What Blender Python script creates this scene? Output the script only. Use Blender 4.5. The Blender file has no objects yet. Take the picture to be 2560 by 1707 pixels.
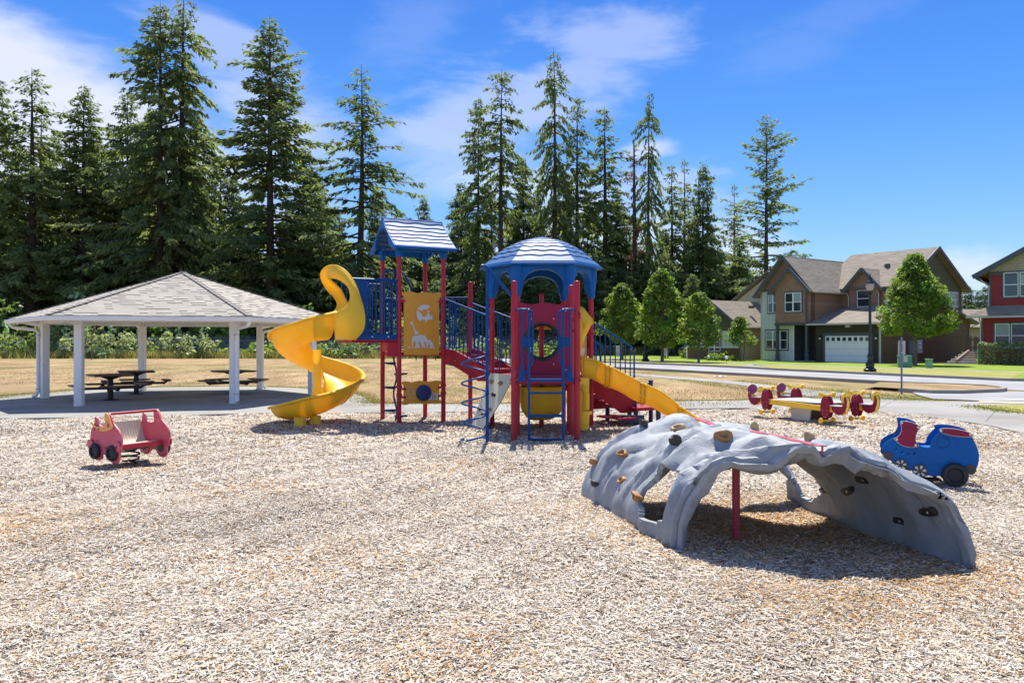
import bpy, bmesh, math, random
import numpy as np
from mathutils import Vector, Matrix, noise
from mathutils.geometry import tessellate_polygon
R = math.radians
PI = math.pi
scene = bpy.context.scene
COL = scene.collection
# ------------------------------------------------------------------ camera
F = 1990.0          # focal length in photo pixels (2560 wide)
HC = 1.8            # eye height
cam_d = bpy.data.cameras.new('camera')
cam = bpy.data.objects.new('camera', cam_d); COL.objects.link(cam)
cam.location = (0, 0, HC); cam.rotation_euler = (R(90), 0, 0)
cam_d.sensor_width = 36; cam_d.lens = F/2560*36
cam_d.clip_start = 0.1; cam_d.clip_end = 4000
scene.camera = cam
# ------------------------------------------------------------------ light
SUN_EL, SUN_AZ = 60.5, 1.0     # azimuth from +Y towards +X
sun_d = bpy.data.lights.new('sun', 'SUN'); sun_d.energy = 4.5; sun_d.angle = R(0.53); sun_d.color = (1, .955, .88)
sun = bpy.data.objects.new('sun', sun_d); COL.objects.link(sun)
sv = Vector((math.sin(R(SUN_AZ))*math.cos(R(SUN_EL)), math.cos(R(SUN_AZ))*math.cos(R(SUN_EL)), math.sin(R(SUN_EL))))
sun.rotation_euler = sv.to_track_quat('Z', 'Y').to_euler()
world = bpy.data.worlds.new('World'); scene.world = world; world.use_nodes = True
def build_world():
    nt = world.node_tree; N = nt.nodes; L = nt.links; N.clear()
    out = N.new('ShaderNodeOutputWorld'); bg = N.new('ShaderNodeBackground')
    sky = N.new('ShaderNodeTexSky'); sky.sky_type = 'NISHITA'; sky.sun_disc = False
    sky.sun_elevation = R(SUN_EL); sky.sun_rotation = R(SUN_AZ)
    sky.air_density = 1.0; sky.dust_density = 0.25; sky.ozone_density = 2.5
    hsv = N.new('ShaderNodeHueSaturation'); hsv.inputs['Saturation'].default_value = 1.15; hsv.inputs['Value'].default_value = 1.0
    hsv.inputs['Hue'].default_value = 0.507
    L.new(sky.outputs[0], hsv.inputs['Color'])
    tc = N.new('ShaderNodeTexCoord'); sep = N.new('ShaderNodeSeparateXYZ')
    L.new(tc.outputs['Generated'], sep.inputs[0])
    def M(op, a, b=None, c=None, clamp=False):
        m = N.new('ShaderNodeMath'); m.operation = op; m.use_clamp = clamp
        for i, v in enumerate((a, b, c)):
            if v is None: continue
            if isinstance(v, (int, float)): m.inputs[i].default_value = v
            else: L.new(v, m.inputs[i])
        return m.outputs[0]
    X, Y, Z = sep.outputs
    az = M('ARCTAN2', X, Y); el = M('ARCSINE', Z)          # compass bearing and height of a sky direction
    comb = N.new('ShaderNodeCombineXYZ')
    L.new(M('MULTIPLY', az, 1.0), comb.inputs[0]); L.new(M('MULTIPLY', el, 2.1), comb.inputs[1])
    def noise_n(scale, detail, rough, dist=0.0, off=0.0, sy=1.0):
        mp = N.new('ShaderNodeMapping'); mp.inputs['Location'].default_value = (off, off*.7, 0); mp.inputs['Scale'].default_value = (1, sy, 1)
        mp.inputs['Rotation'].default_value = (0, 0, R(-8))
        L.new(comb.outputs[0], mp.inputs[0])
        n = N.new('ShaderNodeTexNoise'); n.inputs['Scale'].default_value = scale; n.inputs['Detail'].default_value = detail
        n.inputs['Roughness'].default_value = rough; n.inputs['Distortion'].default_value = dist
        L.new(mp.outputs[0], n.inputs['Vector']); return n.outputs[0]
    n1 = noise_n(6.0, 9, .60, .25, 3.1, 1.35); n2 = noise_n(2.2, 6, .55, .3, 8.7, 1.3)
    def blob(a0, e0, ra, re, tilt=0.0):
        da = M('SUBTRACT', az, R(a0)); de = M('SUBTRACT', M('SUBTRACT', el, R(e0)), M('MULTIPLY', da, tilt))
        q = M('ADD', M('POWER', M('DIVIDE', da, R(ra)), 2), M('POWER', M('DIVIDE', de, R(re)), 2))
        return M('SUBTRACT', 1.0, M('SQRT', q))
    # cumulus bank on the left, wisps in the middle, thin cloud elsewhere
    def cloud(b, nz, gain, amt, bias=0.5, soft=.85):
        v = M('ADD', b, M('MULTIPLY', M('SUBTRACT', nz, bias), gain))
        m = N.new('ShaderNodeMapRange'); m.interpolation_type = 'SMOOTHSTEP'
        m.inputs[1].default_value = -.05; m.inputs[2].default_value = soft; m.inputs[3].default_value = 0; m.inputs[4].default_value = amt
        L.new(v, m.inputs[0]); return m.outputs[0]
    c = cloud(blob(-35, 14.0, 22, 7.6, -.26), n1, .8, .88, soft=.45)
    for (a0, e0, ra, re, ti, amt, g) in ((-31, 5.5, 18, 9, 0, .8, 1.2), (-20, 19.5, 6, 3.0, -.2, .38, 2.6), (-17, 13, 7, 6, .0, .5, 2.4),
                                   (0, 16.4, 12, 4.6, .16, .42, 2.8), (5.5, 19.2, 7, 4.4, .35, .36, 3.0), (-3, 12.5, 9, 5.0, 0, .32, 2.4), (5, 7, 14, 7, -.1, .8, 2.2),
                                   (9.5, 13.3, 3, .9, .1, .6, 2.0), (17, 2.5, 5, 2.2, 0, .95, 1.0), (29, 4.2, 6, 1.9, .1, .7, 1.6), (-7, 21, 5, 3, .3, .10, 3.2), (21, 20.5, 7, 3, .3, .07, 3.2), (29, 1.6, 8, 1.8, 0, .4, 1.2)):
        c = M('MAXIMUM', c, cloud(blob(a0, e0, ra, re, ti), n1, g, amt))
    # unseen cloud added outside the view, as neutral fill from behind the camera
    fill_mask = M('MULTIPLY', M('LESS_THAN', Y, .35), 1.0)
    bank = M('MULTIPLY', fill_mask, cloud(M('SUBTRACT', n2, .40), n1, .8, .92))
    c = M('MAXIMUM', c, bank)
    rp = N.new('ShaderNodeValToRGB'); els = rp.color_ramp.elements
    for i, (deg, col) in enumerate(((0, (.40, .62, .92)), (4, (.30, .55, .92)), (9, (.15, .41, .90)), (15, (.06, .28, .84)), (23, (.02, .18, .74)), (45, (.02, .13, .55)), (90, (.03, .12, .45)))):
        e = els[i] if i < 2 else els.new(.5)
        e.position = deg/90; e.color = col+(1,)
    L.new(M('DIVIDE', M('MAXIMUM', el, 0.0), PI/2), rp.inputs[0])
    sc_ = N.new('ShaderNodeMixRGB'); sc_.blend_type = 'MULTIPLY'; sc_.inputs[0].default_value = 1; sc_.inputs[2].default_value = (7.9, 8.2, 8.0, 1); L.new(rp.outputs[0], sc_.inputs[1])
    deep = N.new('ShaderNodeMixRGB'); deep.inputs[0].default_value = .78; L.new(hsv.outputs[0], deep.inputs[1]); L.new(sc_.outputs[0], deep.inputs[2])
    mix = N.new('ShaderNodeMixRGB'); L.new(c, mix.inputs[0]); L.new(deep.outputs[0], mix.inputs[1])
    ccol = N.new('ShaderNodeMixRGB'); ccol.inputs[1].default_value = (5.2, 5.6, 7.0, 1); ccol.inputs[2].default_value = (6.6, 6.7, 7.5, 1)
    L.new(n1, ccol.inputs[0])
    # the added fill cloud is brightened to lift surfaces facing the camera
    cc2 = N.new('ShaderNodeMixRGB'); cc2.inputs[2].default_value = (13.5, 13.0, 12.4, 1); L.new(fill_mask, cc2.inputs[0]); L.new(ccol.outputs[0], cc2.inputs[1]); L.new(cc2.outputs[0], mix.inputs[2])
    # the darker, deeper blue band overhead against the pale horizon
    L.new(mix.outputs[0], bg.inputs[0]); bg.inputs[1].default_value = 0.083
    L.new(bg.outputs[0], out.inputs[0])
build_world()
vs = scene.view_settings
vs.view_transform = 'Standard'; vs.look = 'None'; vs.gamma = 1; vs.exposure = 0.87
vs.use_curve_mapping = False
scene.cycles.use_denoising = True
scene.cycles.max_bounces = 6; scene.cycles.transparent_max_bounces = 12
random.seed(7); rng = np.random.default_rng(11)
# ------------------------------------------------------------------ projection helpers (photo pixel -> place)
def G(x, y, z=0.0):
    Yd = F*(HC-z)/(y-853); return Vector(((x-1280)/F*Yd, Yd, z))
def P(x, y, Yd):
    return Vector(((x-1280)/F*Yd, Yd, HC-(y-853)*Yd/F))
def on_plane(x, y, O, d):
    """pixel -> (t, z) in the upright plane through O with level direction d"""
    k = (x-1280)/F; t = (k*O[1]-O[0])/(d[0]-k*d[1]); Yp = O[1]+t*d[1]
    return (t, HC-(y-853)*Yp/F)
# ------------------------------------------------------------------ scene-graph helpers
ORG = {}
def empty(name, loc, label=None, cat=None, group=None):
    o = bpy.data.objects.new(name, None); COL.objects.link(o); o.location = loc
    o.empty_display_size = .3
    ORG[o.name] = Vector(loc)
    if label: tag(o, label, cat, group)
    return o
def tag(o, label=None, cat=None, group=None, kind=None):
    if label: o['label'] = label
    if cat: o['category'] = cat
    if group: o['group'] = group
    if kind: o['kind'] = kind
    return o
class MB:
    def __init__(s): s.v = []; s.f = []; s.uv = []
    def add(s, vs_, fs, uvs=None):
        b = len(s.v); s.v.extend([tuple(v) for v in vs_])
        for i, f in enumerate(fs):
            s.f.append(tuple(b+k for k in f))
            s.uv.append(uvs[i] if uvs else None)
        return s
    def obox(s, o, a, b, c):
        o = Vector(o); a = Vector(a); b = Vector(b); c = Vector(c)
        v = [o, o+a, o+a+b, o+b, o+c, o+a+c, o+a+b+c, o+b+c]
        fs = [(0, 3, 2, 1), (4, 5, 6, 7), (0, 1, 5, 4), (1, 2, 6, 5), (2, 3, 7, 6), (3, 0, 4, 7)]
        if a.cross(b).dot(c) < 0: fs = [tuple(reversed(f)) for f in fs]
        la, lb, lc = a.length, b.length, c.length
        uv = []
        for f in fs:
            p = [v[k] for k in f]; e = [(p[1]-p[0]).length, (p[2]-p[1]).length]
            uv.append(((0, 0), (e[0], 0), (e[0], e[1]), (0, e[1])))
        return s.add(v, fs, uv)
    def box(s, c, size, rz=0.0):
        c = Vector(c); ca, sa = math.cos(rz), math.sin(rz)
        a = Vector((ca, sa, 0))*size[0]; b = Vector((-sa, ca, 0))*size[1]; d = Vector((0, 0, size[2]))
        return s.obox(c-a/2-b/2-d/2, a, b, d)
    def bar(s, p, q, w, h=None, up=(0, 0, 1)):
        p = Vector(p); q = Vector(q); d = (q-p); h = h or w
        side = d.cross(Vector(up))
        if side.length < 1e-6: side = d.cross(Vector((1, 0, 0)))
        side.normalize(); u = side.cross(d).normalized()
        return s.obox(p-side*w/2-u*h/2, side*w, u*h, d)
    def tube(s, path, r, n=10, cap=True, closed=False, flat=1.0):
        path = [Vector(p) for p in path]; m = len(path)
        rr = r if isinstance(r, (list, tuple)) else [r]*m
        verts = []; prev = None
        for i, p in enumerate(path):
            if closed: t = path[(i+1) % m]-path[i-1]
            else: t = path[min(i+1, m-1)]-path[max(i-1, 0)]
            if t.length < 1e-9: t = Vector((0, 0, 1))
            t.normalize()
            if prev is None:
                a = t.cross(Vector((0, 0, 1)))
                if a.length < .05: a = t.cross(Vector((0, 1, 0)))
                a.normalize()
            else:
                a = prev-t*prev.dot(t)
                if a.length < 1e-6: a = t.orthogonal()
                a.normalize()
            prev = a; b = t.cross(a)
            for k in range(n):
                th = 2*PI*k/n; verts.append(p+(a*math.cos(th)+b*math.sin(th)*flat)*rr[i])
        fs = []
        for i in range(m if closed else m-1):
            i2 = (i+1) % m
            for k in range(n):
                fs.append((i*n+k, i*n+(k+1) % n, i2*n+(k+1) % n, i2*n+k))
        if cap and not closed:
            fs.append(tuple(reversed(range(n)))); fs.append(tuple((m-1)*n+k for k in range(n)))
        return s.add(verts, fs)
    def lathe(s, c, prof, n=24, axis=(0, 0, 1), a0=0.0, a1=2*PI, sq=None):
        """prof: list of (r, h) along axis from point c"""
        c = Vector(c); ax = Vector(axis).normalized(); u = ax.orthogonal().normalized(); w = ax.cross(u)
        full = abs(a1-a0-2*PI) < 1e-6; cols = n if full else n+1
        verts = []
        for (r, h) in prof:
            for k in range(cols):
                th = a0+(a1-a0)*k/n; verts.append(c+ax*h+(u*math.cos(th)+w*math.sin(th))*r)
        fs = []
        for i in range(len(prof)-1):
            for k in range(n):
                k2 = (k+1) % cols
                fs.append((i*cols+k, i*cols+k2, (i+1)*cols+k2, (i+1)*cols+k))
        return s.add(verts, fs)
    def grid(s, rows, closed_u=False, uvs=False):
        m = len(rows); n = len(rows[0]); verts = [p for r in rows for p in r]; fs = []; uv = []
        for i in range(m-1):
            for k in range(n if closed_u else n-1):
                k2 = (k+1) % n
                fs.append((i*n+k, i*n+k2, (i+1)*n+k2, (i+1)*n+k))
                uv.append(((k, i), (k+1, i), (k+1, i+1), (k, i+1)))
        return s.add(verts, fs, uv if uvs else None)
    def prism(s, poly, O, ux, uy, th, holes=()):
        """flat plate: 2-D outline (with holes) in the plane O,ux,uy, thickness vector th"""
        O = Vector(O); ux = Vector(ux); uy = Vector(uy); th = Vector(th)
        loops = [list(poly)]+[list(h) for h in holes]
        flat = [p for l in loops for p in l]
        tris = tessellate_polygon([[Vector((p[0], p[1], 0)) for p in l] for l in loops])
        n = len(flat); nrm = ux.cross(uy)
        va = [O+ux*p[0]+uy*p[1] for p in flat]; vb = [p+th for p in va]
        fs = []; uv = []
        back = nrm.dot(th) > 0
        for t in tris:
            a, b, c = t
            ar = (flat[b][0]-flat[a][0])*(flat[c][1]-flat[a][1])-(flat[c][0]-flat[a][0])*(flat[b][1]-flat[a][1])
            if ar < 0: a, c = c, a
            tt = (a, b, c)
            f0 = tuple(reversed(tt)) if back else tt
            f1 = tuple(k+n for k in tt) if back else tuple(k+n for k in reversed(tt))
            fs.append(f0); uv.append(tuple(flat[k] for k in f0))
            fs.append(f1); uv.append(tuple(flat[k-n] for k in f1))
        off = 0
        for li, l in enumerate(loops):
            m = len(l)
            area = sum(l[i][0]*l[(i+1) % m][1]-l[(i+1) % m][0]*l[i][1] for i in range(m))
            fwd = (area > 0) == back
            if li > 0: fwd = not fwd if (area > 0) else not fwd
            if li > 0: fwd = (area > 0) != back
            run = 0.0
            for i in range(m):
                a = off+i; b = off+(i+1) % m
                f = (a, b, b+n, a+n) if fwd else (b, a, a+n, b+n)
                fs.append(f); uv.append(tuple((flat[k % n][0]+(0.01 if k >= n else 0), flat[k % n][1]) for k in f))
            off += m
        return s.add(va+vb, fs, uv)
    def build(s, name, mat, parent=None, smooth=None, bevel=0.0, solid=0.0, subsurf=0, org=None, seg=2):
        if org is None:
            org = Vector((0, 0, 0))
            if parent is not None: org = ORG[parent.name]
        me = bpy.data.meshes.new(name)
        me.from_pydata([(v[0]-org[0], v[1]-org[1], v[2]-org[2]) for v in s.v], [], s.f)
        if any(u is not None for u in s.uv):
            lay = me.uv_layers.new(name='UVMap'); data = []
            for f, u in zip(s.f, s.uv):
                if u is None: data += [0.0]*(2*len(f))
                else:
                    for q in u: data += [q[0], q[1]]
            lay.data.foreach_set('uv', data)
        me.materials.append(mat)
        if smooth is not None:
            me.shade_smooth(); me.set_sharp_from_angle(angle=R(smooth))
        me.update()
        o = bpy.data.objects.new(name, me); COL.objects.link(o)
        if parent is not None: o.parent = parent
        ORG[o.name] = Vector(org)
        if parent is None and org is not None: o.location = org
        if solid:
            m = o.modifiers.new('thickness', 'SOLIDIFY'); m.thickness = solid; m.offset = 0
        if bevel:
            m = o.modifiers.new('edge', 'BEVEL'); m.width = bevel; m.segments = seg; m.limit_method = 'ANGLE'; m.angle_limit = R(40)
        if subsurf:
            m = o.modifiers.new('smooth', 'SUBSURF'); m.levels = subsurf; m.render_levels = subsurf
        return o
# ------------------------------------------------------------------ materials
def nodes_of(name):
    m = bpy.data.materials.new(name); m.use_nodes = True
    nt = m.node_tree; return m, nt, nt.nodes, nt.links, nt.nodes['Principled BSDF']
def set_spec(b, v):
    b.inputs['Specular IOR Level'].default_value = v
def plain(name, col, rough=.5, var=.12, scale=3.0, bump=0.0, bscale=60, spec=.5, metal=0.0, transl=0.0, tcol=None, wear=None, coord='Object', stretch=(1, 1, 1), detail=4):
    m, nt, N, L, b = nodes_of(name)
    tc = N.new('ShaderNodeTexCoord'); mp = N.new('ShaderNodeMapping'); mp.inputs['Scale'].default_value = stretch
    L.new(tc.outputs[coord], mp.inputs[0])
    n = N.new('ShaderNodeTexNoise'); n.inputs['Scale'].default_value = scale; n.inputs['Detail'].default_value = detail; n.inputs['Roughness'].default_value = .65
    L.new(mp.outputs[0], n.inputs['Vector'])
    r = N.new('ShaderNodeValToRGB')
    lo = tuple(max(0, c*(1-var)) for c in col); hi = tuple(min(1, c*(1+var)) for c in col)
    r.color_ramp.elements[0].position = .3; r.color_ramp.elements[1].position = .7
    r.color_ramp.elements[0].color = lo+(1,); r.color_ramp.elements[1].color = hi+(1,)
    L.new(n.outputs[0], r.inputs[0]); src = r.outputs[0]
    if wear:   # (colour, amount, scale): worn or dirty patches
        n3 = N.new('ShaderNodeTexNoise'); n3.inputs['Scale'].default_value = wear[2]; n3.inputs['Detail'].default_value = 8; n3.inputs['Roughness'].default_value = .7
        L.new(tc.outputs[coord], n3.inputs['Vector'])
        mr = N.new('ShaderNodeMapRange'); mr.inputs[1].default_value = .58; mr.inputs[2].default_value = .72; mr.inputs[4].default_value = wear[1]
        L.new(n3.outputs[0], mr.inputs[0])
        mx = N.new('ShaderNodeMixRGB'); mx.inputs[2].default_value = tuple(wear[0])+(1,); L.new(mr.outputs[0], mx.inputs[0]); L.new(src, mx.inputs[1]); src = mx.outputs[0]
    L.new(src, b.inputs['Base Color'])
    b.inputs['Roughness'].default_value = rough; b.inputs['Metallic'].default_value = metal; set_spec(b, spec)
    rr = N.new('ShaderNodeMapRange'); rr.inputs[3].default_value = max(.05, rough-.08); rr.inputs[4].default_value = min(1, rough+.1); L.new(n.outputs[0], rr.inputs[0]); L.new(rr.outputs[0], b.inputs['Roughness'])
    if bump:
        n2 = N.new('ShaderNodeTexNoise'); n2.inputs['Scale'].default_value = bscale; n2.inputs['Detail'].default_value = 3
        L.new(mp.outputs[0], n2.inputs['Vector'])
        bp = N.new('ShaderNodeBump'); bp.inputs['Strength'].default_value = bump; bp.inputs['Distance'].default_value = .01
        L.new(n2.outputs[0], bp.inputs['Height']); L.new(bp.outputs[0], b.inputs['Normal'])
    if transl:
        t = N.new('ShaderNodeBsdfTranslucent'); t.inputs[0].default_value = tuple(tcol or col)+(1,)
        mx = N.new('ShaderNodeMixShader'); mx.inputs[0].default_value = transl
        L.new(b.outputs[0], mx.inputs[1]); L.new(t.outputs[0], mx.inputs[2]); L.new(mx.outputs[0], N['Material Output'].inputs[0])
    return m
def leafmat(name, col, transl=.35, tcol=None, rough=.55, spec=.3):
    """foliage: colour from the per-leaf attribute times a base"""
    m, nt, N, L, b = nodes_of(name)
    at = N.new('ShaderNodeAttribute'); at.attribute_name = 'leaf'
    mx = N.new('ShaderNodeMixRGB'); mx.blend_type = 'MULTIPLY'; mx.inputs[0].default_value = 1; mx.inputs[1].default_value = tuple(col)+(1,)
    L.new(at.outputs['Color'], mx.inputs[2]); L.new(mx.outputs[0], b.inputs['Base Color'])
    b.inputs['Roughness'].default_value = rough; set_spec(b, spec)
    t = N.new('ShaderNodeBsdfTranslucent')
    m2 = N.new('ShaderNodeMixRGB'); m2.blend_type = 'MULTIPLY'; m2.inputs[0].default_value = 1; m2.inputs[1].default_value = tuple(tcol or col)+(1,)
    L.new(at.outputs['Color'], m2.inputs[2]); L.new(m2.outputs[0], t.inputs[0])
    s = N.new('ShaderNodeMixShader'); s.inputs[0].default_value = transl
    L.new(b.outputs[0], s.inputs[1]); L.new(t.outputs[0], s.inputs[2]); L.new(s.outputs[0], N['Material Output'].inputs[0])
    return m
def ground_mat(name, ramp, scale, fine=40, fine_amt=.4, rough=.95, bump=.4, bscale=50, big=None, st=(1, 1, 1), coord='Object'):
    """ramp: list of (pos, colour) driven by multi-scale noise"""
    m, nt, N, L, b = nodes_of(name)
    tc = N.new('ShaderNodeTexCoord')
    mpg = N.new('ShaderNodeMapping'); mpg.inputs['Scale'].default_value = st; L.new(tc.outputs[coord], mpg.inputs[0])
    n = N.new('ShaderNodeTexNoise'); n.inputs['Scale'].default_value = scale; n.inputs['Detail'].default_value = 8; n.inputs['Roughness'].default_value = .65
    L.new(mpg.outputs[0], n.inputs['Vector'])
    f = N.new('ShaderNodeTexNoise'); f.inputs['Scale'].default_value = fine; f.inputs['Detail'].default_value = 5; f.inputs['Roughness'].default_value = .7
    L.new(tc.outputs[coord], f.inputs['Vector'])
    mx = N.new('ShaderNodeMixRGB'); mx.inputs[0].default_value = fine_amt; L.new(n.outputs[0], mx.inputs[1]); L.new(f.outputs[0], mx.inputs[2])
    r = N.new('ShaderNodeValToRGB'); els = r.color_ramp.elements
    while len(els) < len(ramp): els.new(.5)
    for e, (p, c) in zip(els, ramp): e.position = p; e.color = tuple(c)+(1,)
    L.new(mx.outputs[0], r.inputs[0]); src = r.outputs[0]
    if big:   # (colour, scale, lo, hi): large patches of another colour
        n3 = N.new('ShaderNodeTexNoise'); n3.inputs['Scale'].default_value = big[1]; n3.inputs['Detail'].default_value = 5; n3.inputs['Roughness'].default_value = .6
        L.new(tc.outputs[coord], n3.inputs['Vector'])
        mr = N.new('ShaderNodeMapRange'); mr.inputs[1].default_value = big[2]; mr.inputs[2].default_value = big[3]; L.new(n3.outputs[0], mr.inputs[0])
        m3 = N.new('ShaderNodeMixRGB'); m3.blend_type = 'MULTIPLY'; m3.inputs[2].default_value = tuple(big[0])+(1,); L.new(mr.outputs[0], m3.inputs[0]); L.new(src, m3.inputs[1]); src = m3.outputs[0]
    L.new(src, b.inputs['Base Color']); b.inputs['Roughness'].default_value = rough; set_spec(b, .2)
    n2 = N.new('ShaderNodeTexNoise'); n2.inputs['Scale'].default_value = bscale; n2.inputs['Detail'].default_value = 4
    L.new(tc.outputs[coord], n2.inputs['Vector'])
    bp = N.new('ShaderNodeBump'); bp.inputs['Strength'].default_value = bump; bp.inputs['Distance'].default_value = .03
    L.new(n2.outputs[0], bp.inputs['Height']); L.new(bp.outputs[0], b.inputs['Normal'])
    return m
def brickmat(name, c1, c2, mortar, bw, rh, ms=.01, rough=.85, off=.5, bump=.5, var=.25, nscale=1.5, bias=0.0, msm=.1):
    """rows of shingles, shakes or lap boards from the UV map (metres)"""
    m, nt, N, L, b = nodes_of(name)
    tc = N.new('ShaderNodeTexCoord'); br = N.new('ShaderNodeTexBrick')
    L.new(tc.outputs['UV'], br.inputs['Vector'])
    br.inputs['Color1'].default_value = tuple(c1)+(1,); br.inputs['Color2'].default_value = tuple(c2)+(1,); br.inputs['Mortar'].default_value = tuple(mortar)+(1,)
    br.inputs['Scale'].default_value = 1; br.inputs['Mortar Size'].default_value = ms; br.inputs['Mortar Smooth'].default_value = msm; br.inputs['Bias'].default_value = bias
    br.inputs['Brick Width'].default_value = bw; br.inputs['Row Height'].default_value = rh; br.offset = off; br.squash = 1
    n = N.new('ShaderNodeTexNoise'); n.inputs['Scale'].default_value = nscale; n.inputs['Detail'].default_value = 7; n.inputs['Roughness'].default_value = .7; L.new(tc.outputs['UV'], n.inputs['Vector'])
    mr = N.new('ShaderNodeMapRange'); mr.inputs[1].default_value = .3; mr.inputs[2].default_value = .7; mr.inputs[3].default_value = 1-var; mr.inputs[4].default_value = 1+var; L.new(n.outputs[0], mr.inputs[0])
    hs = N.new('ShaderNodeHueSaturation'); L.new(br.outputs[0], hs.inputs['Color']); L.new(mr.outputs[0], hs.inputs['Value'])
    L.new(hs.outputs[0], b.inputs['Base Color']); b.inputs['Roughness'].default_value = rough; set_spec(b, .3)
    bp = N.new('ShaderNodeBump'); bp.inputs['Strength'].default_value = bump; bp.inputs['Distance'].default_value = .02; bp.invert = True
    L.new(br.outputs['Fac'], bp.inputs['Height']); L.new(bp.outputs[0], b.inputs['Normal'])
    return m
def dashmat(name, c1, c2, dark, bw, rh, dash, amt):
    """laminated shingles from the UV map: courses, tabs of two tones, dark butt shadows under the thick tabs"""
    m, nt, N, L, b = nodes_of(name)
    tc = N.new('ShaderNodeTexCoord'); sp = N.new('ShaderNodeSeparateXYZ'); L.new(tc.outputs['UV'], sp.inputs[0])
    def Mt(op, a, b2=None):
        q = N.new('ShaderNodeMath'); q.operation = op
        for i, v in enumerate((a, b2)):
            if v is None: continue
            if isinstance(v, (int, float)): q.inputs[i].default_value = v
            else: L.new(v, q.inputs[i])
        return q.outputs[0]
    v = Mt('DIVIDE', sp.outputs[1], rh); row = Mt('FLOOR', v); fr = Mt('FRACT', v)
    u = Mt('ADD', Mt('DIVIDE', sp.outputs[0], bw), Mt('MULTIPLY', row, 7.31)); tab = Mt('FLOOR', u)
    cb = N.new('ShaderNodeCombineXYZ'); L.new(tab, cb.inputs[0]); L.new(row, cb.inputs[1])
    wn = N.new('ShaderNodeTexWhiteNoise'); wn.noise_dimensions = '2D'; L.new(cb.outputs[0], wn.inputs['Vector'])
    mx = N.new('ShaderNodeMixRGB'); mx.inputs[1].default_value = tuple(c1)+(1,); mx.inputs[2].default_value = tuple(c2)+(1,); L.new(wn.outputs['Value'], mx.inputs[0])
    isd = Mt('MULTIPLY', Mt('LESS_THAN', fr, dash), Mt('LESS_THAN', wn.outputs['Value'], amt))
    line = Mt('MAXIMUM', isd, Mt('MULTIPLY', Mt('LESS_THAN', fr, .10), .5))
    m2 = N.new('ShaderNodeMixRGB'); m2.inputs[2].default_value = tuple(dark)+(1,); L.new(line, m2.inputs[0]); L.new(mx.outputs[0], m2.inputs[1])
    n = N.new('ShaderNodeTexNoise'); n.inputs['Scale'].default_value = .9; n.inputs['Detail'].default_value = 8; n.inputs['Roughness'].default_value = .7; L.new(tc.outputs['UV'], n.inputs['Vector'])
    mr = N.new('ShaderNodeMapRange'); mr.inputs[1].default_value = .3; mr.inputs[2].default_value = .7; mr.inputs[3].default_value = .82; mr.inputs[4].default_value = 1.15; L.new(n.outputs[0], mr.inputs[0])
    hs = N.new('ShaderNodeHueSaturation'); L.new(m2.outputs[0], hs.inputs['Color']); L.new(mr.outputs[0], hs.inputs['Value']); L.new(hs.outputs[0], b.inputs['Base Color'])
    b.inputs['Roughness'].default_value = .95; set_spec(b, .15)
    return m
M = {}
M['red_post'] = plain('red_post', (.42, .016, .032), .40, .18, 3, .05, 200, spec=.35, wear=((.55, .16, .19), .5, 2.2), stretch=(1, 1, .3))
M['red_deck'] = plain('red_deck', (.34, .012, .03), .5, .18, 3, .1, 160, spec=.3)
M['red_panel'] = plain('red_panel', (.27, .012, .045), .45, .1, 2, .05, 300, spec=.3)
M['blue_metal'] = plain('blue_metal', (.002, .062, .225), .36, .15, 3, spec=.2)
M['blue_plastic'] = plain('blue_plastic', (.002, .105, .36), .45, .12, 2, .04, 200, spec=.2)
M['blue_dark'] = plain('blue_dark', (.008, .03, .13), .45, .15, 3)
M['roof_blue'] = plain('roof_blue', (.010, .10, .27), .56, .12, 3, .05, 180, spec=.75)
M['yellow'] = plain('yellow', (.95, .64, .04), .42, .08, 1.5, .03, 120, spec=.35, transl=.28, tcol=(.98, .58, .03), wear=((.70, .52, .20), .55, 2.2))
M['yellow_opaque'] = plain('yellow_opaque', (.92, .56, .03), .40, .08, 2)
M['panel_orange'] = plain('panel_orange', (.72, .33, .025), .42, .08, 2, .03, 250)
M['panel_white'] = plain('panel_white', (.62, .60, .56), .5, .05)
M['cream'] = plain('cream', (.62, .60, .44), .5, .12, 2, .08, 60, wear=((.4, .36, .26), .5, 4))
M['hold_brown'] = plain('hold_brown', (.36, .17, .06), .6, .3, 6, .5, 40)
M['hold_dark'] = plain('hold_dark', (.03, .028, .025), .6, .3, 6, .5, 40)
M['rock'] = plain('rock', (.27, .29, .305), .6, .25, 2.4, .55, 80, spec=.5, wear=((.15, .14, .13), .55, 3.5), detail=9)
M['rubber'] = plain('rubber', (.02, .02, .022), .6, .25, 5, .1, 60)
M['galv'] = plain('galv', (.45, .46, .48), .4, .15, 6, metal=.7)
M['steel'] = plain('steel', (.6, .6, .6), .3, .1, 6, metal=.9)
M['wheel_hub'] = plain('wheel_hub', (.05, .045, .04), .5, .2)
M['car_red'] = plain('car_red', (.62, .10, .14), .48, .12, 2.5, .05, 150, wear=((.72, .30, .32), .5, 1.5))
M['car_orange'] = plain('car_orange', (.85, .36, .10), .45, .1, 3)
M['tan_seat'] = plain('tan_seat', (.55, .47, .33), .55, .15, 6)
M['black_metal'] = plain('black_metal', (.012, .012, .014), .4, .2, 5)
M['lamp_black'] = plain('lamp_black', (.01, .012, .016), .3, .2, 5)
M['glass_dark'] = plain('glass_dark', (.02, .03, .035), .06, .2, .6, spec=.9)
M['white_paint'] = plain('white_paint', (.80, .78, .74), .5, .06, 2, .1, 40, wear=((.36, .31, .25), .75, 3.6), stretch=(1, 1, .25))
M['white_trim'] = plain('white_trim', (.78, .78, .76), .5, .05, 2)
M['table_brown'] = plain('table_brown', (.12, .07, .045), .45, .25, 8)
M['shingle'] = dashmat('shingle', (.43, .39, .325), (.34, .31, .255), (.035, .03, .035), .21, .20, .34, .42)
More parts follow.
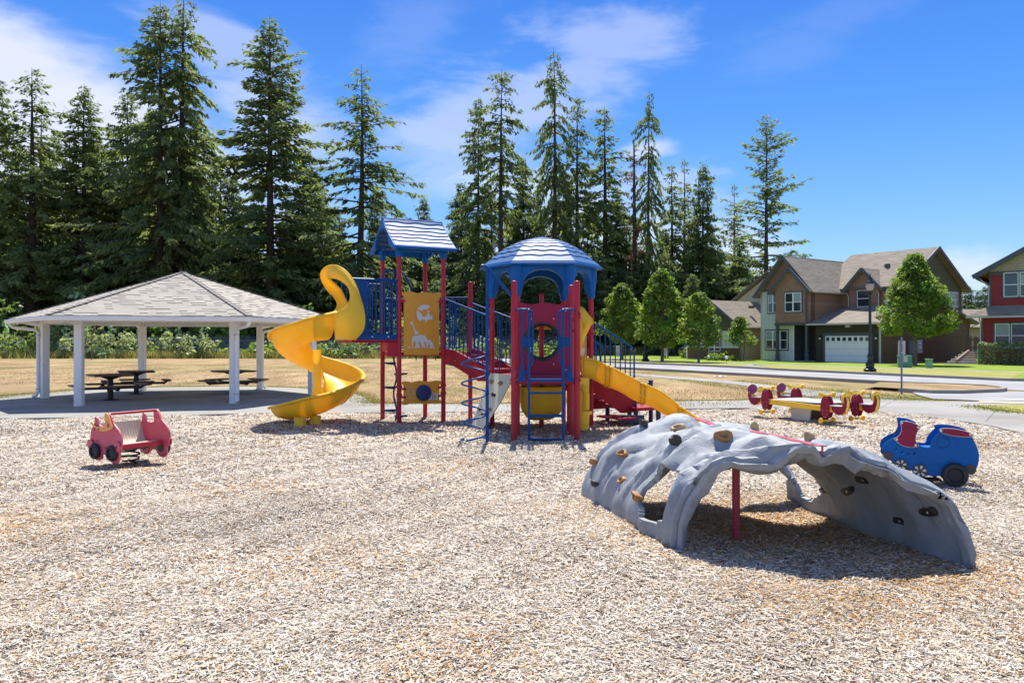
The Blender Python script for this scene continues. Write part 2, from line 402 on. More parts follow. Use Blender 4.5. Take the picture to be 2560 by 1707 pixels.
M['roof_house'] = dashmat('roof_house', (.30, .26, .205), (.23, .20, .155), (.13, .115, .09), .5, .26, .25, .4)
M['side_tan'] = brickmat('side_tan', (.33, .19, .115), (.285, .165, .10), (.16, .09, .055), .45, .18, .008, .8, .5, .4, .15)
M['side_olive'] = brickmat('side_olive', (.105, .10, .062), (.095, .09, .056), (.05, .047, .03), 40, .15, .012, .75, 0, .5, .12)
M['side_umber'] = brickmat('side_umber', (.15, .10, .06), (.13, .088, .053), (.07, .048, .03), 40, .15, .012, .75, 0, .5, .12)
M['side_red'] = brickmat('side_red', (.30, .036, .042), (.27, .032, .038), (.2, .025, .028), 40, .14, .01, .7, 0, .5, .12)
M['side_beige'] = brickmat('side_beige', (.42, .36, .25), (.37, .32, .22), (.25, .21, .15), .3, .2, .012, .8, .5, .4, .12)
M['board_cream'] = brickmat('board_cream', (.58, .61, .50), (.55, .58, .48), (.27, .30, .24), .4, 30, .012, .7, 0, .5, .08)
M['board_yellow'] = brickmat('board_yellow', (.50, .45, .28), (.48, .43, .27), (.3, .27, .17), 30, .16, .01, .7, 0, .4, .08)
M['board_brown'] = brickmat('board_brown', (.19, .11, .06), (.17, .10, .055), (.07, .04, .025), .3, 30, .02, .8, 0, .5, .12)
M['house_trim'] = plain('house_trim', (.075, .08, .085), .6, .12, 2)
M['trim_beige'] = plain('trim_beige', (.50, .47, .40), .6, .1, 2)
M['door_dark'] = plain('door_dark', (.03, .028, .025), .5, .2, 2)
M['blind'] = plain('blind', (.30, .36, .33), .5, .12, 3)
M['concrete'] = ground_mat('concrete', [(.25, (.24, .23, .205)), (.5, (.31, .30, .268)), (.75, (.37, .355, .32))], .7, 25, .45, .9, .15, 60, big=((.72, .70, .68), .25, .45, .65))
M['kerb'] = ground_mat('kerb', [(.3, (.22, .20, .17)), (.7, (.36, .33, .28))], 1.5, 20, .5, .9, .3, 30)
M['asphalt'] = ground_mat('asphalt', [(.3, (.29, .285, .28)), (.7, (.37, .365, .36))], .4, 40, .5, .9, .2, 120, big=((.82, .82, .82), .3, .45, .6))
M['dry_grass'] = ground_mat('dry_grass', [(.34, (.14, .10, .045)), (.44, (.24, .165, .08)), (.54, (.35, .245, .13)), (.66, (.46, .345, .20))], .55, 9, .4, 1, .5, 25, big=((.62, .86, .5), .12, .50, .66), st=(1, .28, 1))
M['green_grass'] = ground_mat('green_grass', [(.25, (.08, .14, .015)), (.5, (.19, .27, .03)), (.75, (.33, .38, .06))], .5, 14, .5, 1, .6, 20, big=((1.2, .95, 1.2), .2, .5, .7))
M['verge_grass'] = ground_mat('verge_grass', [(.25, (.15, .17, .03)), (.5, (.28, .27, .07)), (.75, (.42, .36, .13))], .6, 14, .5, 1, .6, 20)
M['bark'] = plain('bark', (.055, .038, .028), .9, .4, 3, .8, 8, stretch=(1, 1, .25))
M['bark_grey'] = plain('bark_grey', (.16, .13, .10), .9, .35, 5, .6, 14, stretch=(1, 1, .3))
M['needles'] = leafmat('needles', (.155, .205, .085), .46, (.25, .33, .10), .65, .2)
M['needles_blue'] = leafmat('needles_blue', (.105, .165, .09), .4, (.16, .26, .10), .65, .2)
M['leaf_lime'] = leafmat('leaf_lime', (.125, .205, .035), .45, (.27, .40, .04), .5, .25)
M['leaf_green'] = leafmat('leaf_green', (.17, .27, .06), .45, (.34, .46, .08), .5, .4)
M['leaf_pale'] = leafmat('leaf_pale', (.27, .34, .18), .4, (.36, .48, .16), .55, .25)
M['leaf_dry'] = leafmat('leaf_dry', (.26, .13, .06), .3, None, .7)
M['leaf_hedge'] = leafmat('leaf_hedge', (.26, .33, .17), .3, (.26, .36, .08), .4, .6)
M['wood_grey'] = plain('wood_grey', (.24, .19, .15), .9, .25, 5, .4, 12, stretch=(1, 1, .2))
M['stone'] = ground_mat('stone', [(.3, (.28, .25, .21)), (.7, (.46, .42, .36))], 2, 20, .4)
M['box_green'] = plain('box_green', (.10, .26, .20), .5, .12, 3)
M['box_mint'] = plain('box_mint', (.20, .36, .22), .5, .12, 3)
M['meter_grey'] = plain('meter_grey', (.45, .44, .48), .5, .1, 3)
M['car_paint'] = plain('car_paint', (.02, .03, .05), .15, .1, 2, spec=.9)
M['tail_red'] = plain('tail_red', (.6, .02, .02), .2, .1)
M['sign_back'] = plain('sign_back', (.46, .40, .36), .45, .12, 5)
M['pipe_blue'] = plain('pipe_blue', (.13, .16, .24), .35, .15, 5)
M['lamp_glass'] = plain('lamp_glass', (.75, .78, .8), .2, .05)
# ================================================================== GROUND
def sheet(name, pts, z, mat, th=0.0):
    """flat polygon on the ground (points in metres)"""
    mb = MB(); pts = [Vector((p[0], p[1], 0)) for p in pts]
    if th: mb.prism([(p.x, p.y) for p in pts], (0, 0, z), (1, 0, 0), (0, 1, 0), (0, 0, -th))
    else:
        tr = tessellate_polygon([pts]); vs_ = [(p.x, p.y, z) for p in pts]; fs = []
        for a, b, c in tr:
            pa, pb, pc = pts[a], pts[b], pts[c]
            fs.append((a, b, c) if (pb-pa).cross(pc-pa).z > 0 else (a, c, b))
        mb.add(vs_, fs)
    return tag(mb.build(name, mat), kind='structure')
def smooth_line(pts, n=8):
    """Catmull-Rom through points"""
    P_ = [Vector(p) for p in pts]; out = []
    for i in range(len(P_)-1):
        p0 = P_[max(i-1, 0)]; p1 = P_[i]; p2 = P_[i+1]; p3 = P_[min(i+2, len(P_)-1)]
        for k in range(n):
            t = k/n; out.append(.5*((2*p1)+(p2-p0)*t+(2*p0-5*p1+4*p2-p3)*t*t+(3*p1-p0-3*p2+p3)*t**3))
    out.append(P_[-1]); return out
GROUND_PTS = [(-900, -60), (900, -60), (900, 1800), (-900, 1800)]
if 0: sheet('ground', GROUND_PTS, -.012, M['dry_grass'])
# bed of wood chips : outline in metres, read off the photo with G()
bed = [G(0, 1046), G(350, 1040), G(700, 1032), G(1000, 1031), G(1400, 1027), G(1700, 1022), G(1860, 1020), G(2050, 1021), G(2198, 1030), G(2290, 1038), G(2360, 1047), G(2470, 1063), G(2560, 1082)]
bed = [Vector((-24, 16.8, 0)), Vector((-17, 18.2, 0))]+bed+[Vector((10.3, 12, 0)), Vector((9.8, 7, 0)), Vector((8.5, 1, 0)), Vector((7, -4, 0))]
bed_edge = smooth_line(bed, 6)
bed_poly = [(p.x, p.y) for p in bed_edge]+[(-24, -4)]
def chip_h(x, y):
    h = .022*np.sin(x*1.3+1)*np.sin(y*1.1)+.014*np.sin(x*3.1+y*1.7)+.008*np.sin(x*6.3-y*4.9+2)
    for cx, cy, r, a in ((2.6, 7.9, 1.1, -.05), (-5.5, 11.7, .6, -.03), (-4.6, 16.4, .7, -.04), (4.6, 15.7, .7, -.03), (-5.0, 7.6, 1.6, .02)):
        h = h+a*np.exp(-((x-cx)**2+(y-cy)**2)/(r*r))
    return h-.03
def make_bed():
    # base sheet : fine grid inside the outline
    xs = np.arange(-24, 11, .25); ys = np.arange(-4, 22.5, .25)
    poly = np.array(bed_poly)
    def inside(px, py):
        r = np.zeros(px.shape, bool); n = len(poly); j = n-1
        for i in range(n):
            xi, yi = poly[i]; xj, yj = poly[j]
            c = ((yi > py) != (yj > py)) & (px < (xj-xi)*(py-yi)/(yj-yi+1e-12)+xi); r ^= c; j = i
        return r
    mb = MB(); XX, YY = np.meshgrid(xs, ys); ZZ = chip_h(XX, YY)
    nx = len(xs); ny = len(ys)
    mb.v = list(map(tuple, np.stack([XX, YY, ZZ], -1).reshape(-1, 3)))
    cx = (XX[:-1, :-1]+.125).ravel(); cy = (YY[:-1, :-1]+.125).ravel()
    keep = inside(cx, cy)
    idx = (np.arange(ny-1)[:, None]*nx+np.arange(nx-1)[None]).ravel()[keep]
    mb.f = [(i, i+1, i+nx+1, i+nx) for i in idx.tolist()]; mb.uv = [None]*len(mb.f)
    m, nt, N, L, b = nodes_of('chip_base')
    tc = N.new('ShaderNodeTexCoord')
    vo = N.new('ShaderNodeTexVoronoi'); vo.inputs['Scale'].default_value = 42; vo.inputs['Randomness'].default_value = 1
    nn = N.new('ShaderNodeTexNoise'); nn.inputs['Scale'].default_value = 6; L.new(tc.outputs['Object'], nn.inputs['Vector'])
    mp = N.new('ShaderNodeMapping'); mp.inputs['Scale'].default_value = (.6, 1.6, 1); L.new(tc.outputs['Object'], mp.inputs[0]); L.new(mp.outputs[0], vo.inputs['Vector'])
    r = N.new('ShaderNodeValToRGB'); els = r.color_ramp.elements
    for p, c in ((0, (.05, .035, .025)), (.35, (.14, .10, .07)), (.6, (.30, .22, .16)), (.8, (.42, .34, .28))):
        e = els.new(p) if p not in (0,) else els[0]; e.position = p; e.color = c+(1,)
    els[-1].position = 1; els[-1].color = (.55, .48, .42, 1)
    sp = N.new('ShaderNodeSeparateColor'); L.new(vo.outputs['Color'], sp.inputs[0]); L.new(sp.outputs[0], r.inputs[0])
    L.new(r.outputs[0], b.inputs['Base Color']); b.inputs['Roughness'].default_value = 1; set_spec(b, .1)
    bp = N.new('ShaderNodeBump'); bp.inputs['Distance'].default_value = .03; bp.inputs['Strength'].default_value = .8; L.new(vo.outputs['Distance'], bp.inputs['Height']); L.new(bp.outputs[0], b.inputs['Normal'])
    tag(mb.build('wood_chip_bed', m), kind='structure')
    # chips : real splinters lying over one another, smaller and thicker sown near the viewer
    V = []; Cc = []; K = []
    bands = [(2.6, 6.0, 11500, .036, .0074), (6.0, 9.5, 7500, .039, .0085), (9.5, 14, 3600, .052, .0118), (14, 22, 1600, .070, .018)]
    for (y0, y1, dens, ln, wd) in bands:
        w = .66*y1*2+3; n = int(dens*w*(y1-y0))
        px = rng.uniform(-w/2, w/2, n); py = rng.uniform(y0, y1, n)
        ok = (np.abs(px) < .66*py+1.3) & inside(px, py); px = px[ok]; py = py[ok]; n = len(px)
        # wood turned in loose drifts
        flow = .9*np.sin(px*1.1+.7*py)+.7*np.sin(py*1.9-px*.6)
        th = flow+rng.normal(0, .9, n)+np.where(rng.random(n) < .35, rng.uniform(0, PI, n), 0)
        l = np.minimum(ln*rng.lognormal(0, .5, n), ln*2.4)*.5; wv = np.minimum(wd*rng.lognormal(0, .42, n), wd*2.0)*.5
        tilt = rng.normal(0, .16, n); roll = rng.normal(0, .35, n)
        up = rng.random(n) < .06; tilt[up] = rng.normal(0, .5, up.sum())
        z = chip_h(px, py)+rng.random(n)**1.3*.030+.004
        d = np.stack([np.cos(th)*np.cos(tilt), np.sin(th)*np.cos(tilt), np.sin(tilt)], -1)
        s = np.stack([-np.sin(th)*np.cos(roll), np.cos(th)*np.cos(roll), np.sin(roll)], -1)
        nr = np.cross(d, s); c = np.stack([px, py, z], -1)
        th_ = (wv*.45)[:, None]*nr
        D = d*l[:, None]; S = s*wv[:, None]; sk = rng.uniform(.3, 1, n)[:, None]; sk2 = rng.uniform(.3, 1, n)[:, None]
        # a splinter: two slopes meeting in a ridge, closed below at the ends
        v = np.stack([c-D-S*sk, c+D-S*sk2, c+D*.9+th_, c-D*.85+th_, c+D*.95+S, c-D+S*sk2], 1)
        V.append(v.reshape(-1, 3))
        fresh = .5+.5*np.sin(px*.9+2.0)*np.sin(py*.8+.5)*.6
        fresh = fresh*.10
        for cx_, cy_, r_, a_ in ((2.4, 7.9, 1.25, 1.0), (3.3, 6.3, .8, .7), (-5.2, 7.5, 1.2, .5), (-1.6, 6.6, 1.0, .2), (2.3, 5.6, .8, .5), (-3.9, 5.4, .9, .25), (.6, 8.6, .7, .25), (-.9, 11.5, .9, .35), (5.5, 10.6, .8, .4), (8.0, 14.2, 1.2, .35), (-5.5, 11.6, .6, .5), (-3.2, 9.8, .9, .25), (-2.5, 16.5, 1.6, .45), (1.2, 15.4, 1.6, .45), (6.9, 17.8, 1.2, .4), (3.5, 4.9, .6, .35), (-4.6, 16.8, 1.2, .5), (-.3, 4.7, .5, .3)):
            fresh = np.maximum(fresh, a_*np.exp(-((px-cx_)**2+(py-cy_)**2)/(r_*r_)))
        u = rng.random(n); col = np.empty((n, 3))
        pal_a = np.array([(.76, .69, .58), (.66, .57, .445), (.54, .495, .425), (.36, .285, .20), (.15, .11, .07), (.60, .47, .32)])
        pr_a = np.cumsum([.27, .25, .13, .13, .11, .11])
        pal_b = np.array([(.62, .38, .15), (.56, .29, .09), (.66, .47, .25), (.30, .15, .055), (.46, .21, .06), (.70, .56, .38)])
        pr_b = np.cumsum([.22, .22, .18, .14, .12, .12])
        ia = np.searchsorted(pr_a, u).clip(0, 5); ib = np.searchsorted(pr_b, u).clip(0, 5)
        usef = rng.random(n) < fresh
        col = np.where(usef[:, None], pal_b[ib], pal_a[ia])*rng.uniform(.76, 1.14, (n, 1))
        # scuffed and damper drifts
        dr = np.sin(px*.7+py*.31+1)*np.sin(py*.9-px*.23)+.6*np.sin(px*2.3+py*1.1)*np.sin(py*2.9+px*.7)
        col = col*(1-.13*np.clip(dr, 0, 1.4))[:, None]
        Cc.append(np.repeat(col, 6, 0)); K.append(n)
    V = np.concatenate(V); Cc = np.concatenate(Cc).clip(0, .9); n = sum(K)
    me = bpy.data.meshes.new('wood_chips'); me.vertices.add(len(V)); me.vertices.foreach_set('co', V.ravel().astype(np.float32))
    base = (np.arange(n)*6)[:, None]; q = np.stack([base+np.array([0, 1, 2, 3]), base+np.array([3, 2, 4, 5])], 1).reshape(-1)
    me.loops.add(len(q)); me.loops.foreach_set('vertex_index', q.astype(np.int32))
    me.polygons.add(n*2); me.polygons.foreach_set('loop_start', (np.arange(n*2)*4).astype(np.int32)); me.polygons.foreach_set('loop_total', np.full(n*2, 4, np.int32))
    me.update(calc_edges=True)
    a = me.color_attributes.new('chip', 'FLOAT_COLOR', 'POINT'); a.data.foreach_set('color', np.concatenate([Cc, np.ones((len(Cc), 1))], 1).ravel().astype(np.float32))
    m2, nt, N, L, b = nodes_of('chip'); at = N.new('ShaderNodeAttribute'); at.attribute_name = 'chip'
    L.new(at.outputs['Color'], b.inputs['Base Color']); b.inputs['Roughness'].default_value = .8; set_spec(b, .3)
    me.materials.append(m2); o = bpy.data.objects.new('wood_chips', me); COL.objects.link(o)
    tag(o, 'loose pale wood chips covering the playground bed', 'wood chips', kind='stuff')
    print('chips', n)
make_bed()
# one lawn sheet to the horizon, opened where the bed lies
gm_ = MB(); gm_.prism(GROUND_PTS, (0, 0, -.012), (1, 0, 0), (0, 1, 0), (0, 0, -.3), holes=[[(p.x, p.y) for p in bed_edge[2:]]+[(-22, -4)]])
tag(gm_.build('ground', M['dry_grass']), kind='structure')
# thin dark lip where the chips meet the concrete, then the concrete walk and pavilion slab
far = [G(-300, 1010), G(-60, 998), G(0, 991), G(100, 983), G(209, 974), G(330, 969.6), G(450, 967), G(600, 966), G(690, 967.5), G(780, 971), G(850, 978), G(897, 988), G(918, 1000), G(935, 1008), G(1000, 1009.5), G(1100, 1010), G(1300, 1009), G(1500, 1006), G(1700, 1003), G(1840, 1001), G(1960, 998), G(2051, 996)]
inner = [Vector((p.x, p.y, 0)) for p in smooth_line(bed[1:], 6)]
# outline: inner edge (bed) left->right, back along the far side
walk = [(p.x, p.y) for p in inner]
right_edge = [(26, -4), (26, 17.5), (60, 17.5), (60, 24.2), (16, 23.9)]
far_l = smooth_line(far, 4)
walk_poly = walk+[(26, -4), (26, 10), (19, 16.5), (14.8, 20.4), (13.2, 22.1), G(2450, 1016)[:2], (60, 22.6), (60, 23.6), (13.6, 23.8), G(2334, 1003)[:2]]+[(p.x, p.y) for p in smooth_line([G(2334, 1003), G(2260, 995.5), G(2207, 990.5), G(2130, 984), G(2054, 977), G(1950, 966), G(1840, 953), G(1700, 942), G(1562, 932), G(1440, 925), G(1250, 917), G(1116, 903.5)], 3)]
walk_poly += [(p.x, p.y) for p in smooth_line([G(1116, 905), G(1250, 920), G(1440, 929), G(1562, 937), G(1700, 948), G(1840, 961), G(1950, 979), G(2051, 996)], 3)]
walk_poly += [(p.x, p.y) for p in reversed(far_l)]
sheet('concrete_walk', [Vector((p[0], p[1])) for p in walk_poly], .012, M['concrete'], th=.06)
# saw-cut joints in the walk
jm = MB()
for (a, b) in (((-13.2, 19.2), (-13.2, 21.5)), ((-9.0, 19.6), (-9.0, 21.5)), ((-5.2, 19.9), (-5.2, 22.2)), ((-1.5, 20.1), (-1.5, 22.6)), ((2.2, 20.5), (2.2, 22.9)), ((5.6, 21.2), (5.6, 23.6)), ((9.2, 20.3), (11.2, 23.5)), ((10.6, 17.8), (13.2, 21.6)), ((10.5, 15.5), (14.8, 18.8)), ((-16.2, 21.6), (-5.0, 30.2)), ((-5.0, 21.8), (-16.2, 30.2)), ((9.5, 23.6), (13.4, 23.6))):
    jm.bar((a[0], a[1], .0125), (b[0], b[1], .0125), .016, .002)
tag(jm.build('concrete_joint', M['hold_dark']), kind='structure')
# road, its kerbs, the far lawn with its path, the driveways
farK = [G(1380, 898.5), G(1519, 906), G(1680, 912.2), G(1820, 918), G(1960, 926), G(2100, 932.5), G(2214, 938), G(2400, 946.5), G(2520, 952)]
nearK = [G(1350, 906), G(1547, 921), G(1740, 931), G(1949, 943), G(2150, 955), G(2280, 962), G(2400, 966), G(2470, 969.5), G(2508, 974)]
fk = smooth_line(farK, 4); nk = smooth_line(nearK, 4)
fk0 = [Vector((-22, 99, 0)), Vector((-6, 90, 0))]+fk+[Vector((30, 33.5, 0)), Vector((62, 30.5, 0))]
nk0 = [Vector((-22, 92, 0)), Vector((-6, 82, 0))]+nk[:-1]+[Vector((19.2, 28.6, 0)), Vector((60, 24.3, 0))]
sheet('road', fk0[1:]+list(reversed(nk0[1:])), .004, M['asphalt'])
lot = [G(2281, 981), G(2400, 984), G(2512, 979), G(2530, 972)]
sheet('parking_lot', [G(2300, 990), G(2281, 981.5), G(2400, 984), G(2500, 980), Vector((20.5, 28.6, 0)), Vector((60, 26, 0)), Vector((60, 24, 0)), G(2480, 1003.5), G(2420, 1001), G(2334, 998)], .022, M['asphalt'])
sheet('ramp_strip', [G(2450, 1003.5), G(2560, 1006), Vector((60, 23.4, 0)), Vector((60, 22.9, 0)), G(2560, 1010.5), G(2440, 1006.5)], .026, plain('ramp_paint', (.62, .45, .28), .8, .15, 4))
sheet('painted_line', [G(2510, 1000.5), G(2560, 999), G(2760, 999), G(2760, 1000.4), G(2560, 1000.6), G(2515, 1001.6)], .030, plain('line_white', (.62, .62, .6), .7, .1, 6))
def kerb(pts, name, w=.16, h=.13, z=0.0):
    mb = MB(); pts = [Vector((p.x, p.y, 0)) for p in pts]; rows = []
    for i, p in enumerate(pts):
        t = (pts[min(i+1, len(pts)-1)]-pts[max(i-1, 0)]).normalized(); s = Vector((-t.y, t.x, 0))
        rows.append([p-s*w/2+Vector((0, 0, z-.02)), p-s*w/2+Vector((0, 0, z+h)), p+s*w/2+Vector((0, 0, z+h)), p+s*w/2+Vector((0, 0, z-.02))])
    mb.grid(rows); return tag(mb.build(name, M['kerb'], bevel=.015), kind='structure')
# strip beyond the road: grass raised to the kerb top
lawn_far = fk0[1:-1]+[Vector((70, 36, 0)), Vector((90, 70, 0)), Vector((90, 128, 0)), Vector((-4, 128, 0)), Vector((-6, 90, 0))]
sheet('green_lawn', lawn_far, .10, M['green_grass'])
kerb(fk0[1:-1], 'far_kerb', .18, .135)
kerb([G(1500, 919.2), G(1740, 931.4), G(1949, 943.4), G(2150, 955.4), G(2280, 962.4), G(2400, 966.4), G(2470, 970), G(2505, 974.5), G(2512, 978), G(2500, 980.5), G(2400, 984.5), G(2330, 984), G(2281, 980.5), G(2250, 978)], 'near_kerb', .16, .14)
sheet('verge_island', [G(2200, 961), G(2280, 963), G(2400, 967), G(2470, 971), G(2500, 975), G(2508, 978), G(2400, 983), G(2330, 983.6), G(2281, 980), G(2160, 972)], .11, M['dry_grass'])
pv = [G(1440, 893.5), G(1560, 900), G(1640, 904.6), G(1760, 909.2), G(1907, 914.7), G(2060, 919.5), G(2214, 925), G(2400, 930.5), G(2560, 936)]
pw = [p+Vector((.75, .55, 0)).normalized()*1.3 for p in pv]
sheet('pavement', smooth_line(pv, 3)+[Vector((60, 38.5, 0)), Vector((60, 40, 0))]+list(reversed(smooth_line(pw, 3))), .106, M['concrete'])
sheet('verge', [p+Vector((.1, .1, 0)) for p in fk]+list(reversed([p-Vector((.1, .08, 0)) for p in pv])), .104, M['verge_grass'])
sheet('lawn_patch', [G(2443, 1016), G(2480, 1014.2), G(2560, 1013.5), G(2760, 1014), G(2760, 1060), G(2560, 1033.5), G(2500, 1025.5)], .03, M['verge_grass'])
sheet('driveway', [Vector((26.3, 66.2, 0)), Vector((29.2, 62.0, 0)), Vector((28.4, 61.3, 0)), Vector((25.3, 65.6, 0))], .112, M['concrete'])
sheet('side_drive', [G(1885, 914.2), G(1860, 912), Vector((17.0, 52.5, 0)), Vector((15.7, 55.3, 0))], .110, M['concrete'])
# rough grass strip along the walk edge (taller, greener blades) : uncounted ground cover
def grass_tufts(name, spots, mat, label, seed=3):
    r = np.random.default_rng(seed); mb = MB(); cols = []
    V = []; C = []
    for (x, y, n, sx, sy, h) in spots:
        px = r.normal(x, sx, n); py = r.normal(y, sy, n); hh = h*r.uniform(.5, 1.2, n); th = r.uniform(0, 2*PI, n); lean = r.normal(0, .3, (n, 2))
        w = hh*.10+.006
        a = np.stack([px-np.cos(th)*w, py-np.sin(th)*w, np.zeros(n)], -1); b = np.stack([px+np.cos(th)*w, py+np.sin(th)*w, np.zeros(n)], -1)
        t = np.stack([px+lean[:, 0]*hh, py+lean[:, 1]*hh, hh], -1)
        V.append(np.stack([a, b, t], 1).reshape(-1, 3)); c = r.uniform(.6, 1.3, (n, 1))*np.array([[1, 1, 1]])*r.uniform(.85, 1.15, (n, 3)); C.append(np.repeat(c, 3, 0))
    V = np.concatenate(V); C = np.concatenate(C); n = len(V)//3
    return leaf_object(name, V, C, n, 3, mat, label)
def leaf_mesh(name, V, C, n, k, mat):
    me = bpy.data.meshes.new(name); me.vertices.add(len(V)); me.vertices.foreach_set('co', np.ascontiguousarray(V, np.float32).ravel())
    me.loops.add(n*k); me.loops.foreach_set('vertex_index', np.arange(n*k, dtype=np.int32))
    me.polygons.add(n); me.polygons.foreach_set('loop_start', (np.arange(n)*k).astype(np.int32)); me.polygons.foreach_set('loop_total', np.full(n, k, np.int32))
    me.update(calc_edges=True)
    a = me.color_attributes.new('leaf', 'FLOAT_COLOR', 'POINT'); a.data.foreach_set('color', np.concatenate([C, np.ones((len(C), 1))], 1).astype(np.float32).ravel())
    me.materials.append(mat); return me
def leaf_object(name, V, C, n, k, mat, label=None):
    o = bpy.data.objects.new(name, leaf_mesh(name, V, C, n, k, mat)); COL.objects.link(o); ORG[o.name] = Vector((0, 0, 0)); return o
sp = []
for i in range(len(far_l)-1):
    a, b = far_l[i], far_l[i+1]
    for k in range(5):
        p = a.lerp(b, random.random()); sp.append((p.x, p.y+.12, 40, .35, .06, .045))
for (a, b) in ((G(1700, 949.5), G(2040, 996)), (G(1840, 951.5), G(2325, 1001)), (G(2443, 1016), G(2560, 1033.5)), (G(2060, 992), G(2330, 1001))):
    for k in range(26):
        p = a.lerp(b, k/26); sp.append((p.x, p.y, 60, .3, .25, .06))
tag(grass_tufts('lawn_edge_grass', sp, leafmat('edge_grass', (.30, .28, .07), .3, (.35, .36, .06), .7), ''), 'short green grass fringing the concrete walk', 'grass', kind='stuff')

# tufts of dry grass scattered over the near lawn
_r = np.random.default_rng(15); sp = []
for k in range(2600):
    y = 22.5+_r.random()**1.6*40; x = _r.uniform(-.68, .5)*y
    if x > .14*y+1.2 and y > 30: continue
    if x < -3.9 and y < 33: continue
    if x > 7 and y < 25: continue
    sp.append((x, y, 22, .45, .5, _r.uniform(.035, .075)))
tag(grass_tufts('dry_grass_tufts', sp, leafmat('dry_blade', (.46, .33, .16), .3, (.5, .36, .16), .8, .1), '', 16), 'dry tan grass blades over the lawn behind the playground', 'grass', kind='stuff')
# ================================================================== TREES
def conifer(seed, Ht=38, Rm=6.0, base=.12, bare=0.0, droop=.35, dens=1.0, irr=.35, top=.9, spray=1.0, lean=0.0, gap=.12, twin=None):
    """returns (trunk mesh builder, needle vertices, colours). crown radius Rm, live crown from base*Ht"""
    r = np.random.default_rng(seed); tm = MB()
    bend = r.normal(0, .25, 2); trunks = [(0.0, 0.0, Ht)]
    if twin: trunks.append(twin)
    Vn = []; Cn = []
    for ti, (ox, oy, H_) in enumerate(trunks):
        r0 = .0105*H_+.10
        def axis(z, ox=ox, oy=oy, H_=H_): 
            t = z/H_; return np.array([ox+lean*t*t*H_*.1+bend[0]*math.sin(t*3), oy+bend[1]*math.sin(t*2.3), z])
        tm.tube([axis(H_*t) for t in (0, .02, .06, .2, .4, .6, .8, .93, 1)], [r0*k for k in (1.35, 1.12, 1.0, .86, .68, .48, .26, .10, .03)], 9)
        z = H_*base
        # dead stubs on the bare lower trunk
        for k in range(int(14+bare*40)):
            zz = r.uniform(.06, max(.12, base+.06))*H_; th = r.uniform(0, 2*PI); l = r.uniform(.5, 2.2)
            a = axis(zz); tm.tube([a, a+np.array([math.cos(th)*l, math.sin(th)*l, -.15*l])], [.045, .012], 4, False)
        az0 = r.uniform(0, 2*PI)
        while z < H_*.985:
            t = max(0.0, (z/H_-base)/(1-base))
            prof = (min(1.0, (t/.18+.45))*(1-t)**top if t > 0 else .45)*(1+.22*math.sin(t*23+seed)+.12*math.sin(t*51+seed*2))
            if r.random() < gap*1.2 and t < .9: z += H_*.012; continue
            nb = max(3, int(round(r.uniform(3.5, 6.2)*dens)))
            for b in range(nb):
                if r.random() < gap: continue
                az0 += 2.4; th = az0+r.normal(0, .35)
                Lb = max(.35, Rm*prof*(r.uniform(1-irr, 1+irr*.75)))
                if r.random() < .08: Lb *= 1.12
                el = R(34*t**1.2-14*droop*2+r.normal(0, 7)); p = axis(z+r.normal(0, .12)); pts = [p]; ns = max(3, int(Lb/.55))
                d = np.array([math.cos(th), math.sin(th), 0.0]); cur = el
                for k in range(ns):
                    u = k/ns; cur = el-droop*.9*math.sin(u*PI*.75)+(.55*max(0, u-.6) if droop > .2 else .25*u)
                    p = p+(d*math.cos(cur)+np.array([0, 0, math.sin(cur)]))*(Lb/ns); pts.append(p)
                pts = np.array(pts)
                if Lb > .8: tm.tube([pts[0], pts[ns//2], pts[-1]], [.02+.012*Lb, .012+.006*Lb, .006], 4, False)
                # sprays either side of the limb, hanging a little
                m = max(6, int(Lb*13.5*spray*dens)); uu = .12+.88*r.random(m)**.8; f = uu*ns; i0 = np.minimum(f.astype(int), ns-1); fr = (f-i0)[:, None]
                q = pts[i0]*(1-fr)+pts[i0+1]*fr; dd = pts[i0+1]-pts[i0]; dd /= np.linalg.norm(dd, axis=1)[:, None]+1e-9
                side = np.where(r.random(m) < .5, 1, -1)[:, None]; sv_ = np.stack([-dd[:, 1], dd[:, 0], np.zeros(m)], -1)*side
                fan = r.uniform(.25, 1.15, m)[:, None]
                w_ = dd*np.cos(fan)+sv_*np.sin(fan); w_[:, 2] -= r.uniform(-.15, .95, m)*(.55+droop); w_ += r.normal(0, .18, w_.shape)
                w_ /= np.linalg.norm(w_, axis=1)[:, None]
                sl = (.30+.14*min(Lb, 4)*(1-uu*.5))*r.uniform(.55, 1.4, m); sl = sl[:, None]
                up = np.tile(np.array([0, 0, 1.0]), (m, 1))+r.normal(0, .55, (m, 3)); wd = np.cross(w_, up); wd /= np.linalg.norm(wd, axis=1)[:, None]+1e-9
                ww = (.055+.12*sl)*r.uniform(.7, 1.3, (m, 1)); q = q+r.normal(0, .13, (m, 3))
                v = np.stack([q, q+w_*sl*.45+wd*ww, q+w_*sl-np.array([0, 0, .06]), q+w_*sl*.5-wd*ww], 1)
                Vn.append(v.reshape(-1, 3))
                bc = r.uniform(.65, 1.3); c = bc*r.uniform(.8, 1.25, (m, 1))*np.array([[1, 1, 1]])
                c = c*np.array([[1+.25*(bc-.9), 1.0, .9]])
                Cn.append(np.repeat(c, 4, 0))
            z += H_*r.uniform(.010, .019)*(1.15-.45*t)
    return tm, np.concatenate(Vn), np.concatenate(Cn)
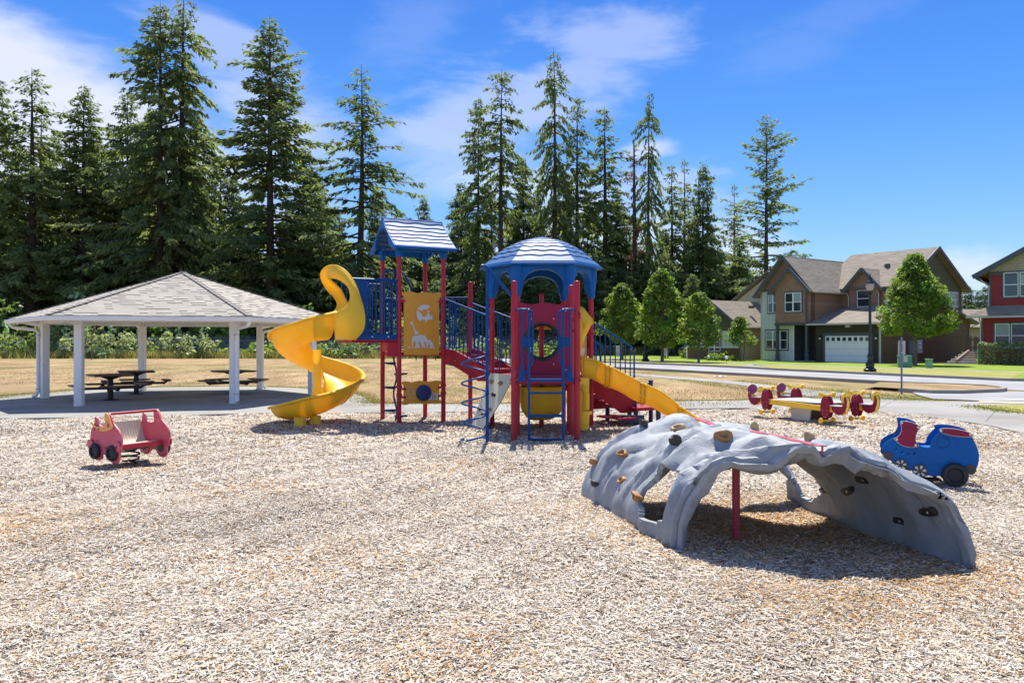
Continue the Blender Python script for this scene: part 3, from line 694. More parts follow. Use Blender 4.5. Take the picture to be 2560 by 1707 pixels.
def place(px):
    marks = ((-9999, 'just outside the left edge'), (-60, 'at the left edge of the photo'), (30, 'above the left tip of the pavilion roof'), (100, 'over the left pavilion posts'), (170, 'above the left pavilion slope'), (250, 'left of the pavilion peak'), (330, 'near the pavilion peak'),
             (400, 'behind the pavilion peak'), (450, 'just right of the pavilion peak'), (520, 'over the middle of the right pavilion slope'), (590, 'over the front right pavilion post'), (650, 'over the right pavilion slope end'), (720, 'at the right tip of the pavilion roof'), (780, 'behind the spiral slide hood'), (850, 'between spiral slide and gabled tower'),
             (920, 'behind the left side of the gabled tower'), (990, 'behind the gabled tower'), (1060, 'behind the right side of the gabled tower'), (1120, 'behind the bridge between the towers'), (1180, 'left of the domed roof'), (1240, 'behind the left half of the domed roof'), (1300, 'behind the middle of the domed roof'), (1360, 'behind the right half of the domed roof'), (1430, 'right of the domed roof'),
             (1490, 'above the leftmost street tree'), (1560, 'between the left and middle street trees'), (1620, 'above the middle street tree'), (1690, 'above the shortest street tree'), (1760, 'above the green house'), (1830, 'left of the brown house'), (1900, 'behind the brown house'), (2100, 'far right behind the houses'))
    r = marks[0][1]
    for a, t in marks:
        if px >= a: r = t
    return r
PROTO = {}
def proto(key, mat='needles', **kw):
    tm, V, C = conifer(**kw)
    t_ob = tm.build('trunk', M['bark'], None, smooth=60, org=Vector((0, 0, 0))); t_me = t_ob.data; bpy.data.objects.remove(t_ob)
    PROTO[key] = (t_me, leaf_mesh('crown', V, C, len(V)//4, 4, M[mat]), kw['Ht'])
    print(key, len(V)//4)
def put_tree(key, name, loc, height, rz, label, cat, group=None, wide=1.0):
    t_me, c_me, H0 = PROTO[key]; s = height/H0
    root = empty(name, loc, label, cat, group); root.rotation_euler = (0, 0, rz); root.scale = (s*wide, s*wide, s)
    for nm, me in (('trunk', t_me), ('crown', c_me)):
        o = bpy.data.objects.new(nm, me); COL.objects.link(o); o.parent = root
    return root
proto('broad', seed=1, Ht=38, Rm=8.6, base=.08, droop=.30, dens=1.05, irr=.35, top=.75, gap=.07)
proto('broad_b', seed=2, Ht=38, Rm=8.6, base=.10, droop=.45, dens=.95, irr=.45, top=.62, gap=.10)
proto('sparse', seed=3, Ht=34, Rm=8.2, base=.18, droop=.40, dens=.8, irr=.5, top=.70, gap=.22, bare=.6)
proto('narrow', seed=4, Ht=34, Rm=5.2, base=.22, droop=.45, dens=.9, irr=.5, top=.62, gap=.18, bare=1)
proto('pole', seed=5, Ht=36, Rm=4.9, base=.48, droop=.5, dens=.9, irr=.5, top=.5, gap=.2, bare=1)
proto('dense', seed=6, Ht=26, Rm=6.2, base=.03, droop=.35, dens=1.1, irr=.35, top=.75, gap=.06)
proto('dense_b', seed=7, Ht=22, Rm=5.0, base=.02, droop=.25, dens=1.05, irr=.4, top=.8, gap=.07, mat='needles_blue')
proto('droopy', seed=8, Ht=40, Rm=7.8, base=.20, droop=.8, dens=.8, irr=.45, top=.62, gap=.17, bare=1)
proto('thin', seed=9, Ht=30, Rm=4.6, base=.12, droop=.3, dens=.75, irr=.45, top=.7, gap=.2)
proto('ragged', seed=14, Ht=34, Rm=7.4, base=.14, droop=.18, dens=.75, irr=.6, top=.55, gap=.2, bare=1)
D = 1.0884
def fir(key, xd, topd, Yd, label, group=None, wide=1.0, rz=None, name='fir_tree', dx=0):
    if xd < 1000 and Yd < 125: Yd += 17
    """xd, topd : trunk column and tip row in the 2352-wide view"""
    x = xd*D; b = P(x, 853, Yd); h = HC+(853-topd*D)*Yd/F
    return put_tree(key, name, (b.x, b.y, 0), h, random.uniform(0, 6.28) if rz is None else rz, label, 'tree', group, wide)
fir('broad_b', -8, 175, 96, 'dense fir cut off by the left edge of the photo', wide=.9)
fir('narrow', 72, 155, 97, 'slim sparse fir with a dark straight trunk at the far left', wide=1.35)
fir('thin', 96, 235, 104, 'thin pale trunked fir just right of the slim fir at the far left')
fir('broad', 196, 192, 98, 'broad dense fir between the slim left fir and the giant pair', wide=1.1)
fir('broad_b', 292, 208, 104, 'full fir standing just left of the giant pair behind the pavilion', wide=.95)
fir('broad_b', 368, 4, 96, 'left of the two giant firs behind the pavilion peak, tip out of frame', wide=1.08)
fir('droopy', 418, -12, 99, 'right of the two giant firs behind the pavilion peak, with long ragged limbs', wide=1.2)
fir('sparse', 508, 350, 108, 'lower open fir filling the gap right of the giant pair', wide=1.1)
fir('broad', 622, 34, 97, 'tall symmetrical fir with tiered branches left of the spiral slide', wide=1.15, rz=1.0)
fir('dense', 700, 330, 104, 'dense fir tucked against the right side of the tall symmetrical fir')
fir('sparse', 820, 145, 97, 'open crowned fir with long side limbs above the gable roofed tower', wide=1.15, rz=2.0)
fir('dense', 905, 505, 112, 'low dark fir right of the open crowned fir')
fir('dense', 975, 448, 118, 'small distant fir in the gap above the gable roof', wide=.8)
fir('broad_b', 1098, 220, 112, 'full dark fir at the left end of the middle stand', wide=.68)
fir('pole', 1152, 160, 108, 'tall bare trunked fir leaning by the left end of the middle stand', wide=.95)
fir('dense', 1200, 355, 116, 'shorter dense fir below the highest fir of the middle stand', wide=.8)
fir('droopy', 1268, 108, 110, 'highest fir of the middle stand above the domed tower', wide=.85)
fir('narrow', 1325, 222, 112, 'slim straight fir right of the highest middle fir', wide=.95)
fir('narrow', 1388, 243, 114, 'ragged slim fir in the centre of the middle stand', wide=1.15)
fir('droopy', 1490, 203, 108, 'dark trunked fir with drooping open limbs above the street trees', wide=.66, rz=.6)
fir('narrow', 1542, 375, 118, 'bushy topped fir behind the drooping limbed fir')
fir('thin', 1572, 362, 122, 'thin fir between the drooping fir and the dense spire')
fir('dense', 1610, 372, 114, 'dense spire shaped fir near the right end of the stand', wide=.8)
fir('thin', 1686, 420, 124, 'thin open fir alone left of the last tall fir')
fir('ragged', 1760, 262, 104, 'lone tall fir with ragged upturned limbs beside the brown house', wide=.92, rz=2.2)
fir('dense_b', 1652, 560, 120, 'low bushy fir left of the green gabled house')
# a second rank: look-alike firs closing the wood behind
GR = 'firs filling the wood behind the front trees'
rr_ = random.Random(5)
slots = [(50, 330, 118), (105, 360, 110), (215, 300, 118), (262, 330, 112), (312, 330, 108), (345, 240, 113), (440, 300, 113), (482, 400, 118), (535, 420, 110), (655, 420, 112), (718, 400, 116), (880, 470, 112), (20, 420, 112), (130, 300, 116), (160, 430, 108), (245, 380, 112), (330, 300, 112), (460, 380, 112), (560, 480, 112), (590, 420, 120), (665, 480, 110), (740, 440, 112), (775, 470, 118), (860, 430, 122), (940, 560, 116), (1010, 540, 124), (1060, 420, 122), (1130, 450, 124), (1175, 480, 118), (1235, 430, 124), (1290, 400, 120), (1350, 440, 124), (1415, 430, 120), (1440, 480, 116), (1520, 520, 126), (1580, 540, 122), (1630, 560, 128), (1690, 620, 126), (-40, 330, 108)]
for i, (xd, td, Yd) in enumerate(slots):
    fir(('dense', 'broad_b', 'dense_b', 'narrow', 'dense', 'broad')[i % 6], xd, td, Yd, ('dense', 'broad', 'bluish', 'slim', 'dense', 'wide')[i % 6]+' back row fir in the wood, '+place(xd*D), GR, wide=(.9, .7, 1.1, 1.2, 1.0, .65)[i % 6])
GU = 'low young firs under the wood'
for i, xd in enumerate([-20, 40, 105, 170, 235, 300, 345, 450, 500, 560, 600, 650, 705, 760, 800, 870, 930, 990, 1040, 1085, 1120, 1180, 1225, 1260, 1310, 1370, 1420, 1470, 1530, 1590, 1640, 1700]):
    fir(('dense_b', 'dense')[i % 2], xd, 590+rr_.uniform(-45, 40), 106+rr_.uniform(-8, 12), ('bluish', 'dark')[i % 2]+' low young fir in the wood shade, '+place(xd*D), GU, wide=1.35)
# dead snag
def snag():
    b = P(1456*D, 853, 108); root = empty('dead_tree', (b.x, b.y, 0), 'dead bare fir snag with rusty brown twigs left of the drooping fir', 'tree')
    tm = MB(); H_ = HC+(853-320*D)*108/F; r = random.Random(4)
    tm.tube([(b.x, b.y, 0), (b.x+.1, b.y, H_*.5), (b.x, b.y, H_)], [.42, .3, .08], 8)
    V = []; C = []; rg = np.random.default_rng(4)
    for k in range(90):
        z = r.uniform(.3, .97)*H_; th = r.uniform(0, 6.28); l = r.uniform(.8, 3.4)*(1.15-z/H_*.8); a = Vector((b.x, b.y, z)); e = a+Vector((math.cos(th)*l, math.sin(th)*l, r.uniform(-.25, .3)*l))
        tm.tube([a, a.lerp(e, .5)+Vector((0, 0, .1)), e], [.05, .03, .01], 4, False)
        low = .42 < z/H_ < .62
        if low or r.random() < .3:
            m = 60 if .36 < z/H_ < .48 else 22
            t = rg.random((m, 1))*.8+.2; q = np.array(a)*(1-t)+np.array(e)*t; w = rg.normal(0, .28, (m, 3)); u = rg.normal(0, .06, (m, 3))
            V.append(np.stack([q, q+w*.5+u, q+w, q+w*.5-u], 1).reshape(-1, 3)); C.append(np.repeat(rg.uniform(.6, 1.4, (m, 1))*np.ones((1, 3)), 4, 0))
    tm.build('trunk', M['bark'], root, smooth=60)
    V = np.concatenate(V)-np.array([b.x, b.y, 0]); C = np.concatenate(C)
    o = bpy.data.objects.new('crown', leaf_mesh('crown', V, C, len(V)//4, 4, M['leaf_dry'])); COL.objects.link(o); o.parent = root
snag()
def leaf_cloud(r, blobs, per, size, colvar=.35, flat=.5):
    """blobs: list of (x,y,z,radius); leaves gathered over each blob's shell"""
    V = []; C = []
    for (x, y, z, rad) in blobs:
        m = max(6, int(per*rad*rad/.16)); d = r.normal(0, 1, (m, 3)); d /= np.linalg.norm(d, axis=1)[:, None]
        rr = rad*(.45+.6*r.random((m, 1))**.6); q = np.array([x, y, z])+d*rr*np.array([1, 1, .85])
        nrm = d*.6+np.array([0, 0, .8])+r.normal(0, .55, (m, 3)); nrm /= np.linalg.norm(nrm, axis=1)[:, None]
        a = np.cross(nrm, r.normal(0, 1, (m, 3))); a /= np.linalg.norm(a, axis=1)[:, None]+1e-9; b = np.cross(nrm, a)
        s = size*r.uniform(.6, 1.35, (m, 1))
        v = np.stack([q-a*s, q+b*s*.55, q+a*s-nrm*s*.25, q-b*s*.55], 1); V.append(v.reshape(-1, 3))
        bc = r.uniform(1-colvar, 1+colvar); c = bc*r.uniform(.75, 1.25, (m, 1))*np.ones((1, 3)); c[:, 0] *= r.uniform(.85, 1.2); C.append(np.repeat(c, 4, 0))
    return np.concatenate(V), np.concatenate(C)
def deciduous(seed, Ht, Rm, clear, nb=120, per=34, size=.13, conic=.6, stem=.11, multi=1):
    r = np.random.default_rng(seed); tm = MB(); blobs = []
    for s in range(multi):
        ox = 0 if multi == 1 else .18*math.cos(s*2.1); oy = 0 if multi == 1 else .18*math.sin(s*2.1)
        tm.tube([(ox, oy, 0), (ox*1.3+.03, oy*1.3, clear*.6), (ox*1.8, oy*1.8+.03, clear*1.2), (ox, oy, Ht*.6), (0, 0, Ht*.93)], [stem*1.3, stem, stem*.85, stem*.45, .012], 8)
    for k in range(nb):
        t = r.random()**.85; z = clear+(Ht-clear)*t
        prof = (min(1, t/.22+.35))*(1-t**1.15)**conic+.03
        rad = Rm*prof*(.35+.65*math.sqrt(r.random()))*r.uniform(.8, 1.12); th = r.uniform(0, 2*PI)
        c = (rad*math.cos(th), rad*math.sin(th), z); br = r.uniform(.26, .52)*(Rm/2.6)**.5
        blobs.append(c+(br,))
        if k % 3 == 0:
            z0 = max(clear*.85, z-rad*.55); tm.tube([(0, 0, z0), (c[0]*.5, c[1]*.5, (z0+z)/2), c], [stem*.35, stem*.2, .008], 5, False)
    for k in range(7):
        blobs.append((r.normal(0, .12), r.normal(0, .12), Ht-.2-k*.22, .16+.05*k))
    V, C = leaf_cloud(r, blobs, per, size, colvar=.45)
    return tm, V, C
def put_dec(name, loc, label, cat, mat, bark='bark_grey', group=None, **kw):
    tm, V, C = deciduous(**kw)
    root = empty(name, loc, label, cat, group)
    tm.build('trunk', M[bark], root, smooth=60, org=Vector((0, 0, 0)))
    o = bpy.data.objects.new('crown', leaf_mesh('crown', V, C, len(V)//4, 4, M[mat])); COL.objects.link(o); o.parent = root
    return root
g = P(2287, 853, 57); put_dec('maple_tree', (g.x, g.y, .1), 'large cone shaped bright green street tree in front of the brown house', 'tree', 'leaf_lime', seed=21, Ht=7.7, Rm=3.15, clear=2.25, nb=300, per=84, size=.092, conic=.9, stem=.13)
g = P(1555, 853, 76); put_dec('maple_tree', (g.x, g.y, .1), 'rounded green street tree nearest the play tower, left of three', 'tree', 'leaf_lime', seed=22, Ht=7.0, Rm=2.45, clear=1.7, nb=210, per=50, size=.13, conic=.62, stem=.12)
g = P(1655.4, 853, 69); put_dec('maple_tree', (g.x, g.y, .1), 'tallest of the three green street trees across the road, the middle one', 'tree', 'leaf_lime', seed=23, Ht=7.75, Rm=2.5, clear=1.35, nb=230, per=50, size=.13, conic=.62, stem=.12)
g = P(1746.5, 853, 65); put_dec('maple_tree', (g.x, g.y, .1), 'shortest of the three street trees, beside the green gabled house', 'tree', 'leaf_lime', seed=24, Ht=5.4, Rm=2.05, clear=1.25, nb=170, per=52, size=.12, conic=.45, stem=.09)
g = P(1853, 853, 70.5); put_dec('ornamental_tree', (g.x, g.y, .1), 'small multi stemmed tree against the cream garage wall', 'tree', 'leaf_lime', 'bark_grey', seed=25, Ht=3.7, Rm=1.45, clear=1.35, nb=70, per=40, size=.12, conic=.5, stem=.05, multi=3)
g = P(1665, 853, 82); put_dec('ornamental_tree', (g.x, g.y, .1), 'low multi stemmed bush tree glimpsed behind the middle street tree', 'tree', 'leaf_lime', seed=26, Ht=3.0, Rm=1.7, clear=1.2, nb=36, per=26, size=.16, stem=.05, multi=3)
g = P(229, 853, 80); put_dec('young_tree', (g.x, g.y, 0), 'thin young tree standing on the dry lawn behind the pavilion', 'tree', 'leaf_green', seed=27, Ht=5.0, Rm=1.3, clear=2.3, nb=34, per=16, size=.14, stem=.06)
# bushes at the foot of the wood
def shrub(seed, w, h, n, per, size, dep=None):
    r = np.random.default_rng(seed); bl = []
    for k in range(n):
        th = r.uniform(0, 2*PI); q = math.sqrt(r.random()); x = w*q*math.cos(th); y = (dep or w)*q*math.sin(th)
        zz = h*(1-.75*q*q)*r.uniform(.15, 1); bl.append((x, y, zz, r.uniform(.3, .6)*min(1, h/2)))
    tm = MB()
    for k in range(5): tm.tube([(r.normal(0, .15), r.normal(0, .15), 0), (r.normal(0, w*.3), r.normal(0, w*.3), h*.7)], [.03, .01], 5, False)
    V, C = leaf_cloud(r, bl, per, size); return tm, V, C
SH = {}
for key, mat, kw in (('pale', 'leaf_pale', dict(seed=31, w=2.2, h=3.6, n=42, per=9, size=.26)), ('green', 'leaf_green', dict(seed=32, w=2.4, h=2.6, n=40, per=9, size=.22)),
                     ('low', 'leaf_lime', dict(seed=33, w=2.2, h=1.5, n=34, per=9, size=.18)), ('tall', 'leaf_green', dict(seed=34, w=2.4, h=6.5, n=60, per=8, size=.27)), ('plant', 'leaf_lime', dict(seed=35, w=.55, h=.55, n=10, per=14, size=.11))):
    tm, V, C = shrub(**kw); t_ob = tm.build('stem', M['bark'], None, org=Vector((0, 0, 0))); me = t_ob.data; bpy.data.objects.remove(t_ob)
    SH[key] = (me, leaf_mesh('foliage', V, C, len(V)//4, 4, M[mat]))
def put_shrub(key, x, y, s, sz, label, group, cat='shrub', name='shrub', z=0.0):
    root = empty(name, (x, y, z), label, cat, group); root.scale = (s, s, sz); root.rotation_euler = (0, 0, random.uniform(0, 6.28))
    for nm, me in (('stem', SH[key][0]), ('foliage', SH[key][1])):
        o = bpy.data.objects.new(nm, me); COL.objects.link(o); o.parent = root
r2 = random.Random(9)
for i in range(30):
    x = -66+i*2.45+r2.uniform(-.8, .8)
    key = r2.choice(['pale', 'green', 'green', 'low'])
    put_shrub(key, x, 86.8+r2.uniform(-1.2, 2.6), r2.uniform(.8, 1.25), r2.uniform(.75, 1.2), '%s leafy bush at the wood edge, %s' % (key, place(x*F/93+1280)), 'bushes along the foot of the wood')
for (xd, Yd, s) in ((165, 94, 1.1), (115, 94, .9), (10, 95, 1.2), (350, 97, 1.0), (470, 98, 1.0), (545, 98, 1.1), (640, 98, 1.0), (700, 97, 1.1), (900, 99, 1.1), (960, 100, 1.25), (1045, 101, 1.1), (1245, 100, 1.2), (1300, 101, 1.0)):
    put_shrub('tall' if xd != 165 else 'pale', xd*D/F*Yd-1280/F*Yd, Yd, s*(1.5 if xd == 165 else 1), s*(1.9 if xd == 165 else 1), 'tall leafy understorey tree at the wood edge, '+place(xd*D), 'tall bushes at the wood edge', name='understorey_tree')
for i in range(22):
    x = -4+i*2.3+r2.uniform(-.8, .8)
    key = r2.choice(['green', 'green', 'low', 'pale']); put_shrub(key, x, 104+r2.uniform(-2, 5), r2.uniform(.9, 1.5), r2.uniform(.8, 1.4), '%s leafy bush past the road, %s' % (key, place(x*F/105+1280)), 'bushes behind the street trees')
# long grass in front of the bushes
rs = np.random.default_rng(8); sp = []
for i in range(330): sp.append((rs.uniform(-68, 3), rs.uniform(84.3, 87.0), 60, .7, .4, rs.uniform(.35, .9)))
for i in range(160): sp.append((rs.uniform(2, 32), rs.uniform(100, 103), 60, .7, .5, rs.uniform(.5, 1.2)))
tag(grass_tufts('long_grass', sp, leafmat('tall_grass', (.30, .28, .08), .35, (.4, .38, .1), .7), ''), 'rough long grass at the foot of the wood', 'grass', kind='stuff')
# dim forest floor so no horizon shows between trunks
sheet('forest_floor', [(-95, 87.5), (-30, 87.5), (4, 90), (4, 103), (34, 103), (48, 165), (-110, 165)], .02, ground_mat('duff', [(.3, (.05, .04, .025)), (.7, (.12, .10, .05))], .5, 12))
for i, (xd, td, Yd, key) in enumerate(((2205, 640, 150, 'narrow'), (2222, 655, 140, 'dense'), (2245, 668, 150, 'dense_b'), (2265, 655, 160, 'dense'), (2300, 690, 170, 'dense'))):
    fir(key, xd, td, Yd, ('leftmost slim', 'second from left, dense', 'bluish middle', 'tallest right hand', 'rightmost low')[i]+' distant fir in the gap between brown and red houses', 'distant firs between the houses', wide=1.3)
# back of the wood, a far mass of trees that reads as one
def far_wood():
    r = np.random.default_rng(77); V = []; C = []
    for k in range(2600):
        x = r.uniform(-118, 62); y = r.uniform(146, 160); z = r.uniform(0, 1)**1.2*(15+3*math.sin(x*.2)+2*math.sin(x*.7)); m = 16
        q = np.array([x, y, z])+r.normal(0, 1.1, (m, 3)); w = r.normal(0, .6, (m, 3)); u = r.normal(0, .25, (m, 3))
        V.append(np.stack([q, q+w*.5+u, q+w, q+w*.5-u], 1).reshape(-1, 3)); C.append(np.repeat(r.uniform(.5, 1.2)*r.uniform(.8, 1.2, (m, 1))*np.ones((1, 3)), 4, 0))
    V = np.concatenate(V); C = np.concatenate(C)
    tag(leaf_object('far_wood', V, C, len(V)//4, 4, M['needles']), 'dark far mass of conifers at the back of the wood', 'wood', kind='stuff')
far_wood()
# ================================================================== PAVILION
def pavilion():
    C = Vector((-10.75, 26.0, 0)); Rp = 4.1; Re = 5.15
    root = empty('picnic_pavilion', C, 'white hexagonal picnic pavilion with grey shingle roof', 'pavilion')
    ang = [R(-108+60*k) for k in range(6)]
    ze = 2.50; za = 4.06
    # roof: six shingled slopes as one part, with hip caps
    rb = MB(); eave = [C+Vector((math.cos(a)*Re, math.sin(a)*Re, ze)) for a in ang]; apex = C+Vector((0, 0, za))
    for k in range(6):
        e0, e1 = eave[k], eave[(k+1) % 6]; w = (e1-e0).length; h = (apex-(e0+e1)/2).length
        rb.add([e0, e1, apex], [(0, 1, 2)], [((k*3.3, 0), (k*3.3+w, 0), (k*3.3+w/2, h))])
        rb.add([e0-Vector((0, 0, .05)), e1-Vector((0, 0, .05)), e1, e0], [(0, 1, 2, 3)], [((0, .05), (w, .05), (w, .1), (0, .1))])
    roof = rb.build('roof', M['shingle'], root)
    hb = MB()
    for e in eave:
        d = (apex-e); n = 26
        for j in range(n):   # overlapping ridge cap pieces
            p = e+d*(j/n)+Vector((0, 0, .012+.006)); q = e+d*((j+1.25)/n)+Vector((0, 0, .010))
            hb.bar(p, q, .17, .012)
    hb.build('hip_cap', M['shingle'], roof)
    sb = MB(); si = [C+Vector((math.cos(a)*Re*.985, math.sin(a)*Re*.985, ze-.055)) for a in ang]; s2 = [C+Vector((math.cos(a)*3.9, math.sin(a)*3.9, ze+.22)) for a in ang]
    for k in range(6): sb.add([si[k], si[(k+1) % 6], s2[(k+1) % 6], s2[k]], [(3, 2, 1, 0)])
    sb.add(s2, [tuple(reversed(range(6)))])
    sb.build('ceiling', M['white_paint'], root)
    # gutter with front lip and hangers
    gb = MB()
    for k in range(6):
        e0, e1 = eave[k], eave[(k+1) % 6]; d = (e1-e0).normalized(); o = Vector((d.y, -d.x, 0))
        a, b = e0-Vector((0, 0, .02)), e1-Vector((0, 0, .02))
        f = 1+.11/Re
        A, B = C+(a-C)*1, C+(b-C)*1; A2 = Vector((C.x+(a.x-C.x)*f, C.y+(a.y-C.y)*f, a.z)); B2 = Vector((C.x+(b.x-C.x)*f, C.y+(b.y-C.y)*f, b.z))
        rows = []
        for (t, dz) in ((0, .0), (0, -.12), (.7, -.12), (1, -.05), (1, -.01), (.93, -.012), (.92, -.05), (.66, -.105), (.06, -.105)):
            rows.append([A.lerp(A2, t)+Vector((0, 0, dz)), B.lerp(B2, t)+Vector((0, 0, dz))])
        gb.grid(rows)
        n = 6
        for j in range(1, n): 
            p = A.lerp(B, j/n); gb.bar(p+Vector((0, 0, .005)), p+o*.12+Vector((0, 0, .002)), .03, .012)
    gb.build('gutter', M['white_trim'], root)
    # posts, beams, braces
    for k, a in enumerate(ang):
        p = C+Vector((math.cos(a)*Rp, math.sin(a)*Rp, 0)); mb = MB()
        mb.box(p+Vector((0, 0, 1.24+.01)), (.21, .21, 2.48), a+R(24) if k in (0,) else a+R(40))
        mb.box(p+Vector((0, 0, .03)), (.225, .225, .04), a+R(24) if k in (0,) else a+R(40))
        mb.build('post', M['white_paint'], root, bevel=.008)
    bb = MB()
    for k in range(6):
        p = C+Vector((math.cos(ang[k])*Rp, math.sin(ang[k])*Rp, 0)); q = C+Vector((math.cos(ang[(k+1) % 6])*Rp, math.sin(ang[(k+1) % 6])*Rp, 0))
        d = (q-p).normalized(); mb = MB()
        mb.bar(p+d*.1+Vector((0, 0, 2.47)), q-d*.1+Vector((0, 0, 2.47)), .13, .24)
        mb.build('beam', M['white_paint'], root, bevel=.006)
        rr = (p-C).normalized()
        m2 = MB(); m2.bar(p+rr*.08+Vector((0, 0, 2.30)), p+rr*.75+Vector((0, 0, 2.43)), .08, .11); m2.build('rafter_tail', M['white_paint'], root)
    # downspouts
    for k in (0, 1, 3, 5):
        if k == 0: continue
        a = ang[k]; p = C+Vector((math.cos(a)*Rp, math.sin(a)*Rp, 0)); rr = Vector((math.cos(a), math.sin(a), 0)); tt = Vector((-rr.y, rr.x, 0))
        side = tt*.17 if k in (1,) else -tt*.0+rr*.19
        base = p+side if k != 1 else p+Vector((.10, -.14, 0))
        mb = MB(); e = p+rr*.98
        mb.tube([e+Vector((0, 0, 2.42)), e+Vector((0, 0, 2.30)), e-rr*.08+Vector((0, 0, 2.24)), base+rr*.12+Vector((0, 0, 2.17)), base+Vector((0, 0, 2.08)), base+Vector((0, 0, .22)), base+rr*.06+Vector((0, 0, .10)), base+rr*.16+Vector((0, 0, .06))], .052, 8, False)
        mb.build('downspout', M['white_trim'], root, smooth=50)
        m3 = MB()
        for z in (2.0, .3): m3.box(base+Vector((0, 0, z)), (.125, .125, .03), a)
        m3.build('strap', M['galv'], root)
pavilion()
def picnic_table():
    root = empty('picnic_table', (0, 0, 0), 'x', 'picnic table', 'brown pedestal picnic tables under the pavilion')
    mb = MB(); mb.box((0, 0, .765), (1.12, 1.12, .045)); 
    mb.box((0, 0, .735), (1.06, 1.06, .02)); top = mb.build('table_top', M['table_brown'], root, bevel=.01)
    mb = MB(); mb.lathe((0, 0, 0), [(.0, .725), (.42, .725), (.10, .63), (.10, .6), (0, .6)], 4); mb.build('bracket', M['black_metal'], root)
    mb = MB(); mb.box((0, 0, .33), (.15, .15, .66)); mb.box((0, 0, .02), (.42, .42, .015)); mb.build('pedestal', M['black_metal'], root, bevel=.006)
    for k in range(4):
        a = k*PI/2; d = Vector((math.cos(a), math.sin(a), 0)); s = Vector((-d.y, d.x, 0))
        m = MB(); m.bar(d*.05+Vector((0, 0, .36)), d*.86+Vector((0, 0, .36)), .10, .075); m.bar(d*.84+s*.0+Vector((0, 0, .33)), d*.98+Vector((0, 0, .42)), .10, .06); m.build('support_arm', M['black_metal'], root)
        m = MB(); m.box(d*.94+Vector((0, 0, .455)), (.27, 1.0, .04), a); m.box(d*.94+Vector((0, 0, .43)), (.2, .9, .02), a); m.build('seat', M['table_brown'], root, bevel=.008)
    return root
def copy_tree(o):
    c = o.copy(); COL.objects.link(c)
    for ch in list(o.children):
        d = ch.copy(); COL.objects.link(d); d.parent = c
        for g2 in ch.children:
            e = g2.copy(); COL.objects.link(e); e.parent = d
    return c
pt = picnic_table()
for i, (px, py, rz, lab) in enumerate(((275.5, 1000, 40, 'brown square picnic table nearest the front left post of the pavilion'), (340.6, 985, 28, 'brown picnic table behind the front one, by the rear pavilion post'), (584, 983, 48, 'brown picnic table partly hidden by the front right pavilion post with downspout'))):
    o = pt if i == 0 else copy_tree(pt)
    p = G(px, py); o.location = (p.x, p.y, .014); o.rotation_euler = (0, 0, R(rz)); o['label'] = lab
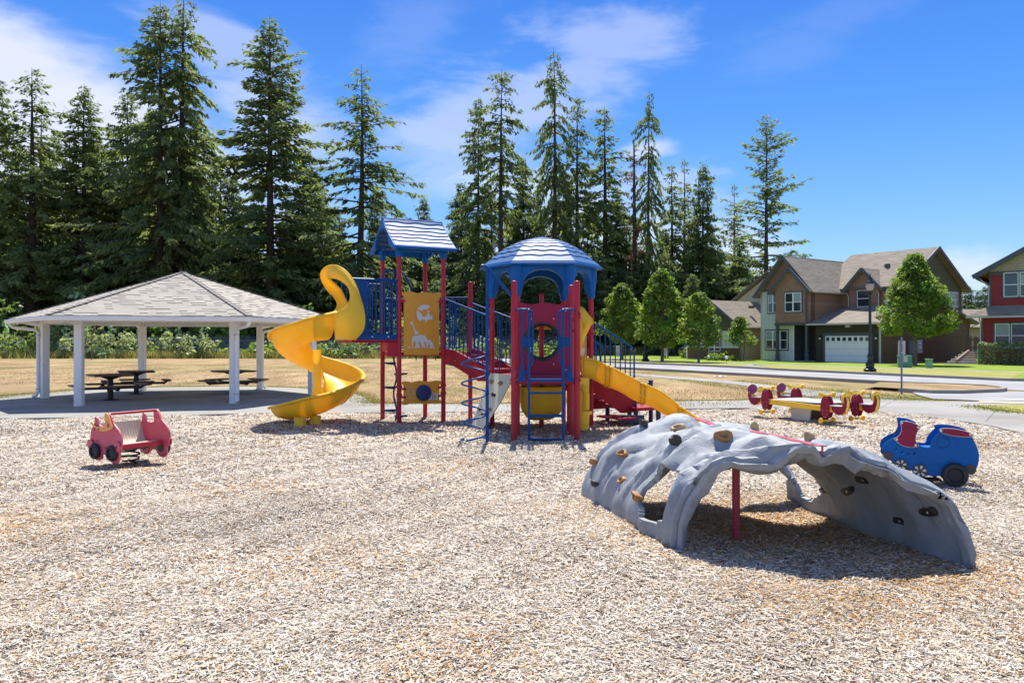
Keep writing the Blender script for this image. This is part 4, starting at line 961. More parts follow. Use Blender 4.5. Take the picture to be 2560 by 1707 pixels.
# ================================================================== PLAY STRUCTURE
def V3(p, z): return Vector((p[0], p[1], z))
def play():
    cl = Vector((-2.296, 18.39, 0)); u = Vector((.875, .485, 0)); v = Vector((-.485, .875, 0)); hs = .535
    root = empty('play_structure', (-.8, 17.6, 0), 'large red, blue and yellow play structure with two roofed towers, bridge and slides', 'playground')
    B = lambda mb, n, m, par=root, **k: mb.build(n, M[m], par, **k)
    NL, NR, FL, FR = cl-u*hs-v*hs, cl+u*hs-v*hs, cl-u*hs+v*hs, cl+u*hs+v*hs
    hc = Vector((.63, 16.97, 0)); hr = 1.055
    hx = [hc+Vector((math.cos(R(60*k)), math.sin(R(60*k)), 0))*hr for k in range(6)]   # 0 right,1 far-right,2 far-left,3 left,4 near-left,5 near-right
    def post(p, top, r=.052, cap=True, clamps=(), rc=1.0):
        z0 = -.05; mb = MB()
        prof = [(r, z0), (r, top-.07), (r*.97, top-.055), (r*.98, top-.05)]
        if cap: prof += [(r*1.02, top-.05), (r*1.0, top-.03), (r*.8, top-.008), (r*.4, top), (0, top)]
        mb.lathe(V3(p, 0), prof, 18); o = B(mb, 'post', 'red_post', smooth=50)
        for z in clamps:
            c = MB(); c.lathe(V3(p, z), [(r, -.03), (r+.014, -.028), (r+.014, .028), (r, .03)], 18)
            for th in (R(-60), R(120)): c.box(V3(p, z)+Vector((math.cos(th)*(r+.03), math.sin(th)*(r+.03), 0)), (.05, .025, .04), th)
            B(c, 'clamp', 'red_post', o, smooth=40, org=ORG[root.name])
        return o
    for p, cz in ((NL, (3.05, 2.72, 1.92, 1.50, .62, .80)), (NR, (2.72, 1.56, 1.46, .62, .80)), (FL, (3.0, 1.5)), (FR, (2.8, 1.5))):
        post(p, 3.84, cap=False, clamps=cz)
    pI = Vector((-.99, 18.9, 0)); post(pI, 3.22, clamps=(2.86, 2.66, 1.5))
    for k in range(6): post(hx[k], 3.0, cap=False, clamps=(2.32, 1.96, 1.02) if k in (0, 3) else (2.3, 1.02))
    A = Vector((.037, 14.56, 0)); Bp = Vector((1.19, 14.56, 0)); Cp = Vector((1.156, 15.5, 0)); Cq = Vector((.10, 15.5, 0))
    post(A, 2.91, .056, clamps=(2.30, 2.24, 1.10)); post(Bp, 2.91, .056, clamps=(2.30, 2.24, 1.10)); post(Cp, 2.9, .054, clamps=(2.2, 2.0, 1.05)); post(Cq, 2.7, .054, clamps=(2.2, 1.05))
    post(hc+Vector((0, .05, 0)), 2.84, clamps=(1.95,))
    # ---------------- decks
    def deck(poly, z, name='deck', th=.07, mat='red_deck'):
        mb = MB(); mb.prism([(p.x, p.y) for p in poly], (0, 0, z), (1, 0, 0), (0, 1, 0), (0, 0, -th)); B(mb, name, mat, bevel=.008)
    deck([NL, NR, FR, FL], 1.56, th=.09)
    up0 = NL-u*1.07; up1 = FL-u*1.07
    deck([up0, NL-u*.055, FL-u*.055, up1], 1.83, th=.06)
    mb = MB(); mb.prism([(0, 1.57), (.96, 1.57), (.96, 1.83), (0, 1.83)], FL-u*.03-v*1.02, v, (0, 0, 1), u*.02); B(mb, 'riser', 'red_post')
    mb = MB(); mb.prism([(0, 1.46), (.30, 1.46), (.30, 1.56), (0, 1.56)], NL-u*.28-v*.01, u, (0, 0, 1), v*.02); mb.prism([(0, 1.56), (.27, 1.56), (.27, 1.77), (0, 1.77)], NL-u*.27-v*.0, u, (0, 0, 1), v*.02)
    B(mb, 'step_panel', 'red_post')
    deck([hx[4], hx[5], hx[0], hx[1], hx[2], hx[3]], 1.10, th=.05)
    mb = MB()
    for k in range(6):
        a, b = hx[k], hx[(k+1) % 6]; mb.bar(V3(a, .985).lerp(V3(b, .985), .06), V3(a, .985).lerp(V3(b, .985), .94), .03, .13)
    B(mb, 'deck_rim', 'blue_dark')
    deck([A+Vector((0, .03, 0)), Bp+Vector((0, .03, 0)), hx[5]+Vector((0, -.06, 0)), hx[4]+Vector((0, -.06, 0))], 1.12, th=.10)
    deck([NR+Vector((.06, 0, 0)), pI+Vector((-.02, -.06, 0)), FR+Vector((.06, 0, 0))], 1.54)
    # ---------------- gable roof on the left tower
    mb = MB(); n = 7; half = .80; Lu = .72; ridge = 4.58; eave = 3.88
    def prof(t):   # 0 ridge, 1 eave : sweeping a little outward at the foot
        return (half*(t**1.06), ridge-(ridge-eave)*(t**.88))
    for s in (-1, 1):
        rows = []
        for i in range(n):
            for j, (tt, lift) in enumerate(((i/n, .034), ((i+.70)/n, .042), ((i+.71)/n, -.01), ((i+1)/n, .0)) if i < n-1 else ((i/n, .034), (1, .038), (1, .0))):
                d, z = prof(tt); row = []
                for k in range(33):
                    w = k/32; wave = .016*math.sin(w*PI*5.2+(i+(j > 0))*1.9)*(1 if (j or i) else 0)
                    if i == n-1 and j: wave = 0
                    dd, zz = prof(min(1, max(0, tt+wave)))
                    row.append(cl+u*(-Lu+2*Lu*w)+v*s*dd+Vector((0, 0, zz+lift)))
                rows.append(row)
        mb.grid(rows)
    roof = B(mb, 'roof', 'roof_blue', smooth=25)
    mb = MB(); mb.tube([cl-u*(Lu+.02)+Vector((0, 0, ridge+.012)), cl+u*(Lu+.02)+Vector((0, 0, ridge+.012))], .022, 8)
    for s in (-1, 1):   # rolled eave lip and barge boards
        mb.tube([cl-u*(Lu+.02)+v*s*half+Vector((0, 0, eave-.01)), cl+u*(Lu+.02)+v*s*half+Vector((0, 0, eave-.01))], .038, 8)
    B(mb, 'roof_edge', 'blue_plastic', roof, smooth=60, org=ORG[root.name])
    for e in (-1, 1):
        mb = MB(); out = [(-half-.02, eave-.05)]+[(-prof(t)[0], prof(t)[1]+.02) for t in (1, .8, .6, .4, .2, .0)]+[(prof(t)[0], prof(t)[1]+.02) for t in (.2, .4, .6, .8, 1)]+[(half+.02, eave-.05)]
        inn = [(half-.10, eave-.06)]+[(.62*math.cos(R(t))*.72, 3.93+.42*math.sin(R(t))) for t in range(0, 181, 15)]+[(-half+.10, eave-.06)]
        mb.prism([(p[0], p[1]) for p in out+inn], cl+u*e*(Lu-.02), v, (0, 0, 1), u*e*.05); B(mb, 'gable_panel', 'blue_plastic', bevel=.012)
    mb = MB()
    for s in (-1, 1):
        mb.prism([(-.62, 3.80), (.62, 3.80), (.62, 3.93), (-.62, 3.93)], cl+v*s*.57, u, (0, 0, 1), v*s*.03)
    for s in (-1, 1):
        for e in (-1, 1):
            mb.prism([(-.08, 3.80), (.08, 3.80), (.14, 3.97), (-.14, 3.97)], cl+u*e*.57+v*s*.53, v, (0, 0, 1), u*e*.03)
    B(mb, 'roof_skirt', 'blue_plastic', bevel=.01)
    for p in (NL, NR, FL, FR):
        mb = MB(); mb.lathe(V3(p, 3.68), [(.052, 0), (.075, .0), (.078, .1), (.085, .22), (.06, .24)], 16); B(mb, 'collar', 'blue_plastic', roof, smooth=40, org=ORG[root.name])
    # ---------------- domed roof on the right tower
    def hexr(th):   # softened hexagon radius
        a = (th+PI/6) % (PI/3)-PI/6; return (math.cos(PI/6)/math.cos(a-0) if False else 1)*(.955/max(.955, 1)*1.0)*(math.cos(PI/6)/math.cos(((th) % (PI/3))-PI/6))**.8
    dp = [(0.0, 3.975), (.12, 3.97), (.34, 3.925), (.50, 3.88), (.66, 3.815), (.82, 3.73), (.95, 3.64), (1.12, 3.50), (1.28, 3.375)]
    def dz(r_):
        for (a, za), (b, zb) in zip(dp, dp[1:]):
            if r_ <= b: return za+(zb-za)*(r_-a)/(b-a)
        return dp[-1][1]
    mb = MB(); nr = 8; r_in = .20; r_out = 1.27; rows = []; NS = 144
    for i in range(nr):
        for j, (t, lift) in enumerate(((i/nr, .030), ((i+.74)/nr, .036), ((i+.75)/nr, -.012), ((i+1)/nr, -.004)) if i < nr-1 else ((i/nr, .030), (1, .03), (1, .0))):
            row = []
            for k in range(NS):
                th = 2*PI*k/NS; rr = r_in+(r_out-r_in)*t
                i_ = i+(j > 0); wave = .013*math.sin(th*16+i_*1.3)*(0 if (i == nr-1 and j) or (i == 0 and j == 0) else 1)
                q = rr+wave; hz = hexr(th); mixr = q*(1+(hz-1)*min(1, q/1.0))
                row.append(hc+Vector((math.cos(th)*mixr*1.03, math.sin(th)*mixr*1.03, dz(q)+lift)))
            rows.append(row)
    mb.grid(rows, closed_u=True); dome = B(mb, 'roof', 'roof_blue', smooth=25)
    mb = MB(); mb.lathe(V3(hc, 3.91), [(.24, 0), (.25, .05), (.2, .08), (.1, .085), (.09, .11), (.03, .12), (0, .12)], 24); B(mb, 'finial', 'blue_plastic', dome, smooth=40, org=ORG[root.name])
    mb = MB(); rows = []
    for (rr, z) in ((1.25, 3.385), (1.30, 3.39), (1.325, 3.365), (1.32, 3.335), (1.28, 3.325), (1.15, 3.34), (.95, 3.36), (.9, 3.45), (.5, 3.7), (.02, 3.85)):
        rows.append([hc+Vector((math.cos(th)*rr*hexr(th)*1.03, math.sin(th)*rr*hexr(th)*1.03, z)) for th in [2*PI*k/96 for k in range(96)]])
    mb.grid(rows, closed_u=True); B(mb, 'roof_edge', 'blue_plastic', dome, smooth=35, org=ORG[root.name])
    # arches between posts
    for k in range(6):
        a, b = hx[k], hx[(k+1) % 6]; d = (b-a); L = d.length; d.normalize(); o = Vector((d.y, -d.x, 0)); w = .10
        arch = [(w, 2.84), (w+.03, 2.98)]+[(L/2-(L/2-w-.03)*math.cos(R(t)), 2.98+.27*math.sin(R(t))) for t in range(15, 180, 15)]+[(L-w-.03, 2.98), (L-w, 2.84)]
        out = [(0, 2.80), (0, 3.40), (L, 3.40), (L, 2.80)]
        poly = out[:2]+out[2:]+[(p[0], p[1]) for p in reversed(arch)]
        mb = MB(); mb.prism(poly, a+o*.06, d, (0, 0, 1), -o*.16); B(mb, 'arch', 'blue_plastic', bevel=.02, seg=3)
    for k in range(6):
        mb = MB(); mb.lathe(V3(hx[k], 2.72), [(.054, 0), (.082, 0), (.088, .03), (.084, .12), (.115, .34), (.125, .62)], 18); B(mb, 'collar', 'blue_plastic', dome, smooth=40, org=ORG[root.name])
    # ---------------- barriers and rails
    def barrier(p0, p1, z0a, z1a, z0b, z1b, n, name='barrier', mat='blue_metal', r=.013, rail=.019, ends=True, lowrail=True):
        mb = MB(); p0 = Vector(p0); p1 = Vector(p1)
        mb.tube([V3(p0, z1a), V3(p1, z1b)], rail, 10)
        if lowrail: mb.tube([V3(p0, z0a), V3(p1, z0b)], rail, 10)
        for i in range(n+1):
            t = i/n; p = p0.lerp(p1, t); rr = rail if (ends and i in (0, n)) else r
            mb.tube([V3(p, z0a+(z0b-z0a)*t), V3(p, z1a+(z1b-z1a)*t)], rr, 8)
        return B(mb, name, mat, smooth=60)
    # upper platform: solid panel by the slide, bars to the post
    a0 = up0; 
    mb = MB(); mb.prism([(0, 1.86), (.33, 1.86), (.33, 3.14), (0, 3.14)], a0-v*.03, u, (0, 0, 1), v*.04)
    B(mb, 'barrier_panel', 'blue_metal', bevel=.01)
    barrier(a0+u*.36-v*.01, NL-u*.06-v*.01, 1.94, 3.13, 1.94, 3.13, 7)
    mb = MB(); mb.prism([(0, 1.83), (1.0, 1.83), (1.0, 1.95), (0, 1.95)], a0-v*.045, u, (0, 0, 1), v*.03)
    for t in (.12, .5, .88): mb.lathe(a0-v*.05+u*t+Vector((0, 0, 1.89)), [(.014, 0), (.012, .008), (0, .01)], 10, axis=-v)
    mb.tube([a0+V3(-v*.02, 3.15), V3(NL-v*.02-u*.05, 3.15)], .022, 10)
    B(mb, 'barrier_kick_board', 'blue_metal')
    mb = MB(); mb.prism([(-.03, 1.81), (1.0, 1.81), (1.0, 1.835), (-.03, 1.835)], a0-v*.05, u, (0, 0, 1), v*.04); B(mb, 'deck_edge', 'red_deck')
    barrier(up1+u*.1, FL-u*.06, 1.94, 3.13, 1.94, 3.13, 8)
    barrier(FL+u*.08, FR-u*.08, 1.65, 2.8, 1.65, 2.8, 8)
    # arched grab rails over the ladder opening
    def arch_rail(p, q, z0, z1, r=.019, bul=.0):
        mb = MB(); pts = [V3(p, z0)]; 
        for t in range(0, 181, 20):
            c = p.lerp(q, .5-.5*math.cos(R(t))); pts.append(V3(c, z1-.16+.16*math.sin(R(t))))
        pts.append(V3(q, z0)); mb.tube(pts, r, 10); B(mb, 'grab_rail', 'blue_metal', smooth=60)
    arch_rail(NL-u*.25+v*.35, NL+u*.10+v*.35, 1.83, 3.42); arch_rail(NL-u*.30+v*.18, NL-u*.12+v*.18, 1.85, 3.2)
    pts = [P(x, y, Yd) for x, y, Yd in ((985, 700, 18.0), (986, 688, 18.0), (990, 679, 18.1), (998, 677, 18.3), (1008, 684, 18.5), (1017, 696, 18.6), (1025, 715, 18.7), (1034, 742, 18.75))]
    mb = MB(); mb.tube(smooth_line(pts, 4), .022, 10); B(mb, 'grab_rail', 'blue_metal', smooth=60)
    # game panels on the near side of the left tower
    w = (NR-NL).length; O = NL-v*.055
    def art(mb, polys, t0, z0, sx, sz, y0, flip=False):
        for pl in polys:
            mb.prism([(t0+(x)*sx, z0-(y-y0)*sz) for x, y in pl], O-v*.0335, u, (0, 0, 1), v*.006)
    # pixel (region 4.9x zoom) to plane metres
    def pz(x, y): return on_plane(990+x/4.9, 700+y/4.9, O, u)
    def zpoly(pts): return [pz(*p) for p in pts]
    mb = MB(); mb.prism(zpoly([(92, 915), (92, 270), (88, 200), (68, 175), (68, 143), (130, 140), (190, 140), (230, 152), (275, 157), (320, 150), (360, 146), (400, 152), (440, 160), (490, 154), (535, 152), (548, 160), (550, 195), (530, 215), (524, 260), (522, 915)]), O, u, (0, 0, 1), -v*.03)
    pan = B(mb, 'animal_panel', 'panel_orange', bevel=.006)
    c0 = pz(345, 415); rad = abs(pz(460, 415)[0]-c0[0])
    mb = MB(); mb.prism([(c0[0]+rad*math.cos(R(a)), c0[1]+rad*math.sin(R(a))) for a in range(0, 360, 12)], O-v*.031, u, (0, 0, 1), -v*.010); B(mb, 'disc', 'panel_orange', pan, org=ORG[root.name], bevel=.003)
    mb = MB()
    A1 = [[(243, 405), (250, 360), (275, 325), (310, 303), (350, 298), (400, 312), (408, 328), (375, 345), (362, 362), (330, 358), (300, 372), (262, 358), (258, 378), (290, 390), (312, 430), (335, 455), (372, 425), (380, 400), (370, 380), (378, 365), (398, 368), (402, 385), (392, 398), (402, 430), (420, 440), (425, 418), (436, 420), (438, 455), (442, 478), (425, 485), (400, 478), (370, 490), (352, 528), (343, 525), (352, 500), (345, 487), (310, 483), (282, 500), (262, 478), (248, 445)]]
    art_O = O-v*.0415
    for pl in A1: mb.prism(zpoly(pl), art_O, u, (0, 0, 1), -v*.004)
    A2 = [[(165, 520), (185, 505), (200, 520), (203, 545), (215, 570), (228, 600), (255, 632), (285, 655), (255, 658), (222, 668), (222, 640), (212, 605), (200, 570), (190, 548), (172, 545)],
          [(222, 672), (262, 676), (300, 664), (345, 676), (370, 705), (372, 728), (350, 745), (335, 745), (332, 770), (350, 800), (345, 832), (332, 832), (328, 805), (322, 832), (308, 832), (305, 790), (290, 765), (275, 745), (262, 748), (275, 790), (282, 832), (262, 832), (255, 800), (250, 832), (222, 832), (232, 800), (235, 765), (232, 742), (210, 750), (200, 775), (205, 830), (192, 830), (190, 780), (184, 768), (190, 715), (200, 685)],
          [(350, 745), (372, 725), (398, 735), (405, 728), (418, 740), (440, 765), (452, 800), (462, 825), (480, 832), (448, 836), (436, 818), (430, 832), (402, 832), (412, 805), (400, 765), (390, 800), (382, 835), (370, 835), (372, 805), (362, 775), (335, 758)],
          [(148, 835), (150, 812), (160, 803), (167, 808), (166, 835)]]
    for pl in A2: mb.prism(zpoly(pl), O-v*.0305, u, (0, 0, 1), -v*.004)
    B(mb, 'animal_picture', 'panel_white', pan, org=ORG[root.name])
    mb = MB()
    for pl in ([(222, 668), (262, 674), (300, 662), (300, 666), (262, 679), (222, 673)], [(253, 715), (275, 712), (290, 735), (285, 738), (272, 718), (253, 720)], [(300, 700), (310, 690), (330, 708), (330, 712), (310, 696), (300, 706)], [(340, 752), (365, 765), (395, 760), (395, 765), (365, 770), (340, 757)]):
        mb.prism(zpoly(pl), O-v*.0348, u, (0, 0, 1), -v*.002)
    B(mb, 'outline', 'panel_orange', pan, org=ORG[root.name])
    mb = MB(); mb.prism(zpoly([(90, 1440), (90, 1280), (68, 1275), (68, 1245), (100, 1236), (150, 1240), (190, 1250), (230, 1238), (280, 1230), (330, 1232), (380, 1240), (430, 1238), (480, 1228), (520, 1228), (548, 1232), (548, 1268), (525, 1280), (525, 1465), (548, 1470), (548, 1500), (500, 1505), (450, 1500), (400, 1510), (340, 1515), (290, 1505), (230, 1498), (170, 1510), (120, 1525), (72, 1522), (68, 1490), (90, 1480)]), O, u, (0, 0, 1), -v*.03)
    drum = B(mb, 'music_panel', 'panel_orange', bevel=.006)
    c1 = pz(327, 1377); r1 = abs(pz(418, 1377)[0]-c1[0])
    mb = MB(); mb.lathe(O-v*.032+u*c1[0]+Vector((0, 0, c1[1])), [(r1*.9, 0), (r1, .02), (r1, .05), (r1*.93, .066), (r1*.5, .08), (.0, .084)], 32, axis=-v); B(mb, 'drum', 'blue_dark', drum, smooth=40, org=ORG[root.name])
    mb = MB()
    def ring2(mb, cx, cy, rr, w2): 
        c = pz(cx, cy); mb.tube([O-v*.032+u*(c[0]+rr*math.cos(R(a)))+Vector((0, 0, c[1]+rr*math.sin(R(a)))) for a in range(0, 360, 24)], w2, 5, closed=True)
    ring2(mb, 175, 1372, .065, .004); ring2(mb, 248, 1372, .065, .004)
    fr = [pz(*p) for p in ((120, 1310), (300, 1310), (300, 1448), (150, 1448))]
    mb.tube([O-v*.032+u*p[0]+Vector((0, 0, p[1])) for p in fr], .004, 5, closed=True)
    mb.prism(zpoly([(400, 1378), (505, 1378), (505, 1465), (385, 1465)]), O-v*.031, u, (0, 0, 1), -v*.004)
    B(mb, 'game_plate', 'panel_white', drum, org=ORG[root.name])
    mb = MB()
    for pl in ([(440, 1390), (446, 1390), (446, 1455), (440, 1455)], [(468, 1390), (474, 1390), (474, 1455), (468, 1455)], [(446, 1419), (468, 1419), (468, 1425), (446, 1425)]): mb.prism(zpoly(pl), O-v*.0355, u, (0, 0, 1), -v*.002)
    B(mb, 'game_slot', 'hold_dark', drum, org=ORG[root.name])
    # clamps joining the panels
    mb = MB()
    for (x, y) in ((90, 255), (525, 262), (100, 1330), (100, 1432), (520, 1312), (520, 1415)):
        c = pz(x, y); q = O-v*.035+u*c[0]+Vector((0, 0, c[1])); e = NL if x < 300 else NR; mb.bar(q, V3(e-v*.03, q.z), .02, .05)
        mb.lathe(q, [(.03, -.01), (.03, .01), (0, .012)], 12, axis=-v)
    B(mb, 'panel_bracket', 'red_post')
    # pod climber on the left side of the left tower
    mb = MB(); pc = P(988, 853, 18.1); pts = []
    for i in range(25):
        z = i/24*1.75; pts.append(Vector((pc.x+.035*math.sin(z*7.5), pc.y+.02*math.cos(z*7.5), z)))
    mb.tube(pts, .022, 8)
    for i, (z, s) in enumerate(((1.33, -1), (1.08, 1), (.78, -1), (.26, -1), (.12, 1))):
        x0 = pc.x+(.0 if s < 0 else .1); mb.prism([(0, -.07), (.25*s, -.09), (.30*s, 0), (.25*s, .09), (0, .07)], (pc.x, pc.y, z), u, v, (0, 0, -.035))
        mb.bar((pc.x, pc.y, z-.05), (pc.x+.2*s*u.x, pc.y+.2*s*u.y, z-.03), .02, .03)
    B(mb, 'step_climber', 'blue_dark', smooth=40)
    # ---------------- spiral slide
    sc = Vector((-4.42, 18.05, 0))
    def zc(a):   # floor height by travelled angle from the front (-90)
        pts = [(-60, 1.86), (0, 1.80), (45, 1.62), (90, 1.42), (180, .95), (270, .52), (330, .25), (360, .14), (400, .075), (430, .065)]
        for (p, zp), (q, zq) in zip(pts, pts[1:]):
            if a <= q:
                t = (a-p)/(q-p); return zp+(zq-zp)*t
        return pts[-1][1]
    sec = [(.155, .34), (.17, .30), (.20, .17), (.28, .06), (.42, .012), (.58, 0), (.72, .03), (.84, .10), (.93, .21), (.975, .33), (1.0, .44), (1.025, .465), (1.05, .455), (1.06, .42)]
    rows = []
    for i in range(0, 67):
        a = -38+i*7.0
        if a > 424: break
        th = R(-90-a); z = zc(a); row = []
        f = 1.0; hsc = 1.0
        if a > 360: hsc = 1-.45*(a-360)/70; 
        if a < 10: hsc = 1.0+(10-a)/48*.35
        for (r_, h) in sec:
            hh = h*hsc if h > .05 else h
            if r_ < .25: hh = h*min(1.0, hsc)+(.0 if a < 300 else -.1)
            row.append(sc+Vector((math.cos(th)*r_, math.sin(th)*r_, z+hh)))
        rows.append(row)
    mb = MB(); mb.grid(rows); sl = B(mb, 'spiral_slide', 'yellow', smooth=70, solid=.022, subsurf=1)
    # end lip, feet, column
    mb = MB(); mb.tube([p+Vector((0, 0, .004)) for p in rows[-1]], .026, 8); mb.tube([r_[-1]+Vector((0, 0, .01)) for r_ in rows], .032, 10)
    B(mb, 'slide_lip', 'yellow', sl, smooth=60, org=ORG[root.name])
    mb = MB(); ccol = P(793, 853, 17.78)
    prof2 = [(.20, .26), (.17, .42), (.13, .60), (.10, .76), (.095, .84), (.095, 1.62)]
    mb.lathe(V3(ccol, 0), prof2, 24); B(mb, 'slide_column', 'yellow', sl, smooth=50, org=ORG[root.name])
    for (px, py) in ((750, 1062), (788, 1058)):
        q = G(px, py); mb = MB(); mb.lathe(V3(q, -.03), [(.14, 0), (.135, .05), (.12, .09), (.13, .2)], 18); B(mb, 'slide_foot', 'yellow', sl, smooth=50, org=ORG[root.name])
    # bolted seam band and bolts
    mb = MB()
    for a in (-8, 172, 300):
        i = int((a+38)/7); mb.tube([p+Vector((0, 0, -.008)) for p in rows[i]], .014, 6)
    B(mb, 'seam_flange', 'yellow', sl, smooth=60, org=ORG[root.name])
    # hood : ribbon arching over the mouth of the slide
    hood = [((886, 849, 16.95), (840, 848, 17.0)), ((906, 826, 16.92), (838, 815, 16.98)), ((911, 800, 16.92), (840, 786, 16.98)), ((908, 772, 16.95), (868, 763, 17.0)), ((900, 745, 17.0), (877, 742, 17.02)),
            ((890, 716, 17.05), (871, 716, 17.08)), ((874, 688, 17.15), (852, 700, 17.25)), ((850, 668, 17.3), (836, 694, 17.4)), ((824, 664, 17.5), (822, 693, 17.55)), ((806, 676, 17.7), (822, 697, 17.72)),
            ((803, 694, 17.85), (838, 712, 17.85)), ((816, 720, 17.95), (852, 726, 17.95)), ((838, 744, 18.0), (862, 745, 18.0)), ((844, 766, 18.0), (866, 764, 18.0)), ((826, 786, 17.9), (846, 788, 17.9)), ((786, 797, 17.8), (806, 806, 17.8))]
    rws = []
    for (a, b) in hood:
        pa, pb = P(*a), P(*b); row = []
        n_ = 7
        mid = (pa+pb)/2; 
        for k in range(n_):
            t = k/(n_-1); q = pa.lerp(pb, t); bulge = .075*math.sin(PI*t)
            q = q+Vector((0, -bulge, 0))*(1 if a[2] < 17.4 else -.2)
            row.append(q)
        rws.append(row)
    # resample along the ribbon
    cols = [smooth_line([r_[k] for r_ in rws], 4) for k in range(7)]
    rws2 = [[cols[k][i] for k in range(7)] for i in range(len(cols[0]))]
    mb = MB(); mb.grid(rws2); B(mb, 'slide_hood', 'yellow', sl, smooth=80, solid=.04, subsurf=1, org=ORG[root.name])
    mb = MB(); mb.tube([r_[0] for r_ in rws2], .022, 8); mb.tube([r_[-1] for r_ in rws2], .02, 8)
    B(mb, 'hood_edge', 'yellow', sl, smooth=60, org=ORG[root.name])
    mb = MB()
    for (x, y) in ((852, 843), (891, 842), (931, 841), (971, 841)): mb.lathe(P(x, y, 16.9 if x < 860 else 17.2), [(.017, 0), (.014, .01), (0, .012)], 10, axis=(0, -1, 0))
    B(mb, 'bolt', 'steel', sl, org=ORG[root.name])
    # ---------------- bridge stair between the towers
    s0n, s1n = NR+Vector((.05, -.05, 0)), hx[3]+Vector((-.03, .04, 0)); s0f, s1f = pI.copy(), hx[2]+Vector((-.05, .04, 0))
    barrier(s0n, s1n, 1.66, 2.76, 1.24, 2.32, 12, 'bridge_railing'); barrier(s0f, s1f, 1.66, 2.72, 1.24, 2.30, 11, 'bridge_railing')
    barrier(FR+Vector((.06, 0, 0)), pI-Vector((.05, 0, 0)), 1.66, 2.84, 1.66, 2.84, 9)
    mb = MB()
    for i in range(3):
        t0, t1 = i/3, (i+1)/3+.02; z = 1.50-i*.15; mb.prism([(p.x, p.y) for p in (s0n.lerp(s1n, t0), s0n.lerp(s1n, t1), s0f.lerp(s1f, t1), s0f.lerp(s1f, t0))], (0, 0, z), (1, 0, 0), (0, 1, 0), (0, 0, -.04))
    B(mb, 'bridge_step', 'red_deck')
    for (a, b) in ((s0n, s1n), (s0f, s1f)):
        d = (b-a); L = d.length; d.normalize(); o = Vector((d.y, -d.x, 0))
        mb = MB(); mb.prism([(.02, 1.64), (L*.25, 1.60), (L-.02, 1.20), (L-.02, .95), (L*.75, .94), (L*.22, 1.24), (.02, 1.28)], a+o*.03, d, (0, 0, 1), -o*.035)
        B(mb, 'bridge_stringer', 'red_deck', bevel=.006)
        mb = MB()
        for t in (.25, .7): mb.lathe(V3(a.lerp(b, t)+o*.031, 1.42-.22*t), [(.014, 0), (.01, .008), (0, .009)], 8, axis=o)
        B(mb, 'bolt', 'steel')
    # handhold loops by the left post of the domed tower
    for (p, q) in ((hx[3]+Vector((.06, -.05, 0)), hx[3]+Vector((.17, -.2, 0))), (hx[4]+Vector((-.14, .03, 0)), hx[4]+Vector((-.04, -.1, 0)))):
        mb = MB(); z0, z1 = 1.20, 2.32
        mb.tube([V3(p, z0), V3(p.lerp(q, .8), z0), V3(q, z0+.08), V3(q, z1-.1), V3(p.lerp(q, .8), z1), V3(p, z1)], .018, 8, closed=False); B(mb, 'grab_rail', 'blue_metal', smooth=60)
    # ---------------- spiral climber
    px, py = -.45, 14.47; mb = MB(); mb.tube([(px, py, -.05), (px, py, 3.14)], .029, 12); cpole = B(mb, 'climber_pole', 'blue_metal', smooth=60)
    mb = MB(); mb.tube([(px-.10, py, 3.17), (px-.05, py, 3.175), (px+.02, py+.01, 3.12), (A.x-.02, A.y, 2.60)], .030, 10); B(mb, 'brace_bar', 'blue_metal', smooth=60)
    mb = MB(); ccx = px-.235; pts = []
    for i in range(0, 4*32+20):
        th = 2*PI*i/32; z = 1.57-.357*i/32; pts.append(Vector((ccx+.235*math.cos(th), py-.235*math.sin(th)*1.0, max(.02, z))))
    mb.tube(pts, .0165, 8); B(mb, 'climber_spiral', 'blue_metal', smooth=60)
    for k in range(5):
        mb = MB(); z = 1.57-.357*k; mb.lathe((px, py, z), [(.029, -.02), (.036, -.018), (.036, .018), (.029, .02)], 12)
        B(mb, 'collar_ring', 'blue_metal', cpole, smooth=40, org=ORG[root.name])
    # ---------------- rock climbing wall (cream) down from the near-left edge
    a, b = hx[3]+Vector((.02, -.05, 0)), hx[4]+Vector((0, -.02, 0)); nd = Vector((-.866, -.5, 0))
    O2 = V3(a+nd*.50, 0); ax = (b-a).normalized(); up = V3(nd*-.46, 1.12); L = up.length; upn = up.normalized(); nrm = ax.cross(upn)
    if nrm.y > 0: nrm = -nrm
    mb = MB(); mb.prism([(-.02, 0), (.46, .0), (.62, .20), (.84, .62), (1.0, L), (.0, L)], O2, ax, upn, nrm*.03)
    wall = B(mb, 'climbing_wall', 'cream', bevel=.008)
    for i, (s, t, m_, a_) in enumerate(((.22, 1.02, 'hold_brown', .3), (.62, 1.0, 'hold_brown', .1), (.13, .42, 'hold_dark', .0), (.50, .75, 'hold_dark', .6), (.38, .30, 'hold_dark', 1.2), (.55, .42, 'hold_brown', .5))):
        mb = MB(); c = O2+ax*s+upn*t+nrm*.03
        rows = []
        for (rr, h) in ((.062, 0), (.058, .025), (.04, .05), (.0, .048)):
            rows.append([c+(ax*math.cos(k*PI/6+a_)*1.25+upn*math.sin(k*PI/6+a_)*.7*(1+.3*math.sin(3*k)))*rr+nrm*h for k in range(12)])
        mb.grid(rows, closed_u=True); B(mb, 'hand_hold', m_, wall, smooth=50, org=ORG[root.name])
    # ---------------- porthole panel
    mb = MB(); Oq = Cq+Vector((.03, -.02, 0)); W = (Cp-Cq).length-.06
    top = [(W*k/12, 2.55+.022*math.cos(k/12*PI*4)-.01) for k in range(13)]
    cx, cz, rr = W*.46, 1.80, .355
    hole = [(cx+rr*math.cos(R(a_)), cz+rr*math.sin(R(a_))) for a_ in range(0, 360, 12)]
